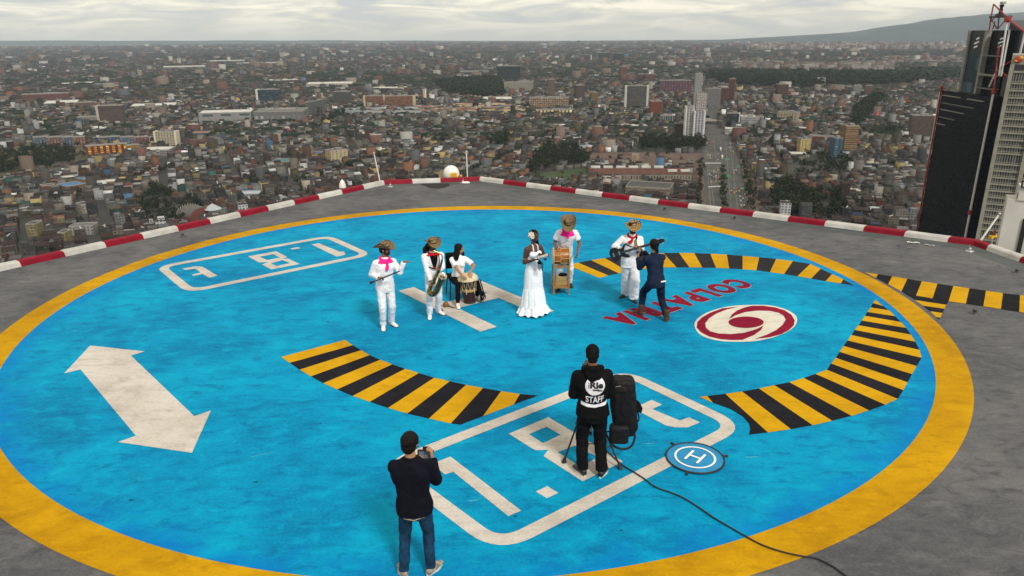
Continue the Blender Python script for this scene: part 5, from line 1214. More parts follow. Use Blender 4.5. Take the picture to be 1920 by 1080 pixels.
# ---- mountains and air
def hills():
    prof = [(1200, 80), (1300, 77), (1380, 73), (1450, 69), (1500, 66), (1560, 63), (1600, 59), (1650, 51), (1700, 44), (1740, 38), (1790, 31), (1840, 27), (1880, 25), (1930, 23), (2000, 24), (2150, 20), (2400, 30)]
    D0 = 15500; V = []; Fs = []; rows_ = 7; n = len(prof) * 8
    xs = np.linspace(1150, 2400, n); ys = np.interp(xs, [p_[0] for p_ in prof], [p_[1] for p_ in prof])
    for j in range(rows_):
        t = j / (rows_ - 1)
        for i in range(n):
            top = at_dist(xs[i], ys[i], D0); hz = max(10, top.z - ZG)
            nn = mnoise.noise(Vector((i * .13, j * .7, 3))) * .22 + mnoise.noise(Vector((i * .5, j * 1.9, 9))) * .07
            z = ZG + hz * (math.sin(t * math.pi / 2) ** 1.2) * (1 + nn * (1 - .75 * t) * (1 if 0 < t else 0)); Yd = D0 - 3600 * (1 - t) + mnoise.noise(Vector((i * .21, j, 1))) * 500 * (1 - t)
            P_ = at_dist(xs[i], 62, Yd); V.append((P_.x, Yd, z))
    for j in range(rows_ - 1): Fs += [(j * n + i, j * n + i + 1, (j + 1) * n + i + 1, (j + 1) * n + i) for i in range(n - 1)]
    b0 = len(V)
    for i in range(n): v = V[(rows_ - 1) * n + i]; V.append((v[0] * 1.1, v[1] + 2500, ZG))
    Fs += [((rows_ - 1) * n + i, (rows_ - 1) * n + i + 1, b0 + i + 1, b0 + i) for i in range(n - 1)]
    tag(mesh_obj('hills', V, Fs, mat('haze_tinted_slopes', (.022, .040, .048), .95, col2=(.04, .058, .062), scale=.0012), None, True), kind='structure')  # blue of distant haze is painted into the slope colours
    # low distant ridge to the left, barely visible
    V = []; Fs = []; n = 60
    for i in range(n):
        x = -300 + i * 1700 / n; y = 76.5 - 2 * abs(mnoise.noise(Vector((i * .17, 0, 5)))) ; P_ = at_dist(x, y, 18300); V += [(P_.x, 18300, max(P_.z, ZG + 20)), (P_.x, 17300, ZG)]
    Fs = [(2 * i, 2 * i + 1, 2 * i + 3, 2 * i + 2) for i in range(n - 1)]
    V2 = len(V)
    tag(mesh_obj('hills', V, Fs, mat('haze_tinted_slopes', (.04, .06, .035))), kind='structure')
hills()
hz = bpy.data.meshes.new('haze'); x0, x1, y0, y1, z0, z1 = -18000, 20500, -310, 19000, ZG - 1, 700
hz.from_pydata([(a, b, c_) for a in (x0, x1) for b in (y0, y1) for c_ in (z0, z1)], [], [(0, 1, 3, 2), (4, 6, 7, 5), (0, 4, 5, 1), (2, 3, 7, 6), (0, 2, 6, 4), (1, 5, 7, 3)])
ho = bpy.data.objects.new('haze', hz); C.objects.link(ho); tag(ho, 'thin pale haze over the plain', None, None, 'stuff')
hm = bpy.data.materials.new('haze'); hm.use_nodes = True; hm.node_tree.nodes.clear()
pv = N(hm.node_tree, 'ShaderNodeVolumePrincipled'); mo = N(hm.node_tree, 'ShaderNodeOutputMaterial'); pv.inputs['Density'].default_value = 2.4e-5; pv.inputs['Color'].default_value = (.72, .86, 1.0, 1); pv.inputs['Anisotropy'].default_value = -.25
hm.node_tree.links.new(pv.outputs[0], mo.inputs['Volume']); hz.materials.append(hm)
# ------------------------------------------------------------ the two skyscrapers at the right
class Frame:
    """vertical plane through a surveyed corner: s along the face, o into the building, z up"""
    def __init__(s, A, ang): s.A = Vector((A.x, A.y, 0)); s.e1 = Vector((math.cos(ang), math.sin(ang), 0)); s.e2 = Vector((-s.e1.y, s.e1.x, 0)); s.ang = ang
    def P(s, px, py, off=0):
        d = ray(px, py); n = s.e2; q = s.A + n * off; t = (q - Vector((0, 0, CAM_H))).dot(n) / d.dot(n); p_ = Vector((0, 0, CAM_H)) + d * t
        return (p_ - q).dot(s.e1), p_.z
def fbox(b, s0, s1, o0, o1, z0, z1): b.box(((s0 + s1) / 2, (o0 + o1) / 2, (z0 + z1) / 2), (s1 - s0, o1 - o0, z1 - z0))
A = at_dist(1767, 169, 565)
Yr = 500
for _ in range(30):
    B = at_dist(1863, 183, Yr); Yr *= (A.z - CAM_H) / (B.z - CAM_H)
B = at_dist(1863, 183, Yr)
fr = Frame(A, math.atan2(B.y - A.y, B.x - A.x))
WID = (Vector((B.x, B.y)) - Vector((A.x, A.y))).length; ZL = A.z
sky_ = empty('skyscraper', (A.x, A.y, 0), fr.ang, 'tall dark glass skyscraper with red and white corner struts at the right', 'skyscraper')
M_dglass = facade_mat('dark_curtain_wall', (.008, .011, .014), (.004, .007, .010), 1.5, 4.0, .82, .62, rough=.35, winrough=.22, dirt=.35, lit=.004, spec=.12)
M_teal = facade_mat('teal_curtain_wall', (.01, .012, .014), (.02, .045, .06), 7, 7.9, .9, .92, rough=.4, winrough=.12, lit=.02)
M_conc2 = mat('pale_concrete_fin', (.24, .235, .215), .85, var=.12, scale=.3)
M_redst = mat('red_steel', (.26, .012, .01), .45); M_whst = mat('white_steel', (.60, .60, .60), .45); M_blst = mat('black_panel', (.006, .006, .007), .5)
M_ledge = mat('grey_ledge', (.16, .16, .15), .8)
solid('lower_block', WID, 40, ZG, ZL, M_dglass, sky_, WID / 2, 20)
b = MB(); nfl = int((ZL - ZG) / 4.0)
for k in range(nfl):
    z = ZL - 4.0 * k - 2.2
    fbox(b, -.05, WID + .05, -.12, 0.0, z, z + .22)
b.build('floor_lines', mat('floor_line_metal', (.007, .0075, .009), .9, spec=.1), sky_)
s0, _z = fr.P(1798, 184, 6); s1, zt = fr.P(1850, 57, 6); s0t, _ = fr.P(1822, 57, 6)
zt = fr.P(1836, 57, 6)[1]; sL = (s0 + s0t) / 2
sA, sB = fr.P(1799, 180, 6)[0], fr.P(1829, 184, 6)[0]
LH = zt - ZL
# glazed tower with concrete fins
solid('upper_block', sB - sA, 26, ZL - .5, zt - 15.4, M_teal, sky_, (sA + sB) / 2, 19)
b = MB(); fbox(b, sA, sB, 5.7, 32, zt - 15.4, zt); b.build('crown_panel', M_blst, sky_)
for s_ in (sA, sB):
    b = MB()
    z = ZL
    while z < zt: fbox(b, s_ - 1.2, s_ + 1.2, 4.6, 8, z, min(z + 5.9, zt)); z += 6.1
    b.build('fin', M_conc2, sky_)
def logo(sc, zc, o, k=1.0):
    b = MB()
    for i, (dx, w_) in enumerate(((.6, 4.2), (0, 6.6), (-.3, 5.0))):
        M_ = Matrix.Translation((sc + dx * k, o, zc + (1 - i) * 3.0 * k)) @ Matrix.Rotation(R(-14), 4, 'Y'); b.box((0, 0, 0), (w_ * k, .3, 1.35 * k), M_)
    b.build('emblem', mat('white_sign', (.8, .8, .8), .5), sky_, bevel=.1)
logo((sA + sB) / 2, zt - 8, 5.5, .9)
# recessed dark middle and second tower face
sC, sD = fr.P(1858, 100, 8)[0], fr.P(1884, 100, 8)[0]
solid('recess', sC - sB, 24, ZL - .5, zt - .3, facade_mat('recess_wall', (.045, .043, .042), (.03, .03, .03), 6, 4, .4, .3, dirt=.3), sky_, (sB + sC) / 2, 22)
solid('second_block', sD - sC, 24, ZL - 10, zt, M_dglass, sky_, (sC + sD) / 2, 20.5)
logo((sC + sD) / 2 + .5, zt - 7.6, 8.2, .8)
for i, zz in enumerate((ZL + 4, ZL + 12.5, ZL + 25)):
    b = MB(); fbox(b, sB + 3, sD + 1.5, 3.5, 8.2, zz, zz + .5); fbox(b, sB + 3, sD + 1.5, 3.4, 3.7, zz + .5, zz + 1.3) if i == 1 else None; b.build('terrace', M_ledge if i != 1 else M_conc2, sky_)
# white canopy edges on top of the lower block
for (a, c_) in (((1769, 181), (1800, 187)), ((1814, 189), (1845, 191))):
    q0, q1 = fr.P(*a, -.5)[0], fr.P(*c_, -.5)[0]; b = MB(); fbox(b, q0, q1, -1.4, .2, ZL - 3.6, ZL - 3.0); b.build('canopy_edge', M_conc2, sky_)
for j, (x0, x1, y) in enumerate(((1766, 1826, 198), (1763, 1808, 209), (1760, 1790, 222), (1756, 1772, 233))):
    q0, q1 = fr.P(x0, y, -.4)[0], fr.P(x1, y, -.4)[0]; z_ = fr.P((x0 + x1) / 2, y, -.4)[1]; b = MB(); fbox(b, max(q0, 0.2), q1, -.8, .2, z_ - .3, z_ + .25); b.build('terrace', M_ledge if j % 2 == 0 else M_conc2, sky_)
# truss stair left of the glazed tower
b = MB(); q = fr.P(1775, 168, 4)[0]; qz = fr.P(1800, 151, 4)[1]
b.tube((q, 4, ZL + .5), (sA, 4, qz), .35, .35, 8)
for t in (.2, .4, .6, .8): x = q + (sA - q) * t; b.tube((x, 4, ZL), (x, 4, ZL + (qz - ZL) * t), .22, .22, 6)
fbox(b, q, sA, 3.7, 4.3, ZL + .2, ZL + .8); b.tube((q + 3, 4, ZL + 4.5), (sA, 4, ZL + 4.5), .25, .25, 6)
b.build('stair_truss', M_conc2, sky_)
# corner struts, white with red joints
def strut(p0, p1, rad, m, nm='strut'): b = MB(); b.tube(p0, p1, rad * 1.2, rad * 1.2, 10); return b.build(nm, m, sky_, True)
strut((-.6, -.6, ZL + 1), (-.6, -.6, ZG), .5, M_redst); strut((-1.9, -.2, ZL - 1), (-1.9, -.2, ZL - 50), .55, M_whst)
topS, topZ = fr.P(1889, 36, 3)
pc0 = Vector((WID + .3, -.8, ZL + 2)); strut(tuple(pc0), (WID + .3, -.8, ZG), .62, M_whst)
for zz in (ZL + 4, ZL - 76, ZL - 142, ZL - 200): b = MB(); fbox(b, WID - .7, WID + 1.3, -1.8, .2, zz - 1.6, zz + 1.6); b.build('joint', M_redst, sky_, bevel=.2)
b = MB(); fbox(b, -1.5, .4, -1.5, .2, ZL - 1, ZL + 3); b.build('joint', M_redst, sky_, bevel=.2)
strut(tuple(pc0), (topS - 1.8, 2, ZL + 32), .42, M_redst); strut((topS - 2.6, 1.2, ZL + 6), (topS - .6, 3, ZL + 17), .4, M_whst)
strut((fr.P(1873, 142, 2)[0], 2, fr.P(1873, 142, 2)[1]), (topS, 3, topZ), .5, M_whst); strut((fr.P(1877, 143, 1)[0], 1, fr.P(1877, 143, 1)[1]), (fr.P(1893, 56, 1)[0], 1, fr.P(1893, 56, 1)[1]), .45, M_whst)
b = MB(); fbox(b, topS - 1.6, topS + 1.6, 1.6, 4.6, topZ - 1.8, topZ + 1.6); b.build('joint', M_redst, sky_, bevel=.3)
eS, eZ = fr.P(1922, 60, 3); strut((topS, 3, topZ), (eS, 3, eZ), .55, M_redst); strut((eS, 3, eZ), (fr.P(1911, 102, 3)[0], 3, fr.P(1911, 102, 3)[1] - 10), .5, M_whst)
strut((fr.P(1880, 124, 3)[0], 3, fr.P(1880, 124, 3)[1]), (fr.P(1898, 114, 3)[0], 3, fr.P(1898, 114, 3)[1]), .35, M_redst)
strut((fr.P(1880, 136, 3)[0], 3, fr.P(1880, 136, 3)[1]), (fr.P(1892, 146, 3)[0], 3, fr.P(1892, 146, 3)[1]), .35, M_redst)
# taller dark volume behind with sloping top
b = MB(); w0, w1 = fr.P(1889, 60, 12)[0], fr.P(1960, 60, 12)[0]; z0_ = fr.P(1890, 38, 12)[1]; z1_ = fr.P(1925, 62, 12)[1]
b.add([(w0 - 3, 12, ZG + 20), (w1, 12, ZG + 20), (w1, 12, z1_ - 8), (w0 + 1, 12, z0_), (w0 - 3, 45, ZG + 20), (w1, 45, ZG + 20), (w1, 45, z1_ - 8), (w0 + 1, 45, z0_)], [(0, 1, 2, 3), (4, 7, 6, 5), (0, 3, 7, 4), (1, 5, 6, 2), (3, 2, 6, 7)])
b.build('rear_block', mat('rear_glass', (.010, .014, .022), .2, col2=(.022, .03, .045), scale=.08), sky_)
b = MB(); fbox(b, WID, WID + 26, 6, 40, ZG, ZL + 18); b.build('side_wall', mat('rear_dark_wall', (.008, .009, .011), .4), sky_)
b = MB(); z_ = fr.P(1878, 160, 2)[1]; fbox(b, WID + 1, WID + 9, 3, 5.9, z_ - 7, z_ + 7); b.build('grey_panel', mat('grey_panel', (.05, .05, .048), .8), sky_)
# red roof crane frame
def Q(x, y, o=6): s_, z_ = fr.P(x, y, o); return (s_, o, z_)
b = MB()
for a, c_ in (((1855, 56), (1858, 33)), ((1858, 33), (1863, 8)), ((1863, 8), (1889, 33))): b.tube(Q(*a), Q(*c_), .45, .45, 8)
b.tube(Q(1858, 33), Q(1868, 54), .3, .3, 8); b.tube(Q(1889, 33), Q(1871, 54), .3, .3, 8); b.tube(Q(1857, 42), Q(1864, 34), .3, .3, 8)
b.build('roof_frame', M_redst, sky_, True)
b = MB(); a0, a1 = Q(1858, 32), Q(1889, 32); fbox(b, a0[0], a1[0], 4.8, 9, a0[2] - .6, a0[2] + .5); b.tube(Q(1871, 55, 7), Q(1873, 33, 7), .4, .4, 8); b.tube(Q(1861, 55, 7), Q(1866, 40, 7), .3, .3, 8); b.tube(Q(1863, 43, 7), Q(1871, 54, 7), .25, .25, 8)
b.build('platform', M_blst, sky_)
b = MB(); c0 = Q(1876, 24, 7); b.lathe([(3.2, c0[2] - 2.6), (3.0, c0[2] - 1.2), (1.2, c0[2]), (.9, c0[2] + 3.4), (1.6, c0[2] + 4.4), (.8, c0[2] + 5.2)], 14, Matrix.Translation((c0[0], 7, 0))); b.build('crane_head', M_blst, sky_, True)
b = MB(); b.box((c0[0] + .8, 7, c0[2] + 6.1), (3.6, 2.4, 1.5)); b.build('crane_cab', mat('cab_grey', (.3, .33, .32), .6), sky_, bevel=.3)

# the pale grid tower
A2 = at_dist(1899, 103, 395); fr2 = Frame(A2, -math.atan2(A2.x, A2.y))
grid = empty('office_skyscraper', (A2.x, A2.y, 0), fr2.ang, 'cream concrete office skyscraper with rows of narrow windows, cut by the right edge', 'skyscraper')
ZT = A2.z; W2 = 60
M_slot = facade_mat('slot_windows', (.28, .28, .255), (.012, .013, .014), 1.15, 50, .56, 1.0, rough=.7, winrough=.3, dirt=.15)
solid('wall', W2, 34, ZG, ZT - 4.5, M_slot, grid, W2 / 2, 17)
M_crm = mat('cream_concrete', (.26, .255, .21), .8, var=.12, scale=.4)
b = MB(); fbox(b, 0, W2, -.4, 34.4, ZT - 4.6, ZT); b.build('cornice', M_crm, grid)
b = MB(); fbox(b, .3, W2, -.3, 34, ZT - 7.0, ZT - 4.6); b.build('shadow_gap', mat('gap_dark', (.03, .03, .03), .8), grid)
b = MB(); z = ZT - 8.2; k = 0
while z > ZG + 3:
    fbox(b, 1.5, W2, -.45, 0, z - .42, z + .42)
    step = 5.6 if k % 11 == 0 else 3.55; fbox(b, 1.5, W2, -.3, 0, z - step + .85, z - step + 1.1); z -= step; k += 1
b.build('floor_band', M_crm, grid)
for s_ in (0.0, 13.4, 27, 41): b = MB(); fbox(b, s_ - .2, s_ + 1.7, -1.2, .0, ZG, ZT - 4.6); b.build('pilaster', M_crm, grid)
b = MB(); q = fr2.P(1911, 107, -.6); b.ball((q[0], -.9, ZT - 2.1), (1.9, .4, 1.7), 12, 8); b.build('red_badge', mat('badge_red', (.4, .04, .02), .5), grid, True)
b = MB(); b.ball((q[0] + .9, -1.0, ZT - 1.4), (1.0, .5, .9), 12, 8); b.ball((q[0] - 1.1, -1.0, ZT - 2.9), (.8, .5, .5), 12, 8); b.build('yellow_badge', mat('badge_yellow', (.55, .33, .03), .5), grid, True)
b = MB(); z_ = fr.P(1884, 145, 0); Pq = at_dist(1888, 146, 385); o = None
# white block with a dark recess, nearer
A3 = at_dist(1889, 373, 200); fr3 = Frame(A3, -math.atan2(A3.x, A3.y) + R(4))
wb_ = empty('white_building', (A3.x, A3.y, 0), fr3.ang, 'plain white building with a dark vertical strip in front of the cream skyscraper', 'building')
M_wh3 = mat('white_render', (.46, .46, .43), .85, col2=(.56, .56, .53), scale=.12)
solid('wall', 14, 7, ZG, A3.z, M_wh3, wb_, 7, 3.5)
b = MB(); s_ = fr3.P(1912, 440, -.3)[0]; fbox(b, s_, s_ + 1.1, -.35, 0, ZG, A3.z - 5); b.build('dark_strip', M_blst, wb_)
b = MB(); fbox(b, 2.2, 4.6, 1, 3, A3.z, A3.z + 1.6); b.build('roof_unit', mat('unit_dark', (.05, .055, .07), .6), wb_, bevel=.1)
b = MB(); q0 = fr3.P(1911, 360, -.2); fbox(b, q0[0], q0[0] + 10, -.3, 6, A3.z - .1, A3.z + 3.6); b.build('parapet_wall', M_wh3, wb_)
b = MB(); q1 = fr3.P(1913, 352, -.6); fbox(b, q1[0], q1[0] + 7, -.8, -.5, A3.z + 3.5, A3.z + 5.4); sg = b.build('sign', M_blst, wb_)
cu = bpy.data.curves.new('t', 'FONT'); cu.body = 'Ba'; cu.size = 1.75; cu.extrude = .03; tob = bpy.data.objects.new('t', cu); C.objects.link(tob); bpy.context.view_layer.update()
me = bpy.data.meshes.new_from_object(tob.evaluated_get(bpy.context.evaluated_depsgraph_get())); bpy.data.objects.remove(tob); me.materials.append(mat('white_sign', (.8, .8, .8), .5))
lt = bpy.data.objects.new('lettering', me); C.objects.link(lt); lt.parent = sg; lt.rotation_euler = (R(90), 0, 0); lt.location = (q1[0] + .35, -.85, A3.z + 3.85)
# yellow lifting gear in front of it
gp = at_dist(1862, 443, 60); gon = empty('lifting_cradle', tuple(gp), .3, 'small yellow cradle with rusty drums beyond the right parapet corner', 'cradle')
b = MB(); b.box((0, 0, 0), (.62, .3, .16)); b.box((-.2, 0, -.12), (.16, .3, .16)); b.box((.24, 0, .12), (.1, .2, .2)); b.build('cradle_frame', mat('signal_yellow', (.6, .36, .01), .5), gon, bevel=.02)
b = MB(); b.tube((-.08, 0, .08), (-.08, 0, .42), .09, .09, 12); b.tube((.12, 0, .08), (.12, 0, .5), .08, .08, 12); b.build('drum', mat('rust_red', (.10, .03, .015), .8), gon, True)
b = MB(); b.tube((0, 0, -.1), (0, 0, -8), .05, .05, 8); b.build('post', M_steel, gon)
# ------------------------------------------------------------ people
from mathutils.bvhtree import BVHTree
def skin_mat(n, c): return mat('skin_' + n, c, .5, var=.12, scale=14, bump=.08, bscale=80, spec=.4)
S_TAN = skin_mat('tan', (.30, .15, .085)); S_BRN = skin_mat('brown', (.21, .095, .05)); S_DRK = skin_mat('dark', (.075, .032, .02)); S_MID = skin_mat('middle', (.36, .19, .11))
def cloth(n, c, var=.08, rough=.85, bump=.6, bscale=20): return mat('cloth_' + n, c, rough, var=var, scale=9, bump=bump, bscale=bscale, spec=.12)
C_WHT = cloth('white', (.80, .815, .86), .04); C_NAVY = cloth('navy', (.010, .018, .045), .25); C_BLK = cloth('black', (.004, .004, .005), .3); C_JEAN = cloth('denim', (.008, .036, .085), .4); C_JEAN2 = cloth('dark_denim', (.008, .016, .034), .3)
C_BLK2 = cloth('black_trousers', (.0045, .0045, .0055), .3); C_DNAVY = cloth('dark_navy_knit', (.0035, .0045, .010), .3); C_WHT2 = cloth('off_white', (.74, .75, .79), .05)
HAIR = mat('black_hair', (.004, .003, .003), .6, spec=.2, bump=.8, bscale=90, stretch=(1, 1, .15)); BEARD = mat('beard_hair', (.010, .008, .007), .8, bump=.6, bscale=120)
PINK = cloth('pink', (.85, .02, .24), .1); REDC = cloth('red', (.42, .008, .014), .15); SHOEW = mat('white_shoe', (.70, .70, .70), .55, var=.05, scale=12); SHOEB = mat('black_shoe', (.01, .01, .011), .45)
SOLE = mat('sole_rubber', (.06, .06, .06), .8); SOLEW = mat('white_sole', (.62, .6, .54), .6)

TS_ = bpy.data.scenes.new('workbench')
def evaluated(o):
    with bpy.context.temp_override(scene=TS_, view_layer=TS_.view_layers[0]):
        dg = bpy.context.evaluated_depsgraph_get(); dg.update()
        return bpy.data.meshes.new_from_object(o.evaluated_get(dg))
def hsh(t): return sum(ord(q) * (i + 1) for i, q in enumerate(t)) % 50
class Rem(MB):
    """solids fused into one continuous surface"""
    sq = 2.5
    def limb(s, p0, p1, r0, r1, n=18, ends=(1, 1)):
        s.tube(p0, p1, r0, r1, n)
        if ends[0]: s.ball(tuple(p0), r0, 16, 10)
        if ends[1]: s.ball(tuple(p1), r1, 16, 10)
    def loft(s, rings, n=28):
        """rings: (centre, ax, ay, rx, ry)"""
        vs = []
        for c_, ax, ay, rx, ry in rings:
            for i in range(n):
                a = 2 * math.pi * i / n; ca, sa_ = math.cos(a), math.sin(a)
                # slightly squarish section
                k = (abs(ca) ** s.sq + abs(sa_) ** s.sq) ** (-1 / s.sq)
                vs.append(c_ + ax * (rx * ca * k) + ay * (ry * sa_ * k))
        m = len(rings); fs = []
        for q in range(m - 1): fs += [(q * n + i, q * n + (i + 1) % n, (q + 1) * n + (i + 1) % n, (q + 1) * n + i) for i in range(n)]
        fs += [tuple(range(n))[::-1], tuple(range((m - 1) * n, m * n))]; s.add(vs, fs)
    def fuse(s, name, m, parent, vox=.01, smooth=3, wr=0, seed=0, wscale=(7, 7, 11)):
        me = bpy.data.meshes.new('tmp'); me.from_pydata(s.v, [], s.f)
        bm = bmesh.new(); bm.from_mesh(me); bmesh.ops.recalc_face_normals(bm, faces=bm.faces[:]); bm.to_mesh(me); bm.free()
        o = bpy.data.objects.new('tmp', me); TS_.collection.objects.link(o)
        q = o.modifiers.new('r', 'REMESH'); q.mode = 'VOXEL'; q.voxel_size = vox; q.use_smooth_shade = True
        if smooth: t = o.modifiers.new('s', 'SMOOTH'); t.factor = .5; t.iterations = smooth
        out_ = evaluated(o); bpy.data.objects.remove(o)
        if wr:
            n_ = len(out_.vertices); co = np.empty(n_ * 3, np.float32); no = np.empty(n_ * 3, np.float32); out_.vertices.foreach_get('co', co); out_.vertices.foreach_get('normal', no)
            co = co.reshape(-1, 3); no = no.reshape(-1, 3); d_ = np.empty(n_)
            for i_, c_ in enumerate(co.tolist()):
                a = mnoise.noise((c_[0] * wscale[0] + seed, c_[1] * wscale[1], c_[2] * wscale[2])); b_ = mnoise.noise((c_[0] * 22 + seed, c_[1] * 22, c_[2] * 17 + 5)); d_[i_] = (1 - 2.2 * abs(a)) * .8 + b_ * .5
            co = co + no * (wr * d_)[:, None].astype(np.float32); out_.vertices.foreach_set('co', co.ravel()); out_.update()
        out_.name = name; out_.materials.clear(); out_.materials.append(m)
        for p_ in out_.polygons: p_.use_smooth = True
        r_ = bpy.data.objects.new(name, out_); C.objects.link(r_)
        if parent: r_.parent = parent
        return r_
def ik(a, b, l1, l2, hint):
    a, b, hint = Vector(a), Vector(b), Vector(hint); d = b - a; L_ = d.length; mx = (l1 + l2) * .998
    if L_ > mx: b = a + d * (mx / L_); d = b - a; L_ = mx
    t = (l1 * l1 - l2 * l2 + L_ * L_) / (2 * L_); h = math.sqrt(max(0, l1 * l1 - t * t)); u = d.normalized(); p_ = hint - a; p_ = p_ - u * p_.dot(u)
    if p_.length < 1e-4: p_ = Vector((0, -1, 0))
    return a + u * t + p_.normalized() * h, b
def hand(r, w, d, nrm, side, curl=.5, k=1.0, spread=.12, thumb=.6):
    """w wrist, d pointing to the knuckles, nrm palm normal (towards the palm side), side +1 when thumb lies along d x nrm"""
    d = Vector(d).normalized(); nrm = Vector(nrm); nrm = (nrm - d * nrm.dot(d)).normalized(); x = d.cross(nrm) * side
    r.loft([(w + d * .0 * k, x, nrm, .026 * k, .019 * k), (w + d * .03 * k, x, nrm, .034 * k, .017 * k), (w + d * .07 * k, x, nrm, .041 * k, .015 * k), (w + d * .092 * k, x, nrm, .038 * k, .012 * k)], 14)
    for i, (off, ln, sp) in enumerate(((.030, .074, 1), (.010, .083, .35), (-.011, .077, -.35), (-.030, .060, -1))):
        p_ = w + d * .086 * k + x * off * k; dd = (d + x * spread * sp).normalized(); ang = 0
        for j, f_ in enumerate((.44, .31, .25)):
            ang += curl * (.75 + .12 * i) * (1.0, 1.15, .8)[j]; v = dd * math.cos(ang) + nrm * math.sin(ang); q = p_ + v * ln * f_ * k
            r.limb(p_, q, (.0092 - .0009 * j) * k, (.0086 - .0009 * j) * k, 8); p_ = q
    p_ = w + d * .028 * k + x * .030 * k; v1 = (d * .62 + x * .62 + nrm * .30 * thumb).normalized(); q = p_ + v1 * .042 * k; r.limb(p_, q, .0125 * k, .0105 * k, 8)
    v2 = (d * .9 + x * (.25 - .5 * curl * .5) + nrm * (.2 + curl * .5)).normalized(); q2 = q + v2 * .030 * k; r.limb(q, q2, .0105 * k, .0088 * k, 8)

def figure(label, feet, heading, H=1.75, skin=S_TAN, hipz=None, hip_off=(0, 0), lean=0, side=0, twist=0, head=(0, 0, 0), arms=None, knees=None, top=None, trousers=None, shoes=None, woman=False, build_=1.0, grp=None):
    """feet: ((px,py,toe angle) right, (px,py,toe angle) left) on the deck; arms: right and left (wrist, elbow hint, hand dir, palm normal, curl); all points local unless given as pixels"""
    k = H / 1.75; fr_, fl_ = [deck(f_[0], f_[1]) for f_ in feet]; mid = (fr_ + fl_) / 2
    root = empty('person', (mid.x, mid.y, 0), R(heading), label, 'person', grp)
    Ri = Matrix.Rotation(-R(heading), 3, 'Z')
    def loc(p_):
        if isinstance(p_, Vector): return p_
        if len(p_) == 4: p_ = at_dist(p_[0], p_[1], mid.y + p_[2]); return Ri @ (p_ - Vector((mid.x, mid.y, 0)))
        return Vector(p_)
    J = dict(root=root, k=k, loc=loc, Ri=Ri, mid=mid)
    hz = (hipz if hipz else .945) * k
    pel = Vector((hip_off[0], hip_off[1], hz))
    up = Vector((math.sin(R(side)), math.sin(R(lean)), math.cos(R(lean)) * math.cos(R(side)))).normalized()
    rt = Vector((math.cos(R(twist)), math.sin(R(twist)), 0)); rt = (rt - up * rt.dot(up)).normalized(); fw = up.cross(rt)
    rt0 = (Vector((1, 0, 0)) - up * up.x).normalized(); fw0 = up.cross(rt0)
    sw = (.158 if woman else .180) * k * build_
    sh = pel + up * .470 * k; shR, shL = sh + rt * sw, sh - rt * sw; nb = pel + up * .555 * k + fw * .0
    hy, hp_, hr = head
    Hm_ = Matrix.Rotation(R(hy), 3, 'Z') @ Matrix.Rotation(R(-hp_), 3, 'X') @ Matrix.Rotation(R(hr), 3, 'Y')
    hc = nb + (up * .6 + Vector((0, 0, .4))) * .115 * k + Hm_ @ Vector((0, .018 * k, .055 * k))
    J.update(pel=pel, up=up, rt=rt, fw=fw, nb=nb, hc=hc, Hm=Hm_, shR=shR, shL=shL, rt0=rt0, fw0=fw0)
    an = []; kn = []; hp = []
    for i, (f_, px_) in enumerate(((fr_, 1), (fl_, -1))):
        a = Ri @ (f_ - mid) + Vector((0, 0, .085 * k)); ta = R(feet[i][2]); td = Vector((math.sin(ta) * 1.0, math.cos(ta), 0))
        a = a - td * .05 * k; h_ = pel + rt0 * px_ * .088 * k - up * .03 * k
        ht = loc(knees[i]) if knees and knees[i] is not None else (h_ + a) / 2 + Vector((px_ * .05, .5, 0))
        kk, a2 = ik(h_, a, .44 * k, .425 * k, ht); an.append((a2, td)); kn.append(kk); hp.append(h_)
    J.update(an=an, kn=kn, hp=hp)
    wr_ = []; el = []; hd = []
    dflt = (((.26, .06, .83), (.5, -.4, 1.0), (0, .1, -1), (-1, 0, 0), .5), ((-.26, .06, .83), (-.5, -.4, 1.0), (0, .1, -1), (1, 0, 0), .5))
    for i, S_ in enumerate((shR, shL)):
        A_ = (arms[i] if arms and arms[i] else dflt[i]); W_ = loc(A_[0]) if len(A_[0]) == 4 else Vector(A_[0]) * k
        e_, w_2 = ik(S_, W_, .285 * k, .255 * k, loc(A_[1]) if len(A_[1]) == 4 else Vector(A_[1]) * k); wr_.append(w_2); el.append(e_); hd.append(A_)
    J.update(wr=wr_, el=el)
    # ---- body
    r = Rem(); b_ = build_
    TS = [(-.10, .14, .10), (-.03, .165, .115), (.05, .155, .11), (.13, .135 if not woman else .118, .10), (.24, .145 if not woman else .13, .108), (.36, .165 if not woman else .148, .115), (.43, .165 if not woman else .145, .108), (.475, .135 if not woman else .12, .092), (.51, .095, .078), (.54, .066, .064)]
    r.loft([(pel + up * z * k, rt.lerp(rt0, max(0, min(1, 1 - (z + .1) / .5))), fw.lerp(fw0, max(0, min(1, 1 - (z + .1) / .5))), rx * k * b_, ry * k * b_) for z, rx, ry in TS])
    if woman:
        for s_ in (-1, 1): r.ball(tuple(pel + up * .36 * k + fw * .085 * k + rt * s_ * .065 * k), .062 * k, 14, 10)
    r.limb(nb - up * .06 * k, shR, .045 * k, .048 * k); r.limb(nb - up * .06 * k, shL, .045 * k, .048 * k)
    r.limb(nb - up * .05 * k, hc - Hm_ @ Vector((0, .015 * k, .05 * k)), .062 * k if not woman else .05 * k, .056 * k if not woman else .046 * k)
    def hv(x, y, z): return hc + Hm_ @ (Vector((x, y, z)) * k)
    HM4 = Matrix.Translation(hc) @ Hm_.to_4x4() @ Matrix.Scale(k, 4)
    r.ball((0, -.012, .025), (.077, .098, .092), 24, 16, HM4); r.ball((0, .022, -.035), (.060, .072, .078), 20, 14, HM4); r.ball((0, .052, -.078), (.034, .032, .026), 14, 10, HM4)
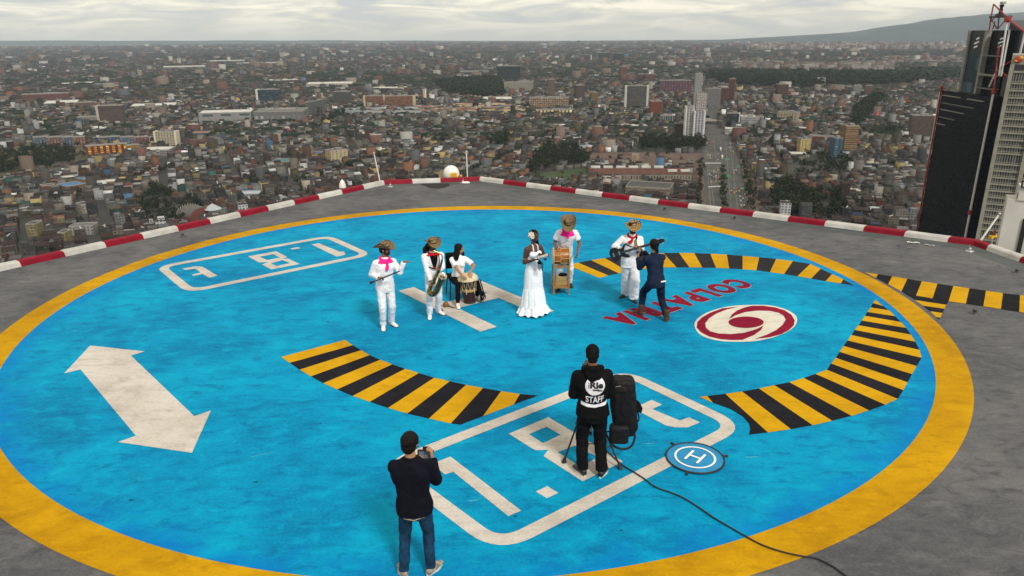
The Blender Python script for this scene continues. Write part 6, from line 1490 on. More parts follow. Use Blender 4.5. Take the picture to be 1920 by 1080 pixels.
    r.ball((0, .094, -.012), (.012, .016, .026), 10, 8, HM4); r.ball((0, .100, -.026), (.018, .016, .013), 10, 8, HM4); r.ball((0, .072, .028), (.05, .025, .014), 14, 8, HM4)
    for s_ in (-1, 1): r.ball((s_ * .078, -.008, -.012), (.010, .021, .032), 10, 10, HM4); r.ball((s_ * .040, .062, -.028), (.024, .020, .022), 10, 8, HM4)
    for i in range(2):
        r.limb((shR, shL)[i] - up * .012 * k, el[i], .052 * k * b_, .040 * k * b_); r.limb(el[i], wr_[i], .040 * k * b_, .026 * k)
        A_ = hd[i]; dv, pn_ = Vector(A_[2]), Vector(A_[3])
        if A_[2] == (0, 0, 0): dv = (wr_[i] - el[i])
        hand(r, wr_[i], dv, pn_, 1 if i else -1, A_[4], k * (.92 if woman else 1.0))
        r.limb(hp[i], kn[i], .082 * k * b_, .054 * k); r.limb(kn[i], an[i][0], .052 * k, .036 * k); td = an[i][1]
        r.limb(an[i][0] - Vector((0, 0, .045 * k)) - td * .02 * k, an[i][0] + td * .12 * k - Vector((0, 0, .055 * k)), .036 * k, .026 * k)
    J['skin'] = r.fuse('body', skin, root, .0066, 2)
    # face
    E_ = MB()
    for s_ in (-1, 1): E_.ball((s_ * .031, .0835, .004), (.0125, .008, .007), 10, 8, HM4)
    E_.build('eyes', mat('eye_dark', (.03, .02, .015), .3), root, True)
    E_ = MB()
    for s_ in (-1, 1): E_.path([HM4 @ Vector((s_ * .014, .094, .026)), HM4 @ Vector((s_ * .032, .093, .031)), HM4 @ Vector((s_ * .05, .082, .026))], .0035 * k, 6)
    E_.build('eyebrows', HAIR, root, True)
    E_ = MB(); E_.ball((0, .094, -.055), (.024, .008, .007), 12, 8, HM4); E_.build('mouth', mat('lips', (.20, .05, .045), .5), root, True)
    J['HM4'] = HM4
    # ---- clothes
    if trousers:
        t = dict(mat=C_WHT, r=(.096, .072, .064), cuff=.05, wr=.007, waist=.06); t.update(trousers); q = Rem()
        q.loft([(pel + up * z * k, rt0, fw0, rx * k * b_, ry * k * b_) for z, rx, ry in ((-.16, .15, .12), (-.10, .178, .135), (-.02, .180, .135), (t['waist'], .166, .125))])
        for i in range(2):
            q.limb(hp[i] + up * .0, kn[i], t['r'][0] * k * b_, t['r'][1] * k, 20); a = an[i][0]; v = (a - kn[i]).normalized(); q.limb(kn[i], a - v * (t['cuff'] - .05) * k, t['r'][1] * k, t['r'][2] * k, 20, (1, 0))
        J['trousers'] = q.fuse('trousers', t['mat'], root, .011, 4, t['wr'] * k, hsh(label), (7, 7, 9))
    if top:
        t = dict(mat=C_WHT, hem=-.10, sleeve=1.0, r=(.066, .058, .042), ease=.02, wr=.006, hemr=0, name='shirt', collar=True); t.update(top); q = Rem(); e_ = t['ease']
        TS2 = [(t['hem'], .178 + t['hemr'], .135 + t['hemr'])] + [(z, rx + e_, ry + e_) for z, rx, ry in TS if z > t['hem'] + .04]
        TS2 = [(z, max(rx, .16) if z < .3 and not woman else rx, ry) for z, rx, ry in TS2]
        q.loft([(pel + up * z * k, rt.lerp(rt0, max(0, min(1, 1 - (z + .1) / .5))), fw.lerp(fw0, max(0, min(1, 1 - (z + .1) / .5))), rx * k * b_, ry * k * b_) for z, rx, ry in TS2])
        if woman:
            for s_ in (-1, 1): q.ball(tuple(pel + up * .36 * k + fw * .09 * k + rt * s_ * .065 * k), .068 * k, 14, 10)
        for i, S_ in enumerate((shR, shL)):
            if t['sleeve'] <= 0: continue
            q.limb(nb - up * .045 * k, S_ - up * .004 * k, .052 * k, .056 * k, 16)
            if t['sleeve'] < .6:
                f_ = t['sleeve'] / .55; q.limb(S_ - up * .012 * k, S_.lerp(el[i], f_), (t['r'][0]) * k, (t['r'][0] + .006) * k, 18, (1, 0))
            else:
                q.limb(S_ - up * .012 * k, el[i], t['r'][0] * k * b_, t['r'][1] * k * b_, 18); f_ = (t['sleeve'] - .5) * 2 * .96; q.limb(el[i], el[i].lerp(wr_[i], f_), t['r'][1] * k, t['r'][2] * k, 18, (1, 0))
        if t['collar']: q.limb(nb - up * .04 * k, nb + up * .012 * k, .085 * k, .070 * k, 18, (1, 0))
        J['top'] = q.fuse(t['name'], t['mat'], root, .0105, 4, t['wr'] * k, 7 + hsh(label), (8, 8, 8))
    if shoes:
        t = dict(mat=SHOEW, sole=SOLE, h=.0, nm='shoe'); t.update(shoes)
        for i in range(2):
            a, td = an[i]; a = Vector((a.x, a.y, 0)); sd_ = Vector((td.y, -td.x, 0)); zz = Vector((0, 0, 1)); q = Rem(); kk_ = k
            q.loft([(a - td * .065 * k + zz * .045 * k, sd_, zz, .028 * k, .036 * k), (a - td * .04 * k + zz * .055 * k, sd_, zz, .040 * k, .048 * k), (a + td * .02 * k + zz * .056 * k, sd_, zz, .042 * k, .048 * k), (a + td * .09 * k + zz * .042 * k, sd_, zz, .047 * k, .034 * k), (a + td * .16 * k + zz * .034 * k, sd_, zz, .045 * k, .025 * k), (a + td * .205 * k + zz * .028 * k, sd_, zz, .028 * k, .016 * k)], 18)
            if t['h']: q.limb(a + zz * .06 * k, a + zz * (.08 + t['h']) * k, .052 * k, .064 * k, 18, (1, 0))
            else: q.limb(a + zz * .06 * k - td * .005, a + zz * .095 * k - td * .01, .046 * k, .044 * k, 16, (1, 0))
            so = q.fuse(t['nm'], t['mat'], root, .008, 2)
            q = MB(); pts = []
            for j in range(24):
                an_ = 2 * math.pi * j / 24; yy = .07 + .145 * math.cos(an_); wd = (.048 if yy > .06 else .040) * (1 + .1 * math.sin(yy * 20)); pts.append(a + td * yy * k + sd_ * wd * k * math.sin(an_))
            q.add([(p_.x, p_.y, .004) for p_ in pts] + [(p_.x, p_.y, .026 * k) for p_ in pts], [tuple(range(24))[::-1], tuple(range(24, 48))] + [(j, (j + 1) % 24, 24 + (j + 1) % 24, 24 + j) for j in range(24)]); q.build('sole', t['sole'], so)
    return J
def hair_cap(J, m=HAIR, full=1.0, back=0, name='hair', low=0):
    r = Rem(); M4 = J['HM4']; r.ball((0, -.022, .034), (.086 * full, .100 * full, .094 * full), 24, 16, M4); r.ball((0, -.05, -.01 - low), (.076 * full, .062 * full, .075), 20, 14, M4)
    for s_ in (-1, 1): r.ball((s_ * .062, -.03, -.0), (.022, .04, .055), 12, 8, M4)
    if back: r.ball((0, -.075, -.06 - back), (.07, .05, .09 + back), 16, 12, M4)
    return r.fuse(name, m, J['root'], .008, 1, .006, 3, (30, 30, 30))
def beard(J, big=1.0):
    r = Rem(); M4 = J['HM4']; r.ball((0, .050, -.082), (.050 * big, .045 * big, .040 * big), 16, 10, M4); r.ball((0, .084, -.044), (.032, .017, .012), 12, 8, M4)
    for s_ in (-1, 1): r.ball((s_ * .052, .020, -.052), (.018, .036, .042), 12, 8, M4); r.ball((s_ * .030, .075, -.068), (.02, .018, .02), 10, 8, M4)
    return r.fuse('beard', BEARD, J['root'], .007, 1)
def straw(name, c1, c2, freq=70):
    m = bpy.data.materials.new(name); m.use_nodes = True; nt = m.node_tree; b = nt.nodes['Principled BSDF']; b.inputs['Roughness'].default_value = .75
    tc = N(nt, 'ShaderNodeTexCoord'); wv = N(nt, 'ShaderNodeTexWave', wave_type='RINGS', rings_direction='Z'); wv.inputs['Scale'].default_value = freq / 6; wv.inputs['Distortion'].default_value = 1.2; wv.inputs['Detail'].default_value = 3; wv.inputs['Detail Scale'].default_value = 6
    nt.links.new(tc.outputs['Object'], wv.inputs[0]); nz = N(nt, 'ShaderNodeTexNoise'); nz.inputs['Scale'].default_value = 45; nt.links.new(tc.outputs['Object'], nz.inputs[0])
    mu = N(nt, 'ShaderNodeMath', operation='MULTIPLY'); nt.links.new(wv.outputs['Fac'], mu.inputs[0]); nt.links.new(nz.outputs[0], mu.inputs[1])
    rp = N(nt, 'ShaderNodeValToRGB'); nt.links.new(mu.outputs[0], rp.inputs[0]); e = rp.color_ramp.elements; e[0].position = .12; e[0].color = c2 + (1,); e[1].position = .4; e[1].color = c1 + (1,); nt.links.new(rp.outputs[0], b.inputs['Base Color']); return m
ST1 = straw('olive_straw', (.25, .175, .075), (.06, .038, .018)); ST2 = straw('woven_straw_black', (.48, .29, .09), (.02, .015, .012), 45)
def hat(J, m, roll=.05, brim=.155, rot=0, tilt=(0, 0), dz=-.012, one=0):
    M4 = J['HM4'] @ Matrix.Translation((0, -.012, .062 + dz)) @ Matrix.Rotation(R(rot), 4, 'Z') @ Matrix.Rotation(R(tilt[0]), 4, 'X') @ Matrix.Rotation(R(tilt[1]), 4, 'Y')
    b = MB(); n = 48; prof = [(.0, .098), (.03, .112), (.062, .108), (.080, .088), (.088, .05), (.094, .012), (.10, .002), (.125, -.002), (brim, .0), (brim + .022, .006), (brim + .024, .010), (brim, .006), (.12, .004), (.10, .008)]
    vs = []
    for kx, (r_, z_) in enumerate(prof):
        for i in range(n):
            a = 2 * math.pi * i / n; ca, sa_ = math.cos(a), math.sin(a); t = max(0, (r_ - .10) / .07)
            up_ = roll * t ** 1.4 * (abs(ca) ** 2.2) * (1 if not one or ca * one > 0 else -.25); dn = -.024 * t * abs(sa_) ** 2; rr = r_ * (1 - .10 * t * abs(ca) ** 3)
            dent = -.022 * (1 if kx <= 1 else 0) * (1 - .3 * abs(sa_)); vs.append((rr * ca * .94, r_ * sa_ * 1.12, z_ + up_ + dn + dent + .004 * math.sin(3 * a + 1) * t))
    fs = []
    for q in range(len(prof) - 1): fs += [(q * n + i, q * n + (i + 1) % n, (q + 1) * n + (i + 1) % n, (q + 1) * n + i) for i in range(n)]
    fs += [tuple(range(n))]; b.add(vs, fs)
    o = b.build('hat', m, J['root'], True); o.matrix_local = M4
    b = MB(); b.lathe([(.0905, .018), (.0925, .018), (.0915, .036), (.0895, .036)], 40, cap=False); s_ = b.build('hat_band', mat('hat_band', (.03, .02, .015), .7), o, True); s_.scale = (.95, 1.13, 1)
    return o
def scarf(J, m, tail=(.0, .13), back=True, name='neckerchief', tails=2, droop=.05, side=0):
    k, nb, up, rt, fw = J['k'], J['nb'], J['up'], J['rt'], J['fw']; r = Rem(); n = 22; pts = []
    for i in range(n):
        a = 2 * math.pi * i / n; pts.append(nb + rt * math.cos(a) * .092 * k + fw * (math.sin(a) * .088 + .010) * k + up * (.0 - .045 * max(0, math.sin(a))) * k)
    for i in range(n): r.limb(pts[i], pts[(i + 1) % n], .026 * k, .026 * k, 10)
    kn_ = nb + fw * .135 * k - up * .075 * k + rt * side * k
    r.ball(tuple(kn_), .026 * k, 10, 8)
    for j in range(tails):
        dx = (.0, .035)[j] if tails == 2 else 0; L_ = tail[1] * (1, .7)[j]; q = kn_ + rt * (tail[0] + dx) * k - up * L_ * k + fw * .035 * k
        r.loft([(kn_, rt, fw, .014 * k, .014 * k), (kn_.lerp(q, .5), rt, fw, .040 * k, .014 * k), (kn_.lerp(q, .85), rt, fw, .034 * k, .012 * k), (q, rt, fw, .004 * k, .005 * k)], 12)
    if back: # the triangle over shoulders
        r.loft([(nb + up * .0 * k, rt, fw, .085 * k, .08 * k), (nb - up * .035 * k, rt, fw, .130 * k, .115 * k), (nb - up * droop * k - up * .03 * k, rt, fw, .180 * k, .134 * k)], 24)
    return r.fuse(name, m, J['root'], .008, 2, .004, 9, (14, 14, 14))
def wpt(px, py, Y): return at_dist(px, py, Y)
# ---- 1: man with clarinet
J1 = figure('man in white with pink neckerchief and straw hat, holding a black clarinet, leftmost', ((719, 618, 12), (737, 611, -22)), 202, 1.66, S_BRN, hip_off=(.01, .0), lean=3, side=-2, twist=6, head=(52, -3, 0),
    arms=(((710, 521, -.22, 1), (684, 520, .1, 1), (-.5, .6, .15), (-.2, -.1, -1), .95), ((757, 491, -.12, 1), (735, 520, .05, 1), (-1, .1, .06), (.1, .2, -1), .28)),
    trousers=dict(mat=C_WHT2, r=(.094, .070, .058), wr=.011), top=dict(mat=C_WHT, hem=-.13, wr=.007, r=(.068, .058, .044)), shoes=dict(mat=SHOEW, sole=SOLE))
hair_cap(J1); beard(J1, 1.05); hat(J1, ST1, .060, .178, 0, (-4, 0)); scarf(J1, PINK, (.02, .15), tails=1, side=-.01)
Yc = J1['mid'].y
p0, p1 = wpt(694, 530.5, Yc - .30), wpt(744, 510.5, Yc - .34)
d_ = (p1 - p0); clo = empty('clarinet', tuple(p0), 0, 'black clarinet with flared bell held at the waist of the leftmost musician', 'clarinet')
cl = MB(); u = d_.normalized()
def along(t): return d_ * t
cl.path([along(0), along(.04), along(.10), along(.2), along(.98), along(1.0)], [.033, .026, .018, .0145, .0125, .010], 14); cl.build('clarinet_body', mat('ebony', (.012, .011, .012), .35), clo, True)
b = MB()
for t in (.2, .34, .5, .66, .8): b.tube(tuple(along(t)), tuple(along(t + .012)), .0175, .0175, 12)
for t in (.26, .3, .42, .46, .56, .62, .72, .76): b.ball(tuple(along(t) + Vector((0, -.012, .012))), .006, 8, 6)
b.build('keywork', mat('nickel', (.6, .6, .6), .25, 1), clo, True)
b = MB(); b.path([along(1.0), along(1.08), along(1.13)], [.012, .012, .005], 10); b.build('mouthpiece', SHOEB, clo, True)

# ---- 2: saxophonist
J2 = figure('saxophone player in white with red neckerchief, straw hat and long dark hair', ((806, 597, 8), (825, 589, -34)), 192, 1.59, S_BRN, hip_off=(.0, .02), lean=2, side=0, twist=8, head=(14, 12, 0),
    arms=(((808, 530, -.24, 1), (768, 510, .1, 1), (-.7, .6, -.1), (-.3, -.5, -.8), .75), ((824, 506, -.27, 1), (838, 530, .1, 1), (.2, .75, .45), (.75, -.3, .2), .9)),
    trousers=dict(mat=C_WHT2, r=(.094, .072, .062), wr=.011), top=dict(mat=C_WHT, hem=-.20, hemr=.012, wr=.008, r=(.072, .062, .050), name='jacket', ease=.026), shoes=dict(mat=SHOEW))
hair_cap(J2, back=.05); beard(J2, .95); hat(J2, ST1, .045, .178, 6, (0, 3))
r = Rem(); k = J2['k']; hc = J2['hc']
r.limb(J2['HM4'] @ Vector((.06, -.08, -.02)), J2['HM4'] @ Vector((.13, -.09, -.14)), .045, .055); r.limb(J2['HM4'] @ Vector((.13, -.09, -.14)), J2['HM4'] @ Vector((.15, -.08, -.24)), .055, .02); r.fuse('ponytail', HAIR, J2['root'], .009, 2, .004)
scarf(J2, REDC, (.0, .27), tails=1, side=-.0, droop=.03)
b = Rem(); nb, up, rt, fw = J2['nb'], J2['up'], J2['rt'], J2['fw']
b.loft([(nb - up * .04 + fw * .10, rt, fw, .08, .04), (nb - up * .12 + fw * .13, rt, fw, .07, .03), (nb - up * .26 + fw * .145, rt, fw, .03, .02)], 14); b.fuse('undershirt', C_BLK, J2['root'], .009, 2)
b = MB(); pel = J2['pel']
b.path([pel + up * .25 + rt * .13 + fw * .11, pel + up * .21 + rt * .03 + fw * .155, pel + up * .19 - rt * .06 + fw * .15, pel + up * .24 - rt * .14 + fw * .11], .011, 8)
b.path([pel + up * .19 - rt * .06 + fw * .15, pel + up * .33 - rt * .10 + fw * .14, pel + up * .46 - rt * .10 + fw * .10], .009, 8); b.build('harness_strap', C_BLK, J2['root'], True)
Y2 = J2['mid'].y
sx = empty('saxophone', tuple(wpt(822, 535, Y2 - .33)), 0, 'dark and brass saxophone hanging in front of the man in the red neckerchief', 'saxophone')
def S(px, py, dy=0): return wpt(px, py, Y2 - .33 + dy) - sx.location
M_sax = mat('lacquered_dark_brass', (.17, .125, .05), .3, .9, var=.6, scale=30); M_brass = mat('brass', (.62, .42, .13), .28, .9, var=.15, scale=20); M_silver = mat('silver_bell', (.75, .72, .62), .22, .9)
b = MB(); body = smooth([S(829, 487), S(826, 498), S(820, 512), S(813, 527), S(806, 541), S(806, 549, -.01), S(812, 551.5, -.03), S(819, 545, -.06), S(823, 535, -.09), S(827, 527, -.12), S(829, 521, -.15)], 4)
n_ = len(body); rad = [.018 + (.056 - .018) * min(1, i / (n_ * .62)) + (max(0, i / n_ - .8) * .10) for i in range(n_)]; b.path(body, rad, 16); b.build('saxophone_body', M_sax, sx, True)
b = MB(); p_ = S(829.5, 519.5, -.16); dr = (S(831, 512, -.22) - S(826, 528, -.10)).normalized(); q = dr.to_track_quat('Z', 'Y').to_matrix().to_4x4()
b.lathe([(.048, -.02), (.055, .0), (.070, .022), (.082, .030), (.083, .033), (.070, .028), (.050, .006), (.046, -.018)], 28, Matrix.Translation(p_) @ q, cap=False); b.build('bell', M_silver, sx, True)
b = MB(); b.path(smooth([S(829, 487), S(829.5, 481), S(826, 476), S(819, 472.5), S(813, 470)], 4), [.014] * 17, 12); b.build('neck', M_brass, sx, True)
b = MB(); b.path([S(813, 470), S(809.5, 468.5)], [.014, .008], 10); b.build('mouthpiece', SHOEB, sx, True)
b = MB()
for i in range(6, n_ - 10, 2):
    p_ = body[i] + Vector((.02 * (1 if i % 4 else -1), -.04, .005)); b.tube(tuple(p_), tuple(p_ + Vector((0, -.010, 0))), .017, .017, 12)
b.path([v + Vector((.035, -.028, 0)) for v in body[4:24]], .0035, 6); b.path([v + Vector((-.03, -.03, 0)) for v in body[4:24]], .0035, 6); b.build('keywork', M_brass, sx, True)

# ---- 3: seated drummer on a black chair
CH = deck(846, 563); 
ch = empty('chair', (CH.x + .13, CH.y + .30, 0), R(196), 'black metal-legged chair with padded back under the seated drummer', 'chair')
b = MB(); b.box((0, 0, .44), (.44, .42, .06)); b.build('seat', C_BLK, ch, True, .02)
b = MB(); b.box((0, -.23, .74), (.42, .05, .36)); o = b.build('backrest', C_BLK, ch, True, .02)
for sx_ in (-1, 1):
    for sy_ in (-1, 1):
        b = MB(); top_ = (sx_ * .19, sy_ * .17, .42); bot = (sx_ * .22, sy_ * .23, 0); b.tube(top_, bot, .014, .013, 10)
        b.build('leg', M_dark, ch, True)
    b = MB(); b.path([(sx_ * .19, -.17, .42), (sx_ * .20, -.22, .55), (sx_ * .19, -.245, .82)], .012, 8); b.build('back_post', M_dark, ch, True)
J3 = figure('seated woman with long black hair, white top and black trousers playing the tall drum', ((859, 577, 6), (897, 562, -4)), 196, 1.57, S_MID, hipz=.55, hip_off=(.12, -.38), lean=10, side=0, twist=-4, head=(62, 4, 0),
    arms=(((868, 519, -.12, 1), (832, 528, .15, 1), (-.55, .8, -.12), (0, 0, -1), .22), ((880, 512, -.0, 1), (896, 498, .2, 1), (.0, .9, -.4), (0, 0, -1), .3)),
    knees=((.20, .35, .75), (-.30, .35, .75)), woman=True,
    trousers=dict(mat=C_BLK2, r=(.090, .064, .048), cuff=.07, wr=.005), top=dict(mat=C_WHT, hem=-.06, sleeve=.42, wr=.004, r=(.062, .05, .04), ease=.014, name='top'), shoes=dict(mat=SHOEW))
hair_cap(J3, full=1.02)
r = Rem(); M4 = J3['HM4']
for x_, y_, zl in ((.07, -.05, .26), (.04, -.08, .30), (0, -.09, .31), (-.04, -.08, .30), (-.075, -.045, .27), (.085, -.01, .24), (-.085, .0, .24)):
    r.limb(M4 @ Vector((x_ * .8, y_ * .8, .03)), M4 @ Vector((x_ * 1.25, y_, -.12)), .036, .042); r.limb(M4 @ Vector((x_ * 1.25, y_, -.12)), M4 @ Vector((x_ * 1.4, y_ * 1.1, -zl)), .042, .016)
r.fuse('long_hair', HAIR, J3['root'], .009, 2, .005, 2, (26, 26, 4))
b = MB(); wv_ = J3['wr'][1]; dd = (J3['wr'][1] - J3['el'][1]).normalized(); b.tube(tuple(wv_ - dd * .03), tuple(wv_ - dd * .005), .030, .029, 16); b.build('wristwatch', mat('watch_gold', (.6, .5, .3), .3, .8), J3['root'], True)
# tall drum
Dp = deck(880, 572); dr_ = empty('drum', (Dp.x, Dp.y + .16, 0), 0, 'tall dark hand drum with cream skin before the seated woman', 'drum')
M_dsh = mat('dark_stained_wood', (.030, .008, .008), .4, var=.4, scale=5, stretch=(1, 1, .3)); M_hide = mat('goat_hide', (.55, .43, .22), .8, col2=(.66, .58, .40), scale=9, bump=.3, bscale=14); M_rope = mat('cream_rope', (.55, .47, .30), .8, bump=.5, bscale=90)
tiltD = Matrix.Rotation(R(-3), 4, 'Y')
b = MB(); b.lathe([(.125, .02), (.125, .05), (.140, .20), (.165, .42), (.178, .56), (.178, .60), (.15, .60)], 32, tiltD); b.build('shell', M_dsh, dr_, True)
b = MB(); b.lathe([(.13, .0), (.135, .02), (.132, .05), (.12, .05)], 28, tiltD); b.build('foot_ring', mat('dark_ring', (.02, .03, .015), .6), dr_, True)
b = MB(); b.lathe([(.0, .625), (.10, .624), (.165, .618), (.182, .600), (.205, .555), (.214, .52), (.207, .52), (.182, .56)], 48, tiltD, cap=False, wav=lambda kx, a: 1 + (.05 * math.sin(9 * a) + .025 * math.sin(17 * a + 1)) * (1 if kx >= 4 else 0)); b.build('skin', M_hide, dr_, True)
b = MB(); b.lathe([(.152, .285), (.166, .28), (.170, .33), (.160, .335)], 32, tiltD, cap=False, wav=lambda kx, a: 1 + .012 * math.sin(11 * a)); b.build('belt', mat('fur_belt', (.42, .30, .10), .9, bump=.6, bscale=40), dr_, True)
b = MB()
for i in range(12):
    a0, a1 = 2 * math.pi * i / 12, 2 * math.pi * (i + .5) / 12
    for aa, bb_ in ((a0, a1), (a1, a0 + 2 * math.pi / 12)):
        z0, z1 = (.54, .30) if aa == a0 else (.30, .54); r0, r1 = (.183, .166) if aa == a0 else (.166, .183)
        b.tube(tuple(tiltD @ Vector((r0 * math.cos(aa), r0 * math.sin(aa), z0))), tuple(tiltD @ Vector((r1 * math.cos(bb_), r1 * math.sin(bb_), z1))), .0045, .0045, 6)
b.build('lacing', M_rope, dr_, True)
for i in range(6):
    a = 2 * math.pi * i / 6 + .3; b = MB(); p_ = tiltD @ Vector((.170 * math.cos(a), .170 * math.sin(a), .30)); b.tube(tuple(p_ + Vector((0, 0, .05))), tuple(p_ - Vector((0, 0, .07))), .020, .006, 8); b.build('wedge', M_rope, dr_, True)
b = MB(); random.seed(4)
for i in range(34):
    x_ = .19 + random.uniform(0, .07); y_ = random.uniform(-.10, .05); z_ = random.uniform(.40, .52); b.path([(x_ - .02, y_, z_), (x_ + .03, y_ - .01, z_ - .2), (x_ + random.uniform(.0, .10), y_ - .02, random.uniform(.04, .2))], .008, 5)
b.build('tassels', cloth('black_tassel', (.012, .010, .012)), dr_, True)
# maracas
M_gourd = mat('gourd', (.42, .23, .05), .45, col2=(.26, .13, .03), scale=12); M_gourd2 = mat('gourd_dark', (.22, .09, .03), .4, var=.3, scale=9); M_hand = mat('maraca_handle', (.16, .055, .02), .6)
for (px, py, hx, hy, mg, lb) in ((823.5, 577, 831, 584, M_gourd, 'ochre gourd maraca on the floor, left one beside the white shoe'), (836, 575.5, 854, 579, M_gourd2, 'brown gourd maraca on the floor, right one under the black chair')):
    p_ = deck(px, py, 0); q = deck(hx, hy, 0); mr = empty('maraca', (p_.x, p_.y, 0), 0, lb, 'maraca', 'pair of maracas on the floor'); v = Vector((q.x - p_.x, q.y - p_.y, 0))
    b = MB(); b.ball((0, 0, .062), (.062, .062, .058), 20, 14); b.build('gourd', mg, mr, True); b = MB(); b.path([v.normalized() * .05 + Vector((0, 0, .05)), v.normalized() * .12 + Vector((0, 0, .03)), v.normalized() * .23 + Vector((0, 0, .014))], [.016, .012, .013], 10); b.build('handle', M_hand, mr, True)

# ---- 4: singer in long white dress
J4 = figure('singer in a long white halter dress with pale flowers in her braided hair', ((994, 589, 4), (1006, 587, -16)), 205, 1.72, S_DRK, hip_off=(0, 0), lean=1, side=1, twist=4, head=(18, 6, -3), woman=True,
    arms=(((1002, 487, -.22, 1), (966, 493, .02, 1), (-.9, .25, .05), (0, .3, -1), .7), ((1016, 478, -.1, 1), (1030, 505, .1, 1), (.6, .6, .1), (0, 0, 1), .8)))
k = J4['k']; pel, up, rt, fw, nb = [J4[q] for q in ('pel', 'up', 'rt', 'fw', 'nb')]; rt0, fw0 = J4['rt0'], J4['fw0']
r = Rem()
r.loft([(pel + up * z * k, rt.lerp(rt0, .5), fw.lerp(fw0, .5), rx * k, ry * k) for z, rx, ry in ((-.14, .185, .145), (-.04, .178, .14), (.06, .155, .12), (.14, .132, .112), (.24, .140, .118), (.36, .140, .118), (.42, .115, .10), (.49, .055, .082))])
for s_ in (-1, 1): r.ball(tuple(pel + up * .36 * k + fw * .085 * k + rt * s_ * .065 * k), .072 * k, 14, 10)
r.fuse('bodice', C_WHT, J4['root'], .010, 3, .003)
def skirt(prof, n=96, seed=0, amp=.02, name='skirt'):
    vs = []; 
    for kx, (z, rx, ry, am) in enumerate(prof):
        c_ = Vector((pel.x * z / pel.z, pel.y * z / pel.z, z * k))
        for i in range(n):
            a = 2 * math.pi * i / n; f_ = 1 + am * (math.sin(13 * a + seed) * .6 + math.sin(23 * a + 2 + z * 3) * .4 + .5 * math.sin(5 * a + 1))
            vs.append(c_ + Vector((rx * k * f_ * math.cos(a), ry * k * f_ * math.sin(a), am * .15 * math.sin(13 * a))))
    fs = []
    for q in range(len(prof) - 1): fs += [(q * n + i, q * n + (i + 1) % n, (q + 1) * n + (i + 1) % n, (q + 1) * n + i) for i in range(n)]
    b = MB(); b.add(vs, fs); return b.build(name, C_WHT, J4['root'], True)
skirt([(.90, .180, .142, .0), (.80, .190, .160, .008), (.70, .195, .168, .012), (.60, .200, .172, .016), (.56, .202, .175, .018), (.555, .206, .180, .02)])
skirt([(.575, .205, .178, .02), (.50, .218, .195, .04), (.40, .232, .212, .05), (.28, .248, .232, .055), (.20, .258, .244, .06), (.19, .262, .250, .06)], seed=3, name='skirt_tier')
skirt([(.205, .258, .246, .06), (.15, .285, .27, .08), (.08, .315, .29, .10), (.045, .335, .305, .11), (.05, .33, .30, .11)], seed=5, name='ruffle')
b = MB()
for s_ in (-1, 1): b.path([pel + up * .44 * k + fw * .095 * k + rt * s_ * .05 * k, nb + fw * .075 * k + rt * s_ * .055 * k - up * .02 * k, nb - fw * .06 * k + rt * s_ * .02 * k + up * .01 * k], .012 * k, 8)
b.build('halter_strap', C_WHT, J4['root'], True)
hair_cap(J4, full=1.0)
r = Rem(); M4 = J4['HM4']
for j in range(5):
    y_ = -.03 - .012 * j; x_ = -.07 + .008 * j; a0 = M4 @ Vector((x_, y_, .03)); a1 = M4 @ Vector((x_ - .035 - .004 * j, .0 - .01 * j, -.13)); a2 = M4 @ Vector((x_ - .08 - .01 * j, .03, -.30)); a3 = M4 @ Vector((x_ - .115 - .012 * j, .045, -.44)); r.limb(a0, a1, .024, .026); r.limb(a1, a2, .026, .024); r.limb(a2, a3, .024, .012)
r.fuse('braids', HAIR, J4['root'], .008, 1, .004, 1, (40, 40, 40))
M_fl = mat('cream_petals', (.74, .66, .50), .7, var=.08, scale=20)
for fi, (cx, cy, cz, s_) in enumerate(((.088, .0, .03, 1.0), (.085, .035, -.005, .7))):
    b = MB(); c_ = M4 @ Vector((cx, cy, cz)); F4 = Matrix.Translation(c_) @ (J4['Hm'] @ Matrix.Rotation(R(65), 3, 'Y') @ Matrix.Rotation(R(-25), 3, 'X')).to_4x4()
    for ring, (nn, rl, tl) in enumerate(((7, .055, .2), (6, .040, .6), (4, .02, 1.0))):
        for i in range(nn):
            a = 2 * math.pi * i / nn + ring * .4; pc_ = Vector((math.cos(a) * rl * s_ * .7, math.sin(a) * rl * s_ * .7, .012 * ring * s_ + .006)); PM = F4 @ Matrix.Translation(pc_) @ Matrix.Rotation(a, 4, 'Z') @ Matrix.Rotation(-tl, 4, 'Y'); b.ball((0, 0, 0), (.028 * s_, .019 * s_, .006 * s_), 10, 6, PM)
    b.build('flower', M_fl, J4['root'], True)
b = MB()
for i in range(7): p_ = M4 @ Vector((.095 + .02 * math.sin(i), .02 - .03 * math.cos(i * 2), -.03 - .018 * i)); b.ball(tuple(p_), .009, 8, 6)
b.build('blue_beads', mat('blue_feather', (.02, .07, .25), .6), J4['root'], True)
for i in range(2):
    a, td = J4['an'][i]; a = Vector((a.x, a.y, 0)); sd_ = Vector((td.y, -td.x, 0)); b = MB()
    for j in (0,):
        pts = [a + td * (.07 + .15 * math.cos(2 * math.pi * q / 20)) * k + sd_ * .043 * k * math.sin(2 * math.pi * q / 20) for q in range(20)]; b.add([(p_.x, p_.y, .004) for p_ in pts] + [(p_.x, p_.y, .03) for p_ in pts], [tuple(range(20))[::-1], tuple(range(20, 40))] + [(q, (q + 1) % 20, 20 + (q + 1) % 20, 20 + q) for q in range(20)])
    for yy in (.0, .10): b.path([a + td * (.02 + yy) + sd_ * .045 + Vector((0, 0, .02)), a + td * (.02 + yy) + Vector((0, 0, .085 - yy * .2)), a + td * (.02 + yy) - sd_ * .045 + Vector((0, 0, .02))], .010, 8)
    b.build('sandal', mat('rust_leather', (.16, .03, .012), .5), J4['root'], True)
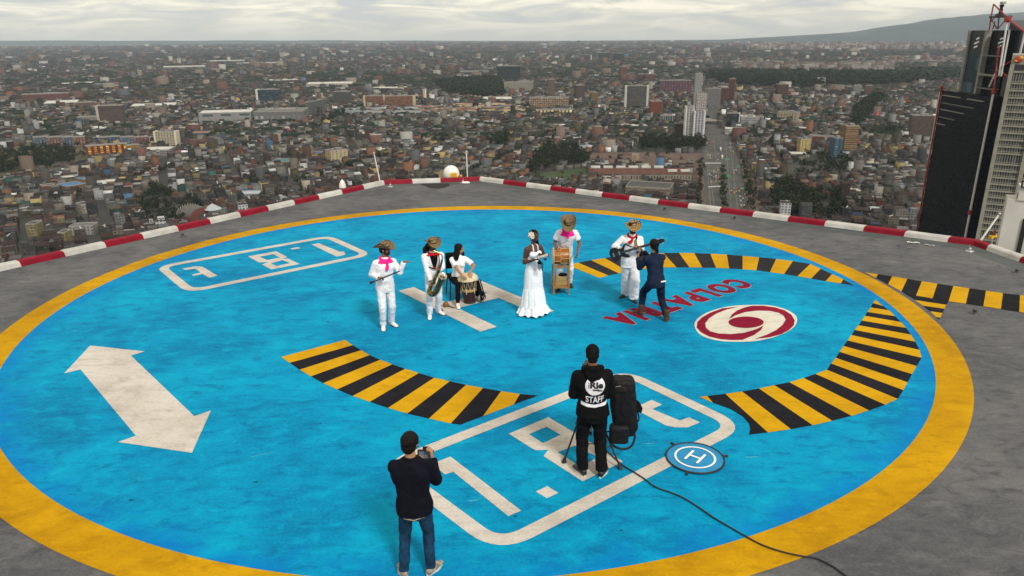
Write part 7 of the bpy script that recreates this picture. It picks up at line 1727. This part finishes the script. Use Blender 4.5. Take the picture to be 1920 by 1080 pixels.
b = MB(); b.tube(tuple(J4['el'][0].lerp(J4['shR'], .28) - Vector((0, 0, 0))), tuple(J4['el'][0].lerp(J4['shR'], .32)), .046, .046, 14); b.build('armband', mat('watch_gold', (.6, .5, .3), .3, .8), J4['root'], True)
Y4 = J4['mid'].y; sp = wpt(1018, 481.5, Y4 - .32); shk = empty('shaker', tuple(sp), 0, 'silver cylindrical shaker with dark tassels in the hands of the singer', 'shaker')
q0, q1 = wpt(1009, 484, Y4 - .32) - sp, wpt(1028, 478.5, Y4 - .36) - sp
b = MB(); b.tube(tuple(q0), tuple(q1), .038, .038, 24); b.build('cylinder', mat('brushed_silver', (.62, .60, .56), .3, .8, var=.3, scale=40), shk, True, .005)
b = MB(); u = (q1 - q0).normalized(); b.tube(tuple(q1), tuple(q1 + u * .012), .041, .041, 24); b.tube(tuple(q0 - u * .012), tuple(q0), .041, .041, 24); b.build('end_cap', mat('bronze_end', (.22, .14, .09), .4, .5), shk, True)
b = MB(); b.ball(tuple(q0 + Vector((.03, .03, -.10))), (.05, .04, .035), 12, 8)
for i in range(6): x0 = q0 + Vector((.0 + i * .018, .02, -.10)); b.path([x0, x0 + Vector((.006, 0, -.06)), x0 + Vector((.0, 0, -.13 - .02 * (i % 3)))], .006, 6)
b.build('tassel', C_BLK, shk, True)

# ---- 5: drummer behind the drum stand
J5 = figure('man in short-sleeved white shirt with pink neckerchief bending over the orange drum', ((1047, 547, 20), (1069, 537, -10)), 184, 1.72, S_BRN, hipz=.93, hip_off=(.0, -.06), lean=25, side=-2, twist=0, head=(6, 42, 4),
    arms=(((1045, 466, -.30, 1), (1030, 450, .3, 1), (-.05, .3, -1), (-.9, 0, 0), .65), ((1083, 473, -.28, 1), (1100, 445, .3, 1), (.0, .3, -1), (.9, 0, 0), .85)),
    trousers=dict(mat=C_WHT2, r=(.094, .072, .06), wr=.011), top=dict(mat=C_WHT, hem=-.16, sleeve=.34, wr=.007, r=(.068, .058, .044), name='shirt'), shoes=dict(mat=SHOEB))
hair_cap(J5); hat(J5, ST1, .065, .180, -8, (0, 6)); scarf(J5, PINK, (.0, .05), tails=1, droop=.07)
b = MB(); pel, up, rt, fw = J5['pel'], J5['up'], J5['rt'], J5['fw']
for z_ in (.0, .09, .18, .27, .36): b.ball(tuple(pel + up * z_ + fw * (.15 + .002)), .010, 8, 6)
b.build('buttons', mat('grey_button', (.35, .36, .4), .5), J5['root'], True)
Ds = deck(1052, 553); dsx = Ds.x - .005; dsy = Ds.y + .16
M_bam = mat('honey_wood', (.30, .15, .045), .5, var=.3, scale=6, stretch=(1, 1, 6)); M_orw = mat('orange_varnish', (.38, .13, .015), .32, col2=(.22, .06, .01), scale=5, stretch=(1, 5, 5)); M_pale = mat('pale_cane', (.58, .42, .2), .6)
std = empty('drum_stand', (dsx, dsy, 0), R(2), 'wooden drum stand with a lower shelf, in front of the bending drummer', 'stand')
for sx_ in (-1, 1):
    for sy_ in (-1, 1): b = MB(); b.box((sx_ * .165, sy_ * .14, .33), (.034, .034, .66)); b.build('leg', M_bam, std, False, .004)
b = MB()
for z_ in (.17, .64):
    for sy_ in (-1, 1): b.box((0, sy_ * .14, z_), (.30, .030, .045))
    for sx_ in (-1, 1): b.box((sx_ * .165, 0, z_), (.030, .25, .045))
b.build('rails', M_bam, std, False, .003)
b = MB()
for j in range(4): b.box((0, -.10 + .065 * j, .20), (.30, .055, .014))
b.build('shelf', M_bam, std, False, .002)
bg_ = empty('drum_basket', (dsx, dsy - .02, .212), 0, 'striped folded mat bundle lying on the lower shelf of the drum stand', 'bundle')
b = MB(); random.seed(2)
for j in range(7): b.box((random.uniform(-.006, .006), -.01 + random.uniform(-.01, .01), .012 + .026 * j), (.26 - .012 * j + random.uniform(-.01, .01), .22, .021), Matrix.Rotation(R(random.uniform(-3, 3)), 4, 'Y'))
b.build('folded_mat', mat('straw_mat', (.50, .34, .12), .8, col2=(.32, .19, .06), scale=20, stretch=(1, 1, 8)), bg_, False, .004)
b = MB(); b.ball((.05, .02, .20), (.10, .08, .035), 14, 8); b.build('dark_cloth', C_BLK, bg_, True)
dm = empty('drum', (dsx, dsy, .83), R(2), 'orange varnished double-headed drum with rope lacing resting on the wooden stand', 'drum')
b = MB(); RY = Matrix.Rotation(R(90), 4, 'Y'); b.lathe([(.165, -.17), (.172, -.08), (.174, 0), (.172, .08), (.165, .17)], 36, RY); b.build('shell', M_orw, dm, True)
for s_ in (-1, 1):
    b = MB(); b.lathe([(.0, .186 * s_), (.165, .186 * s_), (.186, .180 * s_), (.190, .165 * s_), (.178, .16 * s_)], 36, RY, cap=False); b.build('skin', mat('black_hide', (.018, .014, .012), .7, bump=.3) if s_ > 0 else M_hide, dm, True)
    b = MB(); n = 40; b.path([(.168 * s_, .188 * math.cos(2 * math.pi * i / n), .188 * math.sin(2 * math.pi * i / n)) for i in range(n)], .011, 8, closed=True); b.build('hoop', M_pale, dm, True)
b = MB(); n = 9; rr = .180
for i in range(n):
    a = [2 * math.pi * (i + t) / n for t in (0, .5, 1)]
    pt = lambda x_, aa: (x_, rr * math.cos(aa), rr * math.sin(aa))
    b.path([pt(-.165, a[0]), pt(-.04, a[0]), pt(.0, a[1]), pt(.165, a[1])], .0055, 6); b.path([pt(.0, a[1]), pt(-.04, a[2])], .0055, 6)
b.build('lacing', M_pale, dm, True)

# ---- 6: bass player
J6 = figure('bearded bass guitarist in loose white clothes, red neckerchief and patterned straw hat', ((1170, 557, 50), (1189, 566, -6)), 184, 1.67, S_TAN, hip_off=(.02, .0), lean=1, side=-2, twist=-8, head=(-4, 8, 0),
    arms=(((1163, 466, -.20, 1), (1144, 462, .15, 1), (-.25, .7, -.5), (-.4, -.7, -.2), .8), ((1197, 465, -.27, 1), (1208, 478, .05, 1), (.55, .6, .5), (.5, -.5, .4), .95)),
    trousers=dict(mat=C_WHT2, r=(.108, .098, .098), cuff=.03, wr=.011), top=dict(mat=C_WHT, hem=-.17, hemr=.01, wr=.008, r=(.072, .062, .050), name='shirt', ease=.026), shoes=dict(mat=SHOEB))
hair_cap(J6); beard(J6, 1.2); hat(J6, ST2, .02, .195, 10, (-2, 8)); scarf(J6, REDC, (.05, .09), tails=2, back=False)
Y6 = J6['mid'].y; gb = wpt(1163, 474, Y6 - .26); bs = empty('bass_guitar', tuple(gb), 0, 'black electric bass guitar with long neck held by the bearded man', 'bass guitar')
n0 = wpt(1172, 470, Y6 - .27) - gb; n1 = wpt(1221, 455.5, Y6 - .34) - gb; ax_ = (n1 - n0).normalized(); vw = (Vector((0, 0, CAM_H)) - gb); nrm = (Vector((0, -1, .12)) - ax_ * Vector((0, -1, .12)).dot(ax_)).normalized(); sd_ = nrm.cross(ax_)
G4 = Matrix((ax_, sd_, nrm)).transposed().to_4x4()
outl = [(-.20, -.05), (-.22, .04), (-.17, .13), (-.08, .14), (0, .085), (.06, .09), (.12, .15), (.19, .16), (.13, .10), (.09, .035), (.09, -.03), (.15, -.09), (.17, -.14), (.09, -.13), (.02, -.09), (-.04, -.10), (-.11, -.16), (-.17, -.14)]
def sm2(P_, k=3):
    n = len(P_); o = []
    for i in range(n):
        p0, p1, p2, p3 = [Vector(P_[(i + j) % n]) for j in (-1, 0, 1, 2)]
        for j in range(k): t = j / k; o.append(.5 * ((2 * p1) + (p2 - p0) * t + (2 * p0 - 5 * p1 + 4 * p2 - p3) * t * t + (3 * p1 - p0 - 3 * p2 + p3) * t ** 3))
    return [(v.x, v.y) for v in o]
M_gl = mat('black_lacquer', (.010, .010, .011), .25); M_greyw = mat('rosewood', (.035, .025, .02), .5)
b = MB(); b.prism(sm2(outl), -.02, .02, G4); b.build('guitar_body', M_gl, bs, False, .006)
b = MB(); b.box((.40, 0, .022), (.68, .050, .022), G4); b.build('guitar_neck', M_greyw, bs, False, .004)
b = MB(); b.prism([(.72, -.028), (.78, -.05), (.92, -.035), (.93, .02), (.86, .045), (.74, .030)], .004, .022, G4); hd_ = b.build('headstock', M_gl, bs, False, .003)
b = MB()
for (x_, y_) in ((.79, -.068), (.88, -.058), (.80, .062), (.89, .050)): b.ball((x_, y_, .014), (.016, .013, .010), 10, 8, G4)
for x_ in (-.14, -.02): b.box((x_, 0, .025), (.03, .085, .012), G4)
b.build('hardware', mat('nickel', (.6, .6, .6), .25, 1), bs, True)
b = MB()
for y_ in (-.016, -.005, .006, .017): b.tube(tuple(G4 @ Vector((-.15, y_, .036))), tuple(G4 @ Vector((.75, y_, .038))), .0014, .0014, 5)
b.build('strings', mat('steel_string', (.5, .5, .5), .3, 1), bs)
b = MB(); nb, up, rt, fw = J6['nb'], J6['up'], J6['rt'], J6['fw']; Rw = Matrix.Rotation(R(184), 3, 'Z'); tw = lambda v: Rw @ v + J6['mid'] - gb
P5 = [G4 @ Vector((.16, .13, 0)), tw(J6['pel'] + up * .30 - rt * .06 + fw * .155), tw(nb - up * .10 - rt * .07 + fw * .125), tw(nb - up * .01 - rt * .085 + fw * .04), tw(nb - up * .08 - rt * .06 - fw * .115)]
P5 = smooth(P5, 5); vs = []
for i, p_ in enumerate(P5): sdv = Vector((1, 0, 0)) * .026; vs += [p_ - sdv, p_ + sdv, p_ + sdv + Vector((0, .004, .004)), p_ - sdv + Vector((0, .004, .004))]
b.add(vs, [(4 * i + j, 4 * i + (j + 1) % 4, 4 * i + 4 + (j + 1) % 4, 4 * i + 4 + j) for i in range(len(P5) - 1) for j in range(4)]); st_ = b.build('strap', C_BLK, bs)
b = MB(); p_ = P5[9] + Vector((0, -.012, 0)); b.box(tuple(p_), (.018, .006, .05)); b.box(tuple(p_ + Vector((.006, 0, .05))), (.02, .006, .03)); b.box(tuple(p_ + Vector((-.004, 0, -.045))), (.026, .006, .012)); b.build('strap_print', mat('lime_print', (.35, .55, .02), .6), st_)
b = MB(); w_ = J6['wr'][1]; dd = (J6['el'][1] - w_).normalized(); b.tube(tuple(w_ + dd * .02), tuple(w_ + dd * .09), .040, .045, 16); b.build('wristband', C_BLK, J6['root'], True)

# ---- 7: photographer seen from behind
J7 = figure('photographer seen from behind in navy top, dark jeans and brown boots, legs wide apart', ((1250, 601, 30), (1198, 590, -32)), 8, 1.66, S_TAN, hipz=.85, hip_off=(.0, -.06), lean=15, side=-2, twist=10, head=(12, 0, 0),
    arms=(((1206, 471, .32, 1), (1250, 500, .1, 1), (-.4, .5, .6), (-.8, .3, 0), .8), ((1196, 483, .30, 1), (1192, 522, .1, 1), (.2, .5, .75), (.7, .4, .3), .8)),
    trousers=dict(mat=C_JEAN2, r=(.098, .074, .060), cuff=.10, wr=.009), top=dict(mat=C_NAVY, hem=-.10, wr=.007, r=(.070, .060, .046), name='sweater', ease=.022), shoes=dict(mat=mat('brown_suede', (.060, .032, .014), .85, var=.3, scale=14), sole=SOLE, h=.17, nm='boot'))
hair_cap(J7, full=1.08); r = Rem(); M4 = J7['HM4']; r.ball((.0, -.10, -.04), (.05, .045, .05), 12, 8, M4); r.limb(M4 @ Vector((0, -.11, -.05)), M4 @ Vector((.03, -.12, -.12)), .035, .02); r.fuse('ponytail', HAIR, J7['root'], .008, 1, .004)
b = MB(); up, rt, fw, pel = J7['up'], J7['rt0'], J7['fw0'], J7['pel']; c_ = pel - up * .035 - fw * .148 + rt * .10; b.add([tuple(c_ - rt * .045 - up * .006), tuple(c_ + rt * .05 - up * .0), tuple(c_ + rt * .052 + up * .026), tuple(c_ - rt * .045 + up * .018), tuple(c_ - rt * .045 - up * .006 + fw * .02), tuple(c_ + rt * .05 + fw * .02), tuple(c_ + rt * .052 + up * .026 + fw * .02), tuple(c_ - rt * .045 + up * .018 + fw * .02)], [(0, 1, 2, 3), (4, 7, 6, 5), (0, 4, 5, 1), (1, 5, 6, 2), (2, 6, 7, 3), (3, 7, 4, 0)]); b.build('white_label', mat('pad_white_print', (.8, .8, .8)), J7['root'])
Y7 = J7['mid'].y
def camera_obj(P_, rz, label, scale=1.0, lens=True):
    r_ = empty('camera', tuple(P_), rz, label, 'camera'); s = scale
    b = MB(); b.box((0, 0, 0), (.135 * s, .055 * s, .09 * s)); b.build('camera_body', M_gl, r_, False, .008); b = MB(); b.box((0, .0, .056 * s), (.05 * s, .05 * s, .03 * s)); b.build('viewfinder', M_gl, r_, False, .006)
    b = MB(); b.tube((0, .03 * s, 0), (0, .12 * s, 0), .036 * s, .040 * s, 20); b.build('lens', mat('lens_barrel', (.015, .015, .016), .35), r_, True)
    b = MB(); b.box((0, -.0295 * s, -.004 * s), (.105 * s, .004 * s, .066 * s)); b.build('screen', mat('camera_screen', (.10, .13, .17), .15), r_)
    return r_
camera_obj(wpt(1204, 476, Y7 + .38), R(38), 'small black camera raised to the face of the photographer in navy')
# ---- 8: staff member in hoodie, from behind
J8 = figure('crew member seen from behind in black hoodie with white print, standing behind the tripod', ((1130, 889, 28), (1088, 886, -26)), 2, 1.71, S_BRN, hip_off=(-.01, .02), lean=5, side=-1, twist=0, head=(0, 12, 0), build_=1.05,
    arms=(((.13, .33, 1.18), (.45, -.25, .6), (-.5, .8, .1), (0, .2, -1), .6), ((-.13, .33, 1.10), (-.5, -.2, .6), (.5, .8, .1), (0, .2, -1), .6)),
    trousers=dict(mat=C_BLK2, r=(.100, .078, .070), cuff=.05, wr=.012), top=dict(mat=C_BLK, hem=-.08, wr=.009, r=(.072, .072, .056), name='hoodie', ease=.036, hemr=.02), shoes=dict(mat=SHOEB, sole=SOLEW))
r = Rem(); M4 = J8['HM4']; r.ball((0, -.012, .05), (.088, .105, .098), 24, 16, M4); r.ball((0, -.03, .0), (.084, .085, .06), 20, 12, M4); r.fuse('beanie', cloth('black_beanie', (.006, .006, .007), .3), J8['root'], .008, 2)
r = Rem(); M4 = J8['HM4']; r.ball((0, -.045, -.05), (.066, .05, .05), 14, 10, M4); r.fuse('hair', HAIR, J8['root'], .008, 1)
k = J8['k']; nb, up, rt, fw, pel = [J8[q] for q in ('nb', 'up', 'rt', 'fw', 'pel')]
r = Rem(); n = 20
pts = [nb + rt * .112 * k * math.cos(2 * math.pi * i / n) + fw * (.085 * math.sin(2 * math.pi * i / n) - .03) * k + up * (.012 - .02 * math.sin(2 * math.pi * i / n)) * k for i in range(n)]
for i in range(n): r.limb(pts[i], pts[(i + 1) % n], .036 * k, .036 * k, 12)
r.loft([(nb - fw * .10 * k + up * .03 * k, rt, fw, .10 * k, .035 * k), (nb - fw * .125 * k - up * .06 * k, rt, fw, .115 * k, .04 * k), (nb - fw * .125 * k - up * .14 * k, rt, fw, .06 * k, .03 * k)], 16)
r.fuse('hood', C_BLK, J8['root'], .010, 3, .006)
def printer(J, obj, parent_name, items, matp, off=.006):
    """lay flat prints (x right, z up, in metres on the back) onto the garment's surface"""
    bvh = BVHTree.FromPolygons([v.co for v in obj.data.vertices], [tuple(p_.vertices) for p_ in obj.data.polygons]); b = MB()
    for vs, fs in items:
        out_ = []
        for x_, z_ in vs:
            h_ = bvh.ray_cast(Vector((x_, -1, z_)), Vector((0, 1, 0)))[0]; y_ = (h_.y if h_ is not None else -.15) - off; out_.append((x_, y_, z_))
        b.add(out_, fs)
    return b.build(parent_name, matp, obj, True)
zc = pel.z + .385 * k; xc_ = pel.x + .005
def grid_shape(fn, x0, x1, z0, z1, n=44):
    vs = []; fs = []; idx = {}
    for i in range(n + 1):
        for j in range(n + 1): idx[i, j] = len(vs); vs.append((x0 + (x1 - x0) * i / n, z0 + (z1 - z0) * j / n))
    for i in range(n):
        for j in range(n):
            cx_, cz_ = x0 + (x1 - x0) * (i + .5) / n, z0 + (z1 - z0) * (j + .5) / n
            if fn(cx_, cz_): fs.append((idx[i, j], idx[i + 1, j], idx[i + 1, j + 1], idx[i, j + 1]))
    return vs, fs
PW = mat('white_back_print', (.66, .66, .72), .7, var=.06, scale=20)
RC = .122
# round badge with two bites at the top: circle cut by a curve
badge = grid_shape(lambda x, z: (x - xc_) ** 2 + (z - zc) ** 2 < RC ** 2 and not (z - zc > .082 + 1.6 * abs(x - xc_) ** 1.0 * 0 and z - zc > .098 - .55 * abs(abs(x - xc_) - .0) if abs(x - xc_) < .055 else False), xc_ - RC, xc_ + RC, zc - RC, zc + RC, 90)
lowcut = lambda x, z: z - zc < .115 - 5.5 * max(0, .055 - abs(x - xc_)) * .12
band = grid_shape(lambda x, z: abs(z - (zc - .262 + 1.1 * (x - xc_) ** 2)) < .019 + .15 * (x - xc_) ** 2 and abs(x - xc_) < .165, xc_ - .17, xc_ + .17, zc - .30, zc - .20, 90)
printer(J8, J8['top'], 'white_print', [badge, band], PW, .005)
def text_items(txt, x0, x1, z0, z1, curve=0, off_=.0, fat=.0, space=1.0):
    cu = bpy.data.curves.new('t', 'FONT'); cu.body = txt; cu.size = 1; cu.offset = fat; cu.space_character = space; cu.resolution_u = 4; ob = bpy.data.objects.new('t', cu); TS_.collection.objects.link(ob); me = evaluated(ob); bpy.data.objects.remove(ob)
    bm = bmesh.new(); bm.from_mesh(me); bmesh.ops.triangulate(bm, faces=bm.faces[:])
    for _ in range(2): bmesh.ops.subdivide_edges(bm, edges=[e_ for e_ in bm.edges if e_.calc_length() > .15], cuts=1); bmesh.ops.triangulate(bm, faces=bm.faces[:])
    xs = [v.co.x for v in bm.verts]; ys = [v.co.y for v in bm.verts]; a0, a1, b0, b1 = min(xs), max(xs), min(ys), max(ys); bm.verts.index_update()
    vs = []
    for v in bm.verts: x_ = x0 + (x1 - x0) * (v.co.x - a0) / (a1 - a0); vs.append((x_, z0 + (z1 - z0) * (v.co.y - b0) / (b1 - b0) + curve * (x_ - xc_) ** 2))
    fs = [tuple(v.index for v in f_.verts) for f_ in bm.faces]; bm.free(); return vs, fs
printer(J8, J8['top'], 'staff_lettering', [text_items('STAFF', xc_ - .112, xc_ + .112, zc - .222, zc - .138, curve=1.0, fat=.012)], PW, .007)
PB = mat('black_back_print', (.006, .006, .008), .7)
def rect(x0, x1, z0, z1, n=4): return ([(x0 + (x1 - x0) * i / n, z) for i in range(n + 1) for z in (z0, z1)], [(2 * i, 2 * i + 2, 2 * i + 3, 2 * i + 1) for i in range(n)])
printer(J8, J8['top'], 'badge_lettering', [text_items('Rie', xc_ - .062, xc_ + .10, zc - .030, zc + .055, fat=.045), text_items('i', xc_ - .084, xc_ - .072, zc - .026, zc + .045, fat=.01), rect(xc_ - .03, xc_ + .05, zc - .058, zc - .040), rect(xc_ + .03, xc_ + .092, zc - .068, zc - .052)], PB, .010)
# tripod in front of him, backpack hung at its right
Y8 = J8['mid'].y
apex = wpt(1103, 770, Y8 + .42); tp = empty('tripod', (apex.x, apex.y, 0), 0, 'black camera tripod straddled in front of the man in the black hoodie', 'tripod')
TZ = .98; M_tri = mat('matt_black_metal', (.012, .012, .013), .4)
f1, f2 = deck(1057, 868), deck(1163, 880); f3 = Vector((apex.x + .05, apex.y + .62, 0))
for ft in (f1, f2, f3):
    v = Vector((ft.x - apex.x, ft.y - apex.y, 0)); b = MB(); t0 = Vector((0, 0, TZ)) + v * .06; t1 = v * .42 + Vector((0, 0, TZ * .58)); b.tube(tuple(t0), tuple(t1), .024, .024, 12); b.tube(tuple(t1), tuple(v * .97 + Vector((0, 0, .05))), .013, .012, 10)
    b.tube(tuple(t1 - (t1 - t0).normalized() * .02), tuple(t1 + (t1 - t0).normalized() * .045), .030, .028, 12); lg = b.build('leg', M_tri, tp, True)
    b = MB(); b.tube(tuple(v * .95 + Vector((0, 0, .085))), tuple(v + Vector((0, 0, .0))), .016, .036, 12); b.build('rubber_foot', M_dark, lg, True)
    b = MB(); b.box(tuple(t1 + Vector((0, -.03, .015))), (.05, .03, .022)); b.build('clamp', M_tri, lg, False, .004)
b = MB(); b.tube((0, 0, TZ - .35), (0, 0, TZ + .22), .016, .016, 12); b.lathe([(.05, TZ - .03), (.06, TZ), (.05, TZ + .04)], 20); b.tube((-.06, 0, TZ + .22), (.06, 0, TZ + .22), .03, .03, 16); b.build('head', M_tri, tp, True)
b = MB(); b.tube((.02, -.02, TZ + .2), (.22, -.30, TZ + .08), .010, .013, 10); b.build('pan_handle', M_tri, tp, True)
camera_obj(Vector((apex.x, apex.y, TZ + .31)), 0, 'video camera on the tripod, hidden in front of the man in the black hoodie', 1.4)
# big backpack on the tripod's right side
bp0 = wpt(1168, 765, Y8 + .30); bk = empty('backpack', tuple(bp0), R(-4), 'large black camera backpack hanging upright at the right of the tripod', 'backpack')
def BP(px, py, dy=0): return wpt(px, py, Y8 + .30 + dy) - bp0
M_bag = mat('black_nylon', (.007, .007, .008), .6, spec=.2, var=.3, scale=14, bump=.5, bscale=12)
def bag(rings, vox=.012, nm='bag', m=M_bag, wr=.006, par=bk):
    q = Rem(); q.sq = 4.5; q.loft([(Vector(c_), Vector((1, 0, 0)), Vector((0, 1, 0)), rx, ry) for c_, rx, ry in rings], 24); return q.fuse(nm, m, par, vox, 3, wr, 4, (9, 9, 9))
t_, b_2 = BP(1168, 708), BP(1172, 812)
bag([((t_.x, 0, t_.z), .115, .09), ((t_.x + .0, 0, t_.z - .035), .150, .125), ((t_.x + .01, 0, t_.z - .22), .165, .14), ((t_.x + .02, 0, (t_.z + b_2.z) / 2), .168, .14), ((b_2.x, 0, b_2.z + .12), .160, .13), ((b_2.x - .01, 0, b_2.z), .12, .10)], nm='main_compartment')
q = BP(1162, 712); bag([((q.x, -.05, q.z - .02), .10, .075), ((q.x, -.06, q.z - .10), .11, .09), ((q.x + .0, -.06, q.z - .13), .09, .08)], nm='lid')
q = BP(1159, 800); bag([((q.x, -.14, q.z + .12), .095, .05), ((q.x, -.16, q.z + .09), .125, .07), ((q.x, -.16, q.z - .12), .125, .07), ((q.x, -.14, q.z - .15), .10, .05)], nm='front_pocket', wr=.003)
q = BP(1192, 758); b = MB(); b.add([(q.x - .06, -.02, q.z + .13), (q.x + .04, -.05, q.z + .06), (q.x + .085, -.05, q.z - .03), (q.x + .07, -.05, q.z - .10), (q.x - .05, -.02, q.z - .05), (q.x - .06, .0, q.z + .13), (q.x + .04, -.03, q.z + .06), (q.x + .085, -.03, q.z - .03), (q.x + .07, -.03, q.z - .10), (q.x - .05, .0, q.z - .05)], [(0, 1, 2, 3, 4), (9, 8, 7, 6, 5)] + [(i, (i + 1) % 5, 5 + (i + 1) % 5, 5 + i) for i in range(5)]); b.build('side_flap', M_bag, bk)
b = MB(); b.path(smooth([BP(1180, 800), BP(1190, 815), BP(1184, 835), BP(1168, 842), BP(1150, 836), BP(1146, 828)], 5), .016, 8); b.path(smooth([BP(1195, 770), BP(1198, 785), BP(1193, 792)], 4), .010, 6); b.build('strap', mat('webbing', (.010, .010, .011), .7), bk, True)
b = MB(); b.path(smooth([BP(1155, 727, -.14), BP(1160, 725, -.15), BP(1166, 724.5, -.14)], 3), .004, 6); b.build('zip_pull', M_steel, bk, True)
b = MB(); b.tube(tuple(BP(1120, 760) + Vector((0, .1, 0))), tuple(BP(1160, 742)), .014, .014, 8); b.tube(tuple(BP(1125, 812)), tuple(BP(1160, 808)), .012, .012, 8); b.build('hanging_arm', M_tri, bk, True)
# clear drink bottle tucked between the tripod legs
bt_ = wpt(1108, 796, Y8 + .34); bo = empty('bottle', tuple(bt_), 0, 'pale blue plastic bottle hanging between the legs of the man in the hoodie', 'bottle')
b = MB(); b.lathe([(.0, -.09), (.030, -.085), (.032, -.02), (.030, .04), (.012, .065), (.012, .085), (0, .086)], 20); b.build('bottle_body', mat('pale_plastic', (.30, .50, .62), .2), bo, True)
b = MB(); b.tube((0, 0, -.10), (0, 0, -.16), .022, .014, 12); b.build('cap', M_dark, bo, True)
# cable loops under the bag
b = MB(); b.path(smooth([wpt(1100, 832, Y8 + .25), wpt(1118, 833, Y8 + .2), wpt(1135, 838, Y8 + .15), wpt(1148, 836, Y8 + .2), wpt(1150, 826, Y8 + .3)], 5), .007, 6); tag(b.build('hanging_cable', M_dark, None, True), 'thin black cable looping below the backpack beside the tripod', 'cable')

# ---- 9: camera operator at the lower left, from behind
J9 = figure('camera operator seen from behind in dark navy sweatshirt and blue jeans, nearest the viewer', ((813, 1070, 34), (756, 1076, -22)), 2, 1.62, S_MID, hip_off=(.0, -.02), lean=3, side=-2, twist=-4, head=(-22, 8, 0), build_=1.02,
    arms=(((.19, .30, 1.30), (.42, -.12, .6), (-.05, .25, .95), (-.9, .2, 0), .75), ((-.02, .30, 1.24), (-.42, -.12, .6), (.45, .4, .6), (.6, .3, .3), .75)),
    trousers=dict(mat=C_JEAN, r=(.090, .064, .054), cuff=.05, wr=.011), top=dict(mat=C_DNAVY, hem=-.10, wr=.007, r=(.070, .068, .052), name='sweatshirt', ease=.036, hemr=.015), shoes=dict(mat=mat('beige_trainer', (.42, .38, .32), .7, col2=(.12, .11, .10), scale=22), sole=SOLEW))
hair_cap(J9, full=1.08, low=.02)
b = MB(); M4 = J9['HM4']
for s_ in (-1, 1): b.path([M4 @ Vector((s_ * .088, -.01, .004)), M4 @ Vector((s_ * .084, .085, .006))], .004, 6)
for s_ in (-1, 1): b.ball((s_ * .034, .088, .0), (.024, .006, .016), 14, 8, M4)
b.tube(tuple(M4 @ Vector((-.012, .096, .004))), tuple(M4 @ Vector((.012, .096, .004))), .003, .003, 6); b.build('sunglasses', M_gl, J9['root'], True)
b = MB()
for s_ in (-1, 1): b.path([M4 @ Vector((s_ * .088, -.005, -.02)), M4 @ Vector((s_ * .076, .06, -.05))], .003, 6)
b.build('mask_strap', C_BLK, J9['root'], True)
r = Rem(); r.ball((0, .055, -.055), (.058, .058, .052), 16, 10, M4); r.fuse('face_mask', C_BLK, J9['root'], .008, 2)
b = MB(); pel, up, rt, fw = J9['pel'], J9['up'], J9['rt0'], J9['fw0']; k = J9['k']
b.path([pel + rt * .155 * k - fw * .02 - up * .078, pel + rt * .11 * k - fw * .125 * k - up * .095, pel - fw * .15 * k - up * .115, pel - rt * .11 * k - fw * .125 * k - up * .10], .006, 6); b.build('belt_edge', mat('pale_belt', (.32, .27, .18), .7), J9['root'], True)
Y9 = J9['mid'].y; co_ = camera_obj(wpt(798, 853, Y9 + .38), R(-4), 'black camera with lit rear screen held up by the nearest operator', 1.25); co_.rotation_euler = (R(-30), 0, R(-4))

bpy.data.scenes.remove(TS_)
